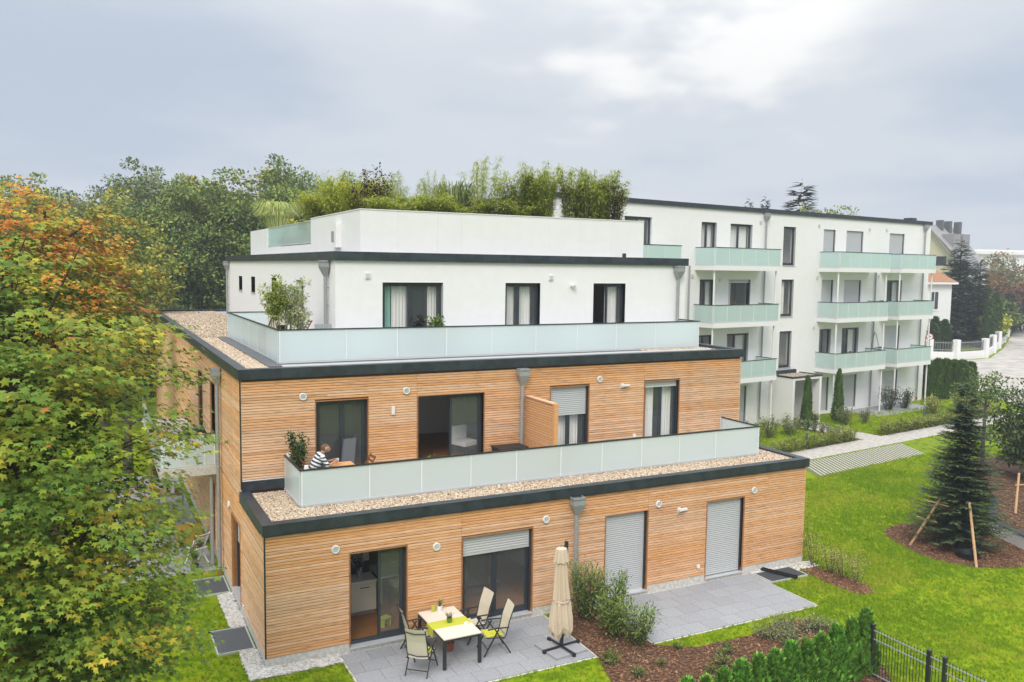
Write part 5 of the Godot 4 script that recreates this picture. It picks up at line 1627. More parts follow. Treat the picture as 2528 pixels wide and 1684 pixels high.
	for s in [[-7.3 - 1.55, 2.3, 1.02], [-5.55, 2.15, 1.08]]:
		var p := wf(s[0] + 0.15, s[1])
		var t := thing("column_cypress", "slim green column cypress %s the white entrance porch" % ("in front of" if s[0] < -7 else "to the right of"), "tree", Vector3(p.x, 0, p.y), rng.randf() * TAU)
		part(t, "foliage", col, M.needle, Transform3D(Basis.from_scale(Vector3(0.85, s[2], 0.85)), Vector3.ZERO)).set_meta("kind", "stuff")
		tm = MB.new()
		tm.tube([Vector3(0, -0.02, 0), Vector3(0, 2.4, 0)], [0.05, 0.01], 6, false)
		pmb(t, "trunk", tm, M.bark)
	var hp := bamboo_mesh(0.95, 0.6, 14, [Color(0.24, 0.29, 0.05), Color(0.3, 0.32, 0.07), Color(0.16, 0.22, 0.04)], 80, 0.13)
	var hl := "young privet plant of the low hedge along the pale path"
	for r in [[-23.5, -9.6, 5.98, 20], [-7.0, 4.6, 5.98, 20]]:
		for i in int(r[3]):
			var p := wf(lerpf(r[0], r[1], (i + 0.5) / r[3]), r[2])
			plant("hedge_plant", hl, "hedge", Vector3(p.x, 0.01, p.y), hp, "hedge plants along the path", rng.randf() * TAU, Vector3(1.05, rng.randf_range(0.65, 0.95), 1.05))
	for i in 7:
		var p := wf(-9.55, 2.4 + i * 0.52)
		plant("hedge_plant", "white-flowering low plant along the walk to the white porch", "hedge", Vector3(p.x, 0.01, p.y), shrub_mesh(Vector3(0.32, 0.6, 0.3), 14, 24, 0.08, 0.05, [Color(0.45, 0.45, 0.36), Color(0.14, 0.19, 0.05), Color(0.1, 0.15, 0.04)], 0.5), "plants along the walk to the porch", rng.randf() * TAU)
	var fl := "loose shrub growing at the foot of the white facade"
	for s in [[-17.2, 3.0, 1.9], [-15.0, 3.6, 0.9], [-13.2, 3.2, 0.9], [-11.6, 3.4, 0.9], [-6.0, 3.0, 0.9], [-4.4, 3.4, 0.7], [-19.5, 3.4, 1.7]]:
		var p := wf(s[0], s[1])
		plant("facade_shrub", fl, "shrub", Vector3(p.x, 0, p.y), shrub_mesh(Vector3(0.7, 1.2, 0.6), 18, 60, 0.11, 0.06, [Color(0.17, 0.23, 0.06), Color(0.12, 0.18, 0.05), Color(0.36, 0.3, 0.2)], 0.6), "shrubs at the foot of the white facade", rng.randf() * TAU, Vector3.ONE * s[2])
	var pl := wf(-6.85, 2.2)
	plant("hosta_plant", "broad-leaved pale green plant in the opening of the white porch", "plant", Vector3(pl.x - 1.0, 0, pl.y), shrub_mesh(Vector3(0.5, 0.75, 0.5), 24, 14, 0.22, 0.12, [Color(0.16, 0.2, 0.05), Color(0.26, 0.26, 0.1)], 0.4))
	for s in [[1.5, 1.35, 1.0], [3.2, 1.5, 0.95]]:
		var p := wf(s[0], s[1])
		plant("round_shrub", "round dark twiggy shrub on the patio of the white building", "shrub", Vector3(p.x, 0.012, p.y), shrub_mesh(Vector3(0.95, 1.5, 0.8), 40, 34, 0.1, 0.06, [Color(0.04, 0.065, 0.03), Color(0.06, 0.09, 0.04)], 0.45), "round shrubs on the white building's patio", rng.randf() * TAU, Vector3.ONE * s[2])
	for s in [[45.5, -16.9], [48.0, -16.4], [50.0, -17.5], [49.0, -15.6]]:
		plant("border_shrub", "yellow-green border shrub between hedge and street", "shrub", Vector3(s[0], 0, s[1]), shrub_mesh(Vector3(0.95, 1.1, 0.8), 22, 60, 0.13, 0.07, [Color(0.3, 0.31, 0.07), Color(0.18, 0.24, 0.05), Color(0.38, 0.35, 0.12)], 0.6), "border shrubs near the street", rng.randf() * TAU)
	# clipped thujas at the corner of the white building
	var bx := thuja_mesh(2.75, 0.62, 4200, [Color(0.07, 0.125, 0.03), Color(0.09, 0.15, 0.03)], 0.3, 0.2)
	for i in 9:
		var p := Vector2(51.3 + (i % 5) * 0.75, -21.6 - (i / 5) * 1.3 + 0.1 * (i % 5)) if i < 6 else Vector2(55.6 + (i - 6) * 0.95, -22.7)
		var t := thing("hedge_thuja", "dense dark clipped thuja at the corner of the white building", "hedge", Vector3(p.x, 0, p.y), rng.randf() * TAU, "thujas at the corner of the white building")
		part(t, "foliage", bx, M.needle, Transform3D(Basis.from_scale(Vector3(1, rng.randf_range(0.95, 1.1) * (1.0 if i < 6 else 0.85), 1)), Vector3.ZERO)).set_meta("kind", "stuff")
		tm = MB.new()
		tm.tube([Vector3(0, -0.02, 0), Vector3(0, 2.2, 0)], [0.06, 0.02], 6, false)
		pmb(t, "trunk", tm, M.bark)

# ---------------------------------------------------------------- furniture and people
func garden_chair(label: String, at: Vector3, turn: float) -> Node3D:
	var t := thing("garden_chair", label, "chair", at, turn, "chairs round the patio table")
	for s in [-1.0, 1.0]:
		var x: float = s * 0.275
		var mb := MB.new()
		mb.bar(Vector3(x, 0, -0.33), Vector3(x, 0.63, 0.03), 0.022, 0.03)
		pmb(t, "leg", mb, M.dark_metal)
		mb = MB.new()
		mb.bar(Vector3(x * 0.93, 0, 0.34), Vector3(x * 0.93, 0.63, -0.06), 0.022, 0.03)
		pmb(t, "leg", mb, M.dark_metal)
		mb = MB.new()
		mb.tube([Vector3(x, 0.645, -0.24), Vector3(x, 0.66, -0.05), Vector3(x, 0.64, 0.29)], [0.018, 0.02, 0.016], 6)
		pmb(t, "armrest", mb, M.dark_metal)
		mb = MB.new()
		mb.tube([Vector3(x * 0.9, 0.36, 0.14), Vector3(x * 0.9, 0.45, 0.22), Vector3(x * 0.9, 0.8, 0.31), Vector3(x * 0.9, 1.13, 0.43)], [0.014, 0.014, 0.014, 0.014], 6)
		mb.tube([Vector3(x * 0.9, 0.44, -0.27), Vector3(x * 0.9, 0.41, 0.0), Vector3(x * 0.9, 0.4, 0.2)], [0.014, 0.014, 0.014], 6)
		pmb(t, "side_rail", mb, M.dark_metal)
	var b := MB.new()
	b.tube([Vector3(-0.26, 0.13, 0.27), Vector3(0.26, 0.13, 0.27)], [0.012, 0.012], 6)
	pmb(t, "stretcher", b, M.dark_metal)
	b = MB.new()
	b.tube([Vector3(-0.27, 0.16, -0.24), Vector3(0.27, 0.16, -0.24)], [0.012, 0.012], 6)
	pmb(t, "stretcher", b, M.dark_metal)
	b = MB.new()
	for q in [0.47, 1.05]:
		var zz: float = 0.24 if q < 0.6 else 0.405
		b.tube([Vector3(-0.25, q, zz), Vector3(0, q - 0.02, zz + 0.03), Vector3(0.25, q, zz)], [0.011, 0.011, 0.011], 6)
	pmb(t, "back_brace", b, M.dark_metal)
	var sb := MB.new()
	var pr := [Vector2(0.44, 0.225), Vector2(0.62, 0.268), Vector2(0.8, 0.306), Vector2(0.97, 0.366), Vector2(1.14, 0.43)]
	for i in 4:
		for k in 4:
			var x0 := -0.235 + 0.1175 * k
			var x1 := x0 + 0.1175
			var s0 := 0.018 * (1 - pow(x0 / 0.235, 2))
			var s1 := 0.018 * (1 - pow(x1 / 0.235, 2))
			sb.quad(Vector3(x0, pr[i].x, pr[i].y + s0), Vector3(x0, pr[i + 1].x, pr[i + 1].y + s0), Vector3(x1, pr[i + 1].x, pr[i + 1].y + s1), Vector3(x1, pr[i].x, pr[i].y + s1))
	pmb(t, "backrest", sb, M.cream_fabric)
	sb = MB.new()
	for i in 4:
		var z0 := -0.26 + 0.12 * i
		for k in 4:
			var x0 := -0.235 + 0.1175 * k
			var x1 := x0 + 0.1175
			var d0 := -0.02 * (1 - pow(x0 / 0.235, 2))
			var d1 := -0.02 * (1 - pow(x1 / 0.235, 2))
			var y0 := 0.445 - 0.012 * i
			sb.quad(Vector3(x0, y0 + d0, z0), Vector3(x1, y0 + d1, z0), Vector3(x1, y0 - 0.012 + d1, z0 + 0.12), Vector3(x0, y0 - 0.012 + d0, z0 + 0.12))
	pmb(t, "seat", sb, M.cream_fabric)
	return t

func cushion(label: String, at: Vector3, turn: float) -> void:
	var t := thing("seat_cushion", label, "cushion", at, turn)
	var mb := MB.new()
	var n := 6
	for i in n:
		for k in n:
			var f := func(a: int, b: int) -> Vector3:
				var x := -1.0 + 2.0 * a / n
				var z := -1.0 + 2.0 * b / n
				return Vector3(x * 0.21, 0.012 + 0.035 * (1 - pow(x, 4)) * (1 - pow(z, 4)), z * 0.21)
			mb.quad(f.call(i, k), f.call(i + 1, k), f.call(i + 1, k + 1), f.call(i, k + 1))
	mb.bx(-0.21, 0.21, 0.0, 0.011, -0.21, 0.21)
	pmb(t, "cover", mb, M.lime_fabric)

func pot(called: String, label: String, at: Vector3, r: float, h: float, mat: Material, plant_h := 0.0, pal := []) -> Node3D:
	var t := thing(called, label, "pot", at)
	var mb := MB.new()
	mb.lathe([Vector2(0.0, 0.0), Vector2(r * 0.75, 0.0), Vector2(r, h), Vector2(r * 0.88, h), Vector2(r * 0.85, h * 0.88), Vector2(0.0, h * 0.88)], Vector3.ZERO, 14)
	pmb(t, "pot_wall", mb, mat)
	if plant_h > 0.0:
		var s := shrub_mesh(Vector3(r * 1.3, plant_h, r * 1.3), 9, 12, plant_h * 0.32, plant_h * 0.12, pal, 0.5)
		part(t, "stem", s[1], M.bark, Transform3D(Basis.IDENTITY, Vector3(0, h * 0.85, 0)))
		part(t, "foliage", s[0], M.leaf, Transform3D(Basis.IDENTITY, Vector3(0, h * 0.85, 0))).set_meta("kind", "stuff")
	return t

func wooden_folding_chair(label: String, at: Vector3, turn: float, mat: Material, sc := 1.0) -> void:
	var t := thing("folding_chair", label, "chair", at, turn)
	t.scale = Vector3.ONE * sc
	for s in [-1.0, 1.0]:
		var x: float = s * 0.2
		var mb := MB.new()
		mb.bar(Vector3(x, 0, -0.25), Vector3(x, 0.86, 0.26), 0.02, 0.035)
		pmb(t, "leg", mb, mat)
		mb = MB.new()
		mb.bar(Vector3(x * 0.88, 0, 0.25), Vector3(x * 0.88, 0.44, -0.2), 0.02, 0.035)
		pmb(t, "leg", mb, mat)
	for i in 5:
		pbox(t, "seat_slat", mat, -0.19, 0.19, 0.44, 0.458, -0.2 + i * 0.08, -0.14 + i * 0.08)
	for i in 3:
		var mb := MB.new()
		mb.box(Vector3(0, 0.62 + i * 0.095, 0.13 + i * 0.056), Vector3(0.4, 0.06, 0.015), Basis(Vector3(1, 0, 0), 0.5))
		pmb(t, "back_slat", mb, mat)

func patio() -> void:
	var y := 0.022
	var t := thing("dining_table", "patio table with a pale beige top and square dark legs", "table", Vector3(4.06, y, 0.97))
	pbox(t, "table_top", M.table_top, -0.47, 0.47, 0.705, 0.73, -0.83, 0.84)
	var mb := MB.new()
	mb.bx(-0.465, 0.465, 0.655, 0.704, -0.83, -0.79); mb.bx(-0.465, 0.465, 0.655, 0.704, 0.8, 0.838)
	mb.bx(-0.468, -0.43, 0.655, 0.704, -0.79, 0.8); mb.bx(0.43, 0.468, 0.655, 0.704, -0.79, 0.8)
	pmb(t, "apron", mb, M.dark_metal)
	for x in [-0.435, 0.435]:
		for z in [-0.8, 0.805]:
			pbox(t, "leg", M.dark_metal, x - 0.035, x + 0.035, 0.0, 0.654, z - 0.035, z + 0.035)
	var r := thing("table_runner", "lime yellow cloth runner hanging over the edge of the patio table", "table runner", Vector3(4.06, y + 0.7305, 1.02))
	mb = MB.new()
	mb.bx(-0.5, 0.478, 0.0, 0.003, -0.2, 0.2)
	mb.box(Vector3(-0.505, -0.1, 0.0), Vector3(0.004, 0.205, 0.4), Basis(Vector3(0, 0, 1), -0.06))
	pmb(r, "cloth", mb, M.lime_fabric)
	garden_chair("cream high-backed garden chair turned with its back to the lawn", Vector3(3.14, y, 1.57), -0.72)
	garden_chair("cream high-backed garden chair between the patio table and the open kitchen door", Vector3(3.4, y, 0.62), -PI / 2 - 0.05)
	garden_chair("cream high-backed garden chair close to the half-shuttered door", Vector3(4.9, y, 0.55), PI / 2 + 0.1)
	garden_chair("cream high-backed garden chair with a lime cushion facing the table from the parasol side", Vector3(5.06, y, 1.36), PI / 2 - 0.12)
	cushion("lime cushion on the garden chair that faces the table from the parasol side", Vector3(5.02, y + 0.44, 1.36), PI / 2 - 0.12)
	cushion("lime cushion on the garden chair that has its back to the lawn", Vector3(3.17, y + 0.44, 1.52), -0.72)
	var ty := y + 0.731
	pot("potted_herb", "herb in a white pot at the wall end of the patio table", Vector3(4.1, ty, 0.28), 0.075, 0.14, M.white_paint, 0.17, [Color(0.12, 0.2, 0.03), Color(0.2, 0.27, 0.05)])
	pot("lime_jar", "small lime yellow jar beside the white herb pot", Vector3(3.95, ty, 0.24), 0.06, 0.12, M.lime_glaze)
	pot("potted_herb", "herb in a green glazed pot on the lime runner", Vector3(4.06, ty + 0.003, 1.0), 0.07, 0.11, M.green_glaze, 0.13, [Color(0.2, 0.26, 0.06), Color(0.12, 0.18, 0.04)])
	var a := thing("ash_tray", "small white ash tray near the lime runner", "ash tray", Vector3(4.38, ty, 1.26))
	mb = MB.new()
	mb.lathe([Vector2(0.0, 0.0), Vector2(0.05, 0.0), Vector2(0.055, 0.035), Vector2(0.045, 0.035), Vector2(0.04, 0.012), Vector2(0.0, 0.012)], Vector3.ZERO, 14)
	pmb(a, "dish", mb, M.white_paint)
	pot("clay_pot", "clay pot standing under the patio table", Vector3(4.1, y, 0.9), 0.13, 0.2, M.terracotta)
	# closed cantilever parasol
	var p := thing("parasol", "closed beige cantilever parasol on a dark cross base", "parasol", Vector3(6.57, y, 1.97))
	mb = MB.new()
	mb.bar(Vector3(-0.5, 0.07, 0.0), Vector3(0.5, 0.07, 0.0), 0.05, 0.03)
	mb.bar(Vector3(0.0, 0.071, -0.5), Vector3(0.0, 0.071, -0.026), 0.05, 0.03)
	mb.bar(Vector3(0.0, 0.071, 0.026), Vector3(0.0, 0.071, 0.5), 0.05, 0.03)
	for q in [Vector3(-0.5, 0, 0), Vector3(0.5, 0, 0), Vector3(0, 0, -0.5), Vector3(0, 0, 0.5)]:
		mb.bx(q.x - 0.035, q.x + 0.035, 0.0, 0.084, q.z - 0.035, q.z + 0.035)
	pmb(p, "cross_base", mb, M.dark_metal, Transform3D(Basis(Vector3.UP, 0.12), Vector3.ZERO))
	mb = MB.new()
	mb.bar(Vector3(0, 0.06, 0), Vector3(0.12, 2.62, -0.04), 0.085, 0.06)
	pmb(p, "mast", mb, M.dark_metal)
	mb = MB.new()
	mb.bar(Vector3(0.07, 2.52, 0.02), Vector3(-0.14, 2.56, 0.17), 0.03, 0.03)
	pmb(p, "arm", mb, M.dark_metal)
	# folded canopy: pleated, tied in the middle, hanging beside the mast
	mb = MB.new()
	var prof := [[2.6, 0.03], [2.55, 0.15], [2.24, 0.2], [2.22, 0.145], [1.7, 0.185], [1.34, 0.215], [1.3, 0.2], [1.24, 0.23], [0.85, 0.29], [0.6, 0.3], [0.45, 0.22]]
	var seg := 40
	var rings := []
	for i in prof.size():
		var ring := []
		for k in seg:
			var an := TAU * k / seg
			var pl := 1.0 + (0.2 * sin(an * 8.0 + i * 0.35) + 0.07 * sin(an * 3.0 + i)) * (0.5 if i < 2 else 1.0)
			var rr: float = prof[i][1] * pl * 0.86
			var yy: float = prof[i][0] + (0.1 * sin(an * 4.0 + 1.0) if i >= 9 else 0.0)
			ring.append(Vector3(-0.16 + 0.02 * (2.6 - prof[i][0]) + cos(an) * rr, yy, 0.19 + sin(an) * rr * 0.85))
		rings.append(ring)
	for i in prof.size() - 1:
		for k in seg:
			var k2 := (k + 1) % seg
			mb.quad(rings[i][k], rings[i][k2], rings[i + 1][k2], rings[i + 1][k])
	pmb(p, "canopy", mb, M.parasol_fabric)
	mb = MB.new()
	mb.lathe([Vector2(0.195, 0), Vector2(0.202, 0.01), Vector2(0.202, 0.05), Vector2(0.195, 0.06)], Vector3(-0.135, 1.27, 0.19), 20)
	pmb(p, "tie_strap", mb, M.parasol_fabric)
	for q in [[-0.27, 0.25], [0.25, 0.25], [-0.27, -0.25]]:
		var s := thing("weight_slab", "pale concrete slab weighing down the parasol base", "slab", Vector3(6.57, y, 1.97), 0.12, "slabs weighing down the parasol")
		pbox(s, "slab_block", M.slab, q[0] - 0.2, q[0] + 0.2, 0.0, 0.05, q[1] - 0.2, q[1] + 0.2)
	# kitchen behind the open door
	var k := thing("kitchen_unit", "cream kitchen base unit with dark worktop inside the open door", "cabinet", Vector3(0.9, 0.16, -1.62))
	pbox(k, "carcass", M.cream_fabric, 0.0, 2.2, 0.1, 0.86, -0.6, 0.0)
	pbox(k, "plinth", M.dark_room, 0.0, 2.2, 0.0, 0.1, -0.55, -0.05)
	pbox(k, "worktop", M.room_wall, -0.02, 2.22, 0.861, 0.9, -0.6, 0.02)
	for i in 3:
		pbox(k, "door", M.cream_fabric, 0.02 + i * 0.73, 0.72 + i * 0.73, 0.12, 0.8, 0.001, 0.02)
		pbox(k, "handle", M.dark_metal, 0.3 + i * 0.73, 0.55 + i * 0.73, 0.72, 0.735, 0.021, 0.04)
	pbox(k, "splashback", M.black_plastic, 0.0, 2.2, 0.901, 1.2, -0.62, -0.59)
	var fl := thing("flower_vase", "vase of pale flowers on the kitchen worktop", "vase", Vector3(2.75, 1.06, -1.95))
	mb = MB.new()
	mb.lathe([Vector2(0, 0), Vector2(0.06, 0), Vector2(0.08, 0.14), Vector2(0.05, 0.22), Vector2(0.06, 0.25)], Vector3.ZERO, 12)
	pmb(fl, "vase_wall", mb, M.galvanised)
	var sm := shrub_mesh(Vector3(0.28, 0.5, 0.2), 16, 14, 0.07, 0.05, [Color(0.5, 0.5, 0.45), Color(0.05, 0.08, 0.03)], 0.5)
	part(fl, "stem", sm[1], M.bark, Transform3D(Basis.IDENTITY, Vector3(0, 0.2, 0)))
	part(fl, "foliage", sm[0], M.leaf, Transform3D(Basis.IDENTITY, Vector3(0, 0.2, 0))).set_meta("kind", "stuff")
	var kt := thing("kitchen_table", "white kitchen table with lime legs inside the open door", "table", Vector3(3.75, 0.16, -2.6))
	pbox(kt, "table_top", M.white_paint, -0.4, 0.4, 0.7, 0.74, -0.5, 0.5)
	for x in [-0.36, 0.36]:
		for z in [-0.46, 0.46]: pbox(kt, "leg", M.lime_glaze, x - 0.03, x + 0.03, 0.0, 0.7, z - 0.03, z + 0.03)
	var ks := thing("step_stool", "small lime step stool behind the kitchen door pane", "stool", Vector3(3.05, 0.16, -0.75), 0.5)
	pbox(ks, "seat", M.lime_glaze, -0.13, 0.13, 0.2, 0.23, -0.1, 0.1)
	for x in [-0.11, 0.11]: pbox(ks, "leg", M.lime_glaze, x - 0.015, x + 0.015, 0.0, 0.2, -0.09, 0.09)

func sdf(mb: MB, bones: Array, cell: float, k: float, color_of: Callable) -> void:
	# tapered capsules joined by a smooth minimum, meshed as surface nets; bone: [a, b, ra, rb, tag]
	var lo := Vector3.INF
	var hi := -Vector3.INF
	for b in bones:
		var r: float = maxf(b[2], b[3]) + k + cell * 2
		for p in [b[0], b[1]]:
			lo = lo.min(p - Vector3.ONE * r)
			hi = hi.max(p + Vector3.ONE * r)
	var nx := int((hi.x - lo.x) / cell) + 2
	var ny := int((hi.y - lo.y) / cell) + 2
	var nz := int((hi.z - lo.z) / cell) + 2
	var f := PackedFloat32Array()
	f.resize(nx * ny * nz)
	f.fill(1.0)
	for b in bones:
		var r: float = maxf(b[2], b[3]) + k * 1.5 + cell * 2
		var l: Vector3 = (b[0].min(b[1]) - Vector3.ONE * r - lo) / cell
		var h: Vector3 = (b[0].max(b[1]) + Vector3.ONE * r - lo) / cell
		var ab: Vector3 = b[1] - b[0]
		var ll := maxf(ab.length_squared(), 1e-8)
		for z in range(maxi(0, int(l.z)), mini(nz, int(h.z) + 1)):
			for y in range(maxi(0, int(l.y)), mini(ny, int(h.y) + 1)):
				var at := (z * ny + y) * nx
				for x in range(maxi(0, int(l.x)), mini(nx, int(h.x) + 1)):
					var p: Vector3 = lo + Vector3(x, y, z) * cell - b[0]
					var t := clampf(p.dot(ab) / ll, 0, 1)
					var d: float = (p - ab * t).length() - lerpf(b[2], b[3], t)
					var o := f[at + x]
					var hh := maxf(k - absf(o - d), 0.0) / k
					f[at + x] = minf(o, d) - hh * hh * k * 0.25
	var id := {}
	var vs := PackedVector3Array()
	var offs := [Vector3i(0, 0, 0), Vector3i(1, 0, 0), Vector3i(0, 1, 0), Vector3i(1, 1, 0), Vector3i(0, 0, 1), Vector3i(1, 0, 1), Vector3i(0, 1, 1), Vector3i(1, 1, 1)]
	var edges := [[0, 1], [2, 3], [4, 5], [6, 7], [0, 2], [1, 3], [4, 6], [5, 7], [0, 4], [1, 5], [2, 6], [3, 7]]
	for z in nz - 1:
		for y in ny - 1:
			for x in nx - 1:
				var at := (z * ny + y) * nx + x
				var s0 := f[at] < 0.0
				if (f[at + 1] < 0.0) == s0 and (f[at + nx] < 0.0) == s0 and (f[at + nx + 1] < 0.0) == s0 and (f[at + nx * ny] < 0.0) == s0 and (f[at + nx * ny + 1] < 0.0) == s0 and (f[at + nx * ny + nx] < 0.0) == s0 and (f[at + nx * ny + nx + 1] < 0.0) == s0: continue
				var sum := Vector3.ZERO
				var c := 0
				for e in edges:
					var a: Vector3i = offs[e[0]]
					var b: Vector3i = offs[e[1]]
					var fa := f[at + a.x + a.y * nx + a.z * nx * ny]
					var fb := f[at + b.x + b.y * nx + b.z * nx * ny]
					if (fa < 0.0) != (fb < 0.0):
						sum += Vector3(a).lerp(Vector3(b), fa / (fa - fb))
						c += 1
				id[at] = vs.size()
				vs.append(lo + (Vector3(x, y, z) + sum / c) * cell)
	var grad := func(p: Vector3) -> Vector3:
		var g := (p - lo) / cell
		var x := clampi(int(round(g.x)), 1, nx - 2)
		var y := clampi(int(round(g.y)), 1, ny - 2)
		var z := clampi(int(round(g.z)), 1, nz - 2)
		var at := (z * ny + y) * nx + x
		return Vector3(f[at + 1] - f[at - 1], f[at + nx] - f[at - nx], f[at + nx * ny] - f[at - nx * ny]).normalized()
	var ns := PackedVector3Array()
	var cs := PackedColorArray()
	for p in vs:
		ns.append(grad.call(p))
		var best := 1e9
		var tg = null
		for b in bones:
			var ab: Vector3 = b[1] - b[0]
			var t := clampf((p - b[0]).dot(ab) / maxf(ab.length_squared(), 1e-8), 0, 1)
			var d: float = (p - b[0] - ab * t).length() - lerpf(b[2], b[3], t)
			if d < best:
				best = d
				tg = b[4]
		cs.append(color_of.call(p, tg))
	var st := [1, nx, nx * ny]
	for at in id:
		for ax in 3:
			var u: int = st[(ax + 1) % 3]
			var w: int = st[(ax + 2) % 3]
			var a := f[at] < 0.0
			if a == (f[at + st[ax]] < 0.0): continue
			if not (id.has(at - u) and id.has(at - w) and id.has(at - u - w)): continue
			var q := [id[at], id[at - u], id[at - u - w], id[at - w]]
			if a: q = [q[0], q[3], q[2], q[1]]
			for i in [0, 1, 2, 0, 2, 3]:
				mb.v.append(vs[q[i]]); mb.n.append(ns[q[i]]); mb.c.append(cs[q[i]])

func person() -> void:
	var o := Vector3(1.62, 3.37, -2.2)
	var t := thing("person", "person in a striped navy and white shirt sitting hunched at the terrace table", "person", o)
	var skin := Color(0.46, 0.25, 0.17)
	var hip := Vector3(0.0, 0.54, 0)
	var bones := [
		[hip + Vector3(0, 0, -0.07), hip + Vector3(0, 0, 0.07), 0.125, 0.125, "pants"],
		[hip, Vector3(0.08, 0.74, 0), 0.13, 0.13, "shirt"],
		[Vector3(0.08, 0.74, -0.05), Vector3(0.17, 0.9, -0.1), 0.12, 0.1, "shirt"], [Vector3(0.08, 0.74, 0.05), Vector3(0.17, 0.9, 0.1), 0.12, 0.1, "shirt"],
		[Vector3(0.19, 0.93, -0.15), Vector3(0.19, 0.93, 0.15), 0.075, 0.075, "shirt"],
		[Vector3(0.2, 0.95, 0), Vector3(0.29, 1.06, 0), 0.055, 0.052, "skin"],
		[Vector3(0.3, 1.13, 0), Vector3(0.33, 1.14, 0), 0.098, 0.09, "head"], [Vector3(0.35, 1.1, 0), Vector3(0.385, 1.06, 0), 0.068, 0.05, "head"],
		[Vector3(0.415, 1.115, 0), Vector3(0.435, 1.095, 0), 0.014, 0.017, "skin"],
		[Vector3(0.31, 1.115, -0.09), Vector3(0.315, 1.09, -0.092), 0.018, 0.012, "skin"], [Vector3(0.31, 1.115, 0.09), Vector3(0.315, 1.09, 0.092), 0.018, 0.012, "skin"]]
	for s in [-1.0, 1.0]:
		bones.append([Vector3(0.19, 0.92, s * 0.18), Vector3(0.3, 0.74, s * 0.23), 0.062, 0.05, "sleeve"])
		bones.append([Vector3(0.3, 0.74, s * 0.23), Vector3(0.33, 0.7, s * 0.23), 0.043, 0.04, "skin"])
		bones.append([Vector3(0.33, 0.7, s * 0.23), Vector3(0.53, 0.77, s * 0.09), 0.04, 0.026, "skin"])
		bones.append([hip + Vector3(0, -0.01, s * 0.09), Vector3(0.44, 0.53, s * 0.11), 0.088, 0.062, "pants"])
		bones.append([Vector3(0.44, 0.53, s * 0.11), Vector3(0.42, 0.12, s * 0.11), 0.06, 0.042, "pants"])
		bones.append([Vector3(0.42, 0.055, s * 0.11), Vector3(0.6, 0.035, s * 0.12), 0.042, 0.034, "shoe"])
	var col := func(p: Vector3, tg) -> Color:
		match tg:
			"pants": return Color(0.045, 0.055, 0.085)
			"shoe": return Color(0.05, 0.04, 0.035)
			"shirt", "sleeve":
				var k := (p - hip).dot(Vector3(0.42, 0.9, 0)) if tg == "shirt" else p.y * 1.05 + 0.02
				return Color(0.72, 0.73, 0.75) if fposmod(k, 0.092) < 0.046 else Color(0.015, 0.02, 0.035)
			"head":
				if p.y > 1.165 - 0.0 * p.x and p.x < 0.41 and (p.y > 1.175 or p.x < 0.34): return Color(0.13, 0.075, 0.035)
				if p.x < 0.285 and p.y > 1.08: return Color(0.12, 0.07, 0.033)
				if absf(p.y - 1.125) < 0.008 and absf(absf(p.z) - 0.035) < 0.014 and p.x > 0.38: return Color(0.05, 0.03, 0.025)
				if absf(p.y - 1.045) < 0.006 and absf(p.z) < 0.024 and p.x > 0.4: return Color(0.3, 0.09, 0.07)
		return skin
	var mb := MB.new()
	sdf(mb, bones, 0.015, 0.045, col)
	# hands with five fingers, curled round a cup
	for s in [-1.0, 1.0]:
		var w := Vector3(0.53, 0.77, s * 0.09)
		var hb := [[w - Vector3(0.03, 0.01, -s * 0.02), w, 0.024, 0.025, "skin"]]
		for i in 5:
			var off := Vector3(0.02, (i - 1.8) * 0.02, 0)
			hb.append([w, w + Vector3(0.06, (i - 1.8) * 0.019, -s * 0.012), 0.017, 0.011, "skin"])
			if i < 4:
				var a := w + Vector3(0.065, (i - 1.8) * 0.021, -s * 0.012)
				var l: float = [0.03, 0.036, 0.034, 0.027][i]
				hb.append([a, a + Vector3(l, 0, -s * 0.012), 0.0095, 0.009, "skin"])
				hb.append([a + Vector3(l, 0, -s * 0.012), a + Vector3(l + 0.006, -0.002, -s * 0.04), 0.009, 0.0078, "skin"])
		var th := w + Vector3(0.015, 0.018, -s * 0.012)
		hb.append([th, th + Vector3(0.035, 0.022, -s * 0.03), 0.013, 0.01, "skin"])
		hb.append([th + Vector3(0.035, 0.022, -s * 0.03), th + Vector3(0.06, 0.022, -s * 0.05), 0.0095, 0.008, "skin"])
		sdf(mb, hb, 0.005, 0.008, col)
	pmb(t, "body", mb, M.plain)

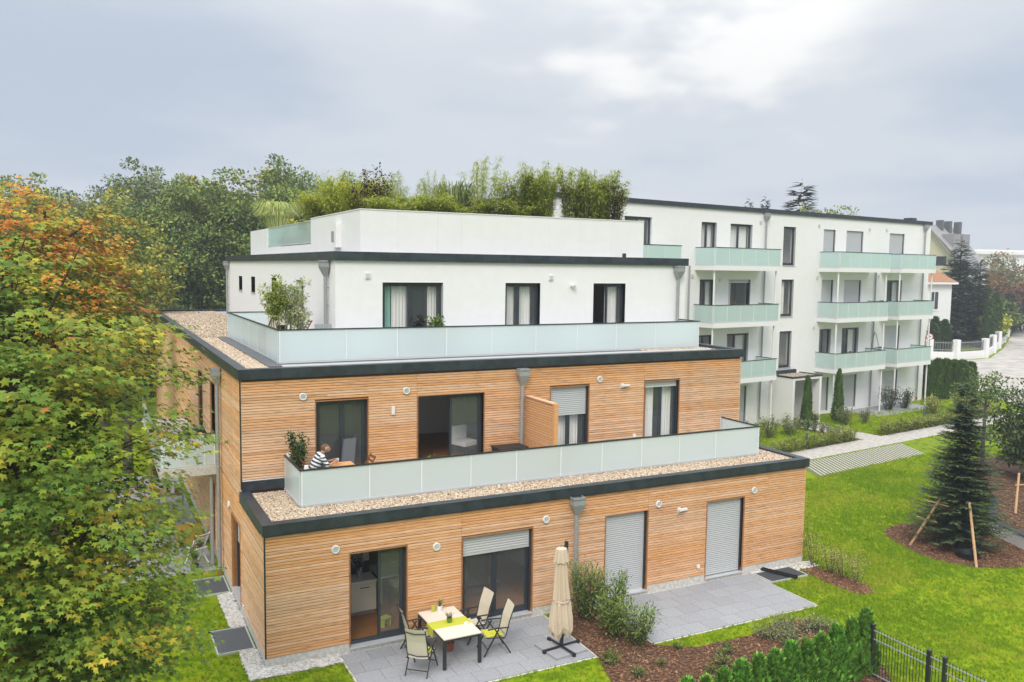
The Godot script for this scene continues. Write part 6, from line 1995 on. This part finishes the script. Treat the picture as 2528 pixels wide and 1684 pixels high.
func terrace_things() -> void:
	person()
	wooden_folding_chair("brown wooden folding chair under the seated person", Vector3(1.6, 3.37, -2.2), -PI / 2, M.teak, 1.0)
	wooden_folding_chair("empty brown wooden folding chair across the terrace table", Vector3(2.92, 3.37, -2.1), PI / 2, M.teak, 1.0)
	var t := thing("terrace_table", "small slatted wooden table in front of the seated person", "table", Vector3(2.38, 3.37, -2.15))
	for i in 7: pbox(t, "top_slat", M.wood4, -0.3, 0.3, 0.63, 0.65, -0.35 + i * 0.1, -0.265 + i * 0.1)
	for x in [-0.24, 0.24]:
		var mb := MB.new()
		mb.bar(Vector3(x, 0, -0.3), Vector3(x, 0.63, 0.3), 0.025, 0.03)
		mb.bar(Vector3(x * 0.86, 0, 0.3), Vector3(x * 0.86, 0.63, -0.3), 0.025, 0.03)
		pmb(t, "leg", mb, M.teak)
	var c := thing("cup", "white cup in the hands of the seated person", "cup", Vector3(2.255, 4.1, -2.2))
	var mb2 := MB.new()
	mb2.lathe([Vector2(0, 0), Vector2(0.03, 0), Vector2(0.038, 0.09), Vector2(0.034, 0.09), Vector2(0.028, 0.01), Vector2(0, 0.01)], Vector3.ZERO, 14)
	pmb(c, "cup_wall", mb2, M.white_paint)
	# folded reclining chair leaning on the door
	var f := thing("folded_chair", "folded dark reclining chair leaning against the terrace door", "chair", Vector3(2.72, 3.37, -2.9), 0.15)
	for x in [-0.2, 0.2]:
		var mb := MB.new()
		mb.bar(Vector3(x - 0.12, 0, 0.16), Vector3(x + 0.12, 1.2, -0.1), 0.025, 0.04)
		pmb(f, "frame_rail", mb, M.dark_metal)
	var fm := MB.new()
	fm.quad(Vector3(-0.22, 0.5, 0.06), Vector3(-0.09, 1.15, -0.085), Vector3(0.29, 1.15, -0.085), Vector3(0.16, 0.5, 0.06))
	pmb(f, "fabric", fm, M.dark_slab)
	var b := thing("storage_box", "black storage box against the timber wall beside the downpipe", "box", Vector3(7.45, 3.37, -2.65))
	pbox(b, "box_body", M.black_plastic, -0.44, 0.44, 0.0, 0.56, -0.3, 0.3)
	pbox(b, "lid", M.black_plastic, -0.46, 0.46, 0.561, 0.61, -0.32, 0.32)
	for x in [[1.12, -2.98, "white jar on the terrace corner by the wall"], [1.22, -1.42, "white jar on the terrace corner by the railing"]]:
		var j := thing("lantern_jar", x[2], "jar", Vector3(x[0] + 0.05, 3.37, x[1]))
		var mb := MB.new()
		mb.lathe([Vector2(0, 0), Vector2(0.05, 0), Vector2(0.06, 0.8), Vector2(0.05, 0.9), Vector2(0.0, 0.9)], Vector3.ZERO, 12)
		pmb(j, "jar_wall", mb, M.white_paint)
	var ic := thing("lounge_chair", "pale lounge chair inside the wide first-floor door", "chair", Vector3(6.75, 3.48, -4.3), 0.4)
	pbox(ic, "seat", M.room_wall, -0.3, 0.3, 0.3, 0.42, -0.3, 0.3)
	pbox(ic, "backrest", M.room_wall, -0.3, 0.3, 0.421, 0.85, -0.32, -0.22)
	for x in [-0.26, 0.26]:
		for z in [-0.26, 0.26]: pbox(ic, "leg", M.dark_metal, x - 0.02, x + 0.02, 0, 0.3, z - 0.02, z + 0.02)
	# penthouse terrace
	wooden_folding_chair("brown slatted chair leaning at the side wall of the penthouse", Vector3(2.85, 6.5, -8.6), PI / 2, M.teak, 1.0)
	var gb := thing("low_bench", "grey low bench at the penthouse corner", "bench", Vector3(2.85, 6.5, -5.75))
	pbox(gb, "seat", M.galvanised, -0.25, 0.25, 0.38, 0.42, -0.2, 0.2)
	pbox(gb, "backrest", M.galvanised, -0.25, 0.25, 0.75, 0.9, -0.22, -0.19)
	for x in [-0.23, 0.23]:
		pbox(gb, "leg", M.dark_metal, x - 0.015, x + 0.015, 0, 0.9, -0.24, -0.22)
		pbox(gb, "leg", M.dark_metal, x - 0.015, x + 0.015, 0, 0.38, 0.17, 0.2)
	var wb := thing("water_butt", "cream box with a black curved hose on the penthouse terrace", "box", Vector3(2.1, 6.5, -9.2))
	pbox(wb, "box_body", M.cream_fabric, -0.2, 0.25, 0.0, 0.98, -0.25, 0.25)
	var hm := MB.new()
	hm.tube([Vector3(-0.28, 0.0, 0.3), Vector3(-0.3, 0.6, 0.3), Vector3(-0.18, 0.95, 0.3), Vector3(0.02, 1.1, 0.3), Vector3(0.15, 1.08, 0.3)], [0.025, 0.025, 0.025, 0.025, 0.03], 6)
	pmb(wb, "hose", hm, M.black_plastic)
	pot("dark_planter", "dark blue round planter beside the potted bamboo", Vector3(2.05, 6.5, -7.9), 0.17, 0.75, mt("navy_glaze", lin(0.02, 0.03, 0.05), 0.4))
	# side of the building
	var sb := thing("storage_crate", "mustard yellow crate under the side balcony", "crate", Vector3(-0.62, 0.015, -9.9))
	pbox(sb, "crate_body", mt("mustard", lin(0.42, 0.28, 0.02), 0.6), -0.38, 0.38, 0.0, 0.5, -0.3, 0.3)
	pbox(sb, "lid", M.mustard, -0.4, 0.4, 0.501, 0.54, -0.32, 0.32)
	wooden_folding_chair("white folding chair under the side balcony", Vector3(-0.6, 0.015, -7.75), 0.5, M.white_paint, 1.15)
	var cu := thing("dark_bag", "dark bag on the white folding chair", "bag", Vector3(-0.6, 0.545, -7.75))
	var cm := MB.new()
	cm.lathe([Vector2(0, 0), Vector2(0.15, 0.02), Vector2(0.18, 0.1), Vector2(0.1, 0.2), Vector2(0.0, 0.22)], Vector3.ZERO, 12)
	pmb(cu, "bag_body", cm, M.black_plastic)
	pot("leafy_pot", "leafy green pot plant at the foot of the balcony post", Vector3(-0.75, 0.015, -7.15), 0.13, 0.2, M.dark_slab, 0.5, [Color(0.15, 0.22, 0.04)])
	var sh := thing("plant_shelf", "shelf of clay pots under the side balcony", "shelf", Vector3(-1.1, 0.015, -12.0))
	for x in [-0.5, 0.5]:
		for z in [-0.15, 0.15]: pbox(sh, "upright", M.galvanised, x - 0.015, x + 0.015, 0, 2.3, z - 0.015, z + 0.015)
	for yy in [0.4, 1.1, 1.8]: pbox(sh, "shelf_board", M.galvanised, -0.5, 0.5, yy, yy + 0.025, -0.16, 0.16)
	for i in 6:
		pot("clay_pot", "clay pot on the shelf under the side balcony", Vector3(-1.45 + 0.35 * (i % 3), 0.015 + (1.125 if i < 3 else 1.825), -12.0), 0.12, 0.24, M.terracotta, 0.25 if i % 2 else 0.0, [Color(0.1, 0.15, 0.04)]).set_meta("group", "clay pots on the shelf")
	var gc := thing("covered_grill", "grill under a black cover on the side balcony", "grill", Vector3(-0.62, 3.12, -7.85))
	cm = MB.new()
	cm.lathe([Vector2(0.32, 0.0), Vector2(0.33, 0.7), Vector2(0.36, 0.9), Vector2(0.28, 1.08), Vector2(0.0, 1.14)], Vector3.ZERO, 14)
	pmb(gc, "cover", cm, M.black_plastic)
	# white building balconies
	var p := FW * Vector3(0.0, 3.1, 1.0)
	var dr := thing("drying_rack", "thin black arched frame on the first balcony of the white building", "frame", p, deg_to_rad(8))
	var dm := MB.new()
	dm.tube([Vector3(-0.35, 0.0, 0), Vector3(-0.3, 1.3, 0), Vector3(0.02, 2.15, 0), Vector3(0.15, 2.05, 0), Vector3(0.6, 1.15, 0), Vector3(0.62, 0, 0)], [0.018, 0.018, 0.018, 0.018, 0.018, 0.018], 6)
	pmb(dr, "arch", dm, M.dark_metal)
	dm = MB.new()
	dm.tube([Vector3(-0.3, 1.05, 0), Vector3(0.9, 1.15, 0)], [0.025, 0.025], 6)
	pmb(dr, "cross_bar", dm, M.dark_metal)
	p = FW * Vector3(-13.9, 6.28, 0.9)
	pot("balcony_pot", "clay pot plant on the second-floor balcony of the white building", p, 0.16, 0.95, M.terracotta, 0.3, [Color(0.3, 0.1, 0.03), Color(0.12, 0.16, 0.03)])
	p = FW * Vector3(-3.0, 3.1, 1.1)
	pot("balcony_pot", "dark flower pot on the first-floor balcony of the white building", p, 0.2, 0.9, M.dark_slab, 0.28, [Color(0.03, 0.04, 0.03)])
	for q in [[29.68, -12.5], [42.6, -15.4]]:
		var bl := thing("bollard_lamp", "short dark grey bollard lamp beside the pale path", "lamp", Vector3(q[0], 0.0, q[1]), 0.0, "bollard lamps along the path")
		var bm := MB.new()
		bm.lathe([Vector2(0.0, -0.02), Vector2(0.07, -0.02), Vector2(0.07, 0.72), Vector2(0.055, 0.73), Vector2(0.055, 0.8), Vector2(0.0, 0.8)], Vector3.ZERO, 14)
		pmb(bl, "column", bm, M.dark_slab)
		bm = MB.new()
		bm.lathe([Vector2(0.0, 0.801), Vector2(0.075, 0.801), Vector2(0.075, 0.84), Vector2(0.0, 0.85)], Vector3.ZERO, 14)
		pmb(bl, "cap", bm, M.dark_slab)

func fence() -> void:
	var t := thing("metal_fence", "dark metal bar fence at the end of the thuja hedge", "fence", Vector3(12.2, 0, 6.2))
	for z in [0.0, 1.42, 1.78, 3.9]:
		pbox(t, "post", M.dark_metal, -0.035, 0.035, -0.02, 1.24, z - 0.035, z + 0.035)
		pbox(t, "post_cap", M.dark_metal, -0.045, 0.045, 1.241, 1.26, z - 0.045, z + 0.045)
	for y in [0.12, 0.92, 1.12]:
		for s in [-1, 1]:
			pbox(t, "rail", M.galvanised, s * 0.012 - 0.006, s * 0.012 + 0.006, y, y + 0.018, -0.25, 4.4)
	var z := 0.08
	while z < 4.4:
		if absf(z - 1.42) > 0.05 and absf(z - 1.78) > 0.05 and absf(z - 3.9) > 0.05:
			pbox(t, "fence_bar", M.dark_metal, -0.005, 0.005, 0.05, 1.19, z - 0.005, z + 0.005)
		z += 0.075

func background() -> void:
	# garden wall with pickets along the street
	var f := thing("picket_fence", "white posts on a white base wall with dark picket panels along the street", "fence")
	var line := [Vector3(70.0, 0, -42.2), Vector3(77.0, 0, -40.8), Vector3(79.2, 0, -39.2), Vector3(84.3, 0, -39.4), Vector3(90.5, 0, -42.6), Vector3(97.0, 0, -46.2), Vector3(107.0, 0, -52.0), Vector3(117.0, 0, -57.9), Vector3(130.0, 0, -65.6)]
	for i in line.size() - 1:
		var a: Vector3 = line[i]
		var b: Vector3 = line[i + 1]
		var mb := MB.new()
		mb.bar(a + Vector3(0, 0.4, 0), b + Vector3(0, 0.4, 0), 0.3, 0.82)
		pmb(f, "base_wall", mb, M.white_render)
		mb = MB.new()
		mb.bx(a.x - 0.28, a.x + 0.28, 0.0, 2.15, a.z - 0.28, a.z + 0.28)
		pmb(f, "post", mb, M.white_render)
		for y in [1.05, 1.8]:
			mb = MB.new()
			mb.bar(a.lerp(b, 0.06) + Vector3(0, y, 0), b.lerp(a, 0.06) + Vector3(0, y, 0), 0.05, 0.07)
			pmb(f, "rail", mb, M.dark_room)
		var n := int(a.distance_to(b) / 0.3)
		if i < 6:
			for k in n:
				mb = MB.new()
				var p := a.lerp(b, 0.06 + 0.88 * (k + 0.5) / n)
				mb.box(p + Vector3(0, 1.42, 0), Vector3(0.1, 1.1, 0.04), Basis(Vector3.UP, -atan2(b.z - a.z, b.x - a.x)))
				pmb(f, "picket", mb, M.dark_slab)
	# big spruce behind the fence
	var sp := thing("spruce_tree", "big dark spruce behind the picket fence at the street corner", "tree", Vector3(98.6, 0, -53.0))
	part(sp, "crown", spruce_mesh(13.6, 5.4, 34, SPRUCE, 12, 0.42), M.needle).set_meta("kind", "stuff")
	var tm := MB.new()
	tm.tube([Vector3(0, -0.1, 0), Vector3(0, 7, 0), Vector3(0, 13, 0)], [0.3, 0.18, 0.03], 8, false)
	pmb(sp, "trunk", tm, M.bark)
	var sp2 := thing("spruce_tree", "slim spruce top beside the big spruce at the street corner", "tree", Vector3(102.0, 0, -52.5))
	part(sp2, "crown", spruce_mesh(11.2, 3.2, 26, SPRUCE, 9, 0.4), M.needle).set_meta("kind", "stuff")
	tm = MB.new()
	tm.tube([Vector3(0, -0.1, 0), Vector3(0, 5, 0), Vector3(0, 10.8, 0)], [0.22, 0.14, 0.03], 8, false)
	pmb(sp2, "trunk", tm, M.bark)
	var ft := thuja_mesh(6.8, 0.85, 2600, [Color(0.06, 0.11, 0.025), Color(0.08, 0.13, 0.03)], 0.5, 0.4)
	for q in [[98.4, -47.6, 1.0], [97.0, -47.5, 0.9], [95.8, -46.9, 0.75], [86.2, -47.0, 0.6], [87.4, -46.6, 0.55], [84.5, -46.0, 0.5]]:
		var t := thing("far_thuja", "tall slim thuja behind the picket fence", "tree", Vector3(q[0], 0, q[1]), 0.0, "thujas behind the picket fence")
		part(t, "foliage", ft, M.needle, Transform3D(Basis.from_scale(Vector3(1, q[2], 1)), Vector3.ZERO)).set_meta("kind", "stuff")
		tm = MB.new()
		tm.tube([Vector3(0, -0.1, 0), Vector3(0, 3.0, 0)], [0.1, 0.05], 6, false)
		pmb(t, "trunk", tm, M.bark)
	var bushes := [["copper_hedge_bush", "rust brown bush beyond the picket fence", 126.0, -64.0, Vector3(4.5, 3.4, 4.5), [Color(0.17, 0.07, 0.035), Color(0.22, 0.09, 0.04), Color(0.11, 0.06, 0.035)], 3.8], ["copper_hedge_bush", "wide rust brown bush at the bend of the street", 134.0, -66.5, Vector3(5.0, 3.4, 5.0), [Color(0.15, 0.065, 0.035), Color(0.2, 0.085, 0.04)], 3.9], ["maple_bush", "light green maple bush over the picket fence", 106.4, -52.8, Vector3(2.6, 1.9, 2.6), [Color(0.16, 0.21, 0.06), Color(0.12, 0.17, 0.05)], 3.7], ["lime_bush", "yellow-green low bush over the picket fence", 99.5, -48.6, Vector3(1.6, 1.4, 1.6), LIME, 2.6], ["autumn_tree", "grey-green tree with orange leaves in front of the far white block", 152.0, -82.0, Vector3(6.5, 5.0, 6.5), [Color(0.15, 0.18, 0.07), Color(0.36, 0.16, 0.05), Color(0.17, 0.18, 0.06)], 7.4], ["autumn_tree", "small orange tree at the right before the far white block", 160.0, -80.0, Vector3(4.0, 3.4, 4.0), [Color(0.34, 0.16, 0.05), Color(0.18, 0.18, 0.06)], 6.0], ["dark_bush", "dark bush behind the big spruce", 118.0, -60.5, Vector3(4.0, 3.2, 4.0), [Color(0.05, 0.035, 0.03), Color(0.04, 0.05, 0.025)], 3.2]]
	for b in bushes:
		var t := thing(b[0], b[1], "bush" if b[0].ends_with("bush") else "tree", Vector3(b[2], 0, b[3]))
		part(t, "foliage", crown(b[4], 190, 46, b[4].x * 0.24, 0.42, 0.3, b[5], 0.18, b[2]), M.leaf, Transform3D(Basis.IDENTITY, Vector3(0, b[6], 0))).set_meta("kind", "stuff")
		tm = MB.new()
		limbs(tm, Vector3(0, -0.1, 0), b[6], 0.16, b[4], 4)
		pmb(t, "stem", tm, M.bark)
	# gabled house
	var h := thing("gabled_house", "beige gabled house with grey dormer roof and chimneys behind the spruce", "house", Vector3(113.6, 0, -62.7))
	var cream := mt("cream_render", lin(0.62, 0.56, 0.43), 0.9)
	var pale := mt("pale_render", lin(0.74, 0.71, 0.64), 0.9)
	var tile := mt("grey_tile", lin(0.34, 0.34, 0.345), 0.8, noise_tex(0.05, [[0.3, gray(0.8)], [0.7, gray(1)]], 61, 4), Vector3(0.5, 0.5, 0.5))
	var mb := MB.new()
	# gable wall with normal -x: from z = 0 back to z = -12, eaves 10.6, ridge 16.2
	mb.quad(Vector3(0, 0, -13), Vector3(0, 10.6, -13), Vector3(0, 10.6, 0), Vector3(0, 0, 0))
	mb.tri(Vector3(0, 10.6, -13), Vector3(0, 16.6, -6.5), Vector3(0, 10.6, 0))
	pmb(h, "gable_wall", mb, cream)
	pbox(h, "side_wall", pale, 0.01, 4.8, 0.0, 10.6, -0.3, -0.01)
	pbox(h, "rear_wall", cream, 4.8, 5.1, 0.0, 10.6, -13, -0.31)
	var rf := MB.new()
	rf.quad(Vector3(-0.5, 10.1, 0.5), Vector3(-0.5, 16.75, -6.5), Vector3(5.2, 16.75, -6.5), Vector3(5.2, 10.1, 0.5))
	rf.quad(Vector3(-0.5, 16.75, -6.5), Vector3(-0.5, 10.1, -13.5), Vector3(5.2, 10.1, -13.5), Vector3(5.2, 16.75, -6.5))
	rf.quad(Vector3(-0.5, 9.85, 0.5), Vector3(-0.5, 10.1, 0.5), Vector3(5.2, 10.1, 0.5), Vector3(5.2, 9.85, 0.5))
	var roof := pmb(h, "roof", rf, tile)
	var vg := MB.new()
	vg.bar(Vector3(-0.5, 9.0, 0.5), Vector3(-0.5, 16.7, -6.5), 0.2, 0.35)
	pmb(roof, "verge", vg, M.dark_room)
	for q in [[0.6, 13.0, -2.6, 1.6], [2.8, 13.0, -2.6, 1.6]]:
		pbox(roof, "dormer", tile, q[0], q[0] + q[3], q[1], q[1] + 2.2, q[2] - 2.0, q[2])
	for q in [[1.6, -6.0], [3.0, -5.6], [4.2, -4.8]]:
		pbox(roof, "chimney", M.dark_slab, q[0], q[0] + 0.55, 15.0, 17.6 - 0.2 * q[0] * 0.5, q[1] - 0.5, q[1] + 0.5)
	pbox(h, "window", M.frame, -0.05, 0.0, 10.4, 11.8, -5.0, -3.2)
	for x in [1.0, 3.0]: pbox(h, "window", M.frame, x, x + 1.0, 6.2, 7.8, -0.01, 0.03)
	# small white house
	var s := thing("small_house", "small white house with an orange tiled roof beside the white block", "house", Vector3(92.3, 0, -49.5))
	pbox(s, "wall", M.white_render, -9.0, 0.0, 0.0, 8.2, -7.0, 0.0)
	rf = MB.new()
	rf.quad(Vector3(-9.5, 8.1, 0.5), Vector3(-9.5, 11.0, -3.5), Vector3(-2.5, 11.0, -3.5), Vector3(0.5, 8.1, 0.5))
	rf.tri(Vector3(0.5, 8.1, 0.5), Vector3(-2.5, 11.0, -3.5), Vector3(0.5, 8.1, -7.5))
	rf.quad(Vector3(0.5, 8.1, -7.5), Vector3(-2.5, 11.0, -3.5), Vector3(-9.5, 11.0, -3.5), Vector3(-9.5, 8.1, -7.5))
	pmb(s, "roof", rf, mt("orange_tile", lin(0.42, 0.2, 0.1), 0.8, noise_tex(0.05, [[0.3, gray(0.8)], [0.7, gray(1)]], 62, 4), Vector3(0.5, 0.5, 0.5)))
	pbox(s, "gutter", M.white_paint, -9.4, 0.5, 7.85, 8.09, 0.4, 0.55)
	pbox(s, "window", M.frame, -3.9, -2.5, 4.8, 6.9, 0.001, 0.04)
	pbox(s, "window_frame", M.white_paint, -4.1, -2.3, 4.6, 4.79, 0.001, 0.08)
	pbox(s, "window_bar", M.white_paint, -3.25, -3.15, 4.8, 6.9, 0.041, 0.06)
	# far flat-roofed block
	var w := thing("far_block", "long white flat-roofed block far down the street", "building", Vector3(194.0, 0, -118.0), deg_to_rad(-8.0))
	pbox(w, "wall", M.white_render, 0, 60, 0, 14.2, -12, 0)
	pbox(w, "roof_edge", M.white_paint, -0.8, 61, 14.21, 15.0, -12.8, 0.8)
	pbox(w, "roof_unit", M.room_wall, 6, 26, 15.01, 15.5, -8, -3)
	for i in 10:
		for k in 4:
			var x := 3.0 + i * 5.6
			pbox(w, "window", M.dark_room if (i + k) % 3 else M.frame, x, x + 1.7, 1.6 + k * 3.3, 3.2 + k * 3.3, 0.001, 0.06)
	# conifers and a lime tree behind the white block
	var cf := spruce_mesh(19.2, 5.2, 34, [Color(0.045, 0.062, 0.045), Color(0.06, 0.075, 0.05)], 11, 0.5)
	for q in [[69.3, -52.3, 1.0, 1.25, "broad conifer rising behind the roof of the white block"], [64.0, -55.0, 0.9, 0.4, "thin conifer tip left of the broad conifer behind the white block"], [65.9, -54.4, 0.915, 0.45, "second thin conifer tip next to the broad conifer behind the white block"]]:
		var t := thing("conifer", q[4], "tree", Vector3(q[0], 0, q[1]))
		part(t, "crown", cf, M.needle, Transform3D(Basis.from_scale(Vector3(q[3], q[2], q[3])), Vector3.ZERO)).set_meta("kind", "stuff")
		tm = MB.new()
		tm.tube([Vector3(0, -0.1, 0), Vector3(0, 16.0 * q[2], 0)], [0.3, 0.05], 6, false)
		pmb(t, "trunk", tm, M.bark)
	var lt := thing("lime_tree", "yellow-green tree crown just above the roof of the white block", "tree", Vector3(64.5, 0, -44.5))
	part(lt, "crown", crown(Vector3(5.0, 4.2, 4.0), 220, 60, 0.9, 0.3, 0.2, [Color(0.27, 0.3, 0.05), Color(0.2, 0.25, 0.04)], 0.15, 8.0), M.leaf, Transform3D(Basis.IDENTITY, Vector3(0, 11.7, 0))).set_meta("kind", "stuff")
	tm = MB.new()
	limbs(tm, Vector3(0, -0.1, 0), 12.0, 0.25, Vector3(3, 3, 3), 5)
	pmb(lt, "trunk", tm, M.bark)
	# round traffic sign
	var sg := thing("traffic_sign", "round white sign with a red rim by the street behind the white block's corner", "sign", Vector3(64.0, 0, -31.2), deg_to_rad(-55))
	tm = MB.new()
	tm.tube([Vector3(0, -0.05, 0), Vector3(0, 3.8, 0)], [0.04, 0.04], 8)
	pmb(sg, "pole", tm, M.galvanised)
	mb = MB.new()
	mb.lathe([Vector2(0.0, 0.0), Vector2(0.3, 0.0), Vector2(0.3, 0.012), Vector2(0.0, 0.012)], Vector3.ZERO, 24)
	pmb(sg, "disc", mb, mt("sign_red", lin(0.5, 0.04, 0.03), 0.5), Transform3D(Basis(Vector3(1, 0, 0), PI / 2), Vector3(0, 3.5, 0.05)))
	mb = MB.new()
	mb.lathe([Vector2(0.0, 0.013), Vector2(0.24, 0.013), Vector2(0.24, 0.016), Vector2(0.0, 0.016)], Vector3.ZERO, 24)
	for q in [[-0.08, 0.1, 0.16], [0.03, 0.02, 0.22], [-0.04, -0.08, 0.14]]:
		pbox(sg, "mark", M.dark_metal, q[0] - q[2] / 2, q[0] + q[2] / 2, 3.5 + q[1] - 0.03, 3.5 + q[1] + 0.03, 0.067, 0.07)
	pmb(sg, "face", mb, M.white_paint, Transform3D(Basis(Vector3(1, 0, 0), PI / 2), Vector3(0, 3.5, 0.05)))

func _ready() -> void:
	rng.seed = 20240917
	tone_noise.seed = 6
	tone_noise.frequency = 0.5
	var th := deg_to_rad(8.0)
	FW = Transform3D(Basis(Vector3(cos(th), 0, -sin(th)), Vector3.UP, Vector3(sin(th), 0, cos(th))), Vector3(42.61, 0, -20.48))
	camera_and_light()
	materials()
	ground()
	timber_building()
	white_building()
	background()
	wood_behind()
	foreground_maples()
	roof_garden()
	garden_plants()
	patio()
	fence()
	terrace_plants()
	terrace_things()
	grass_and_chips()
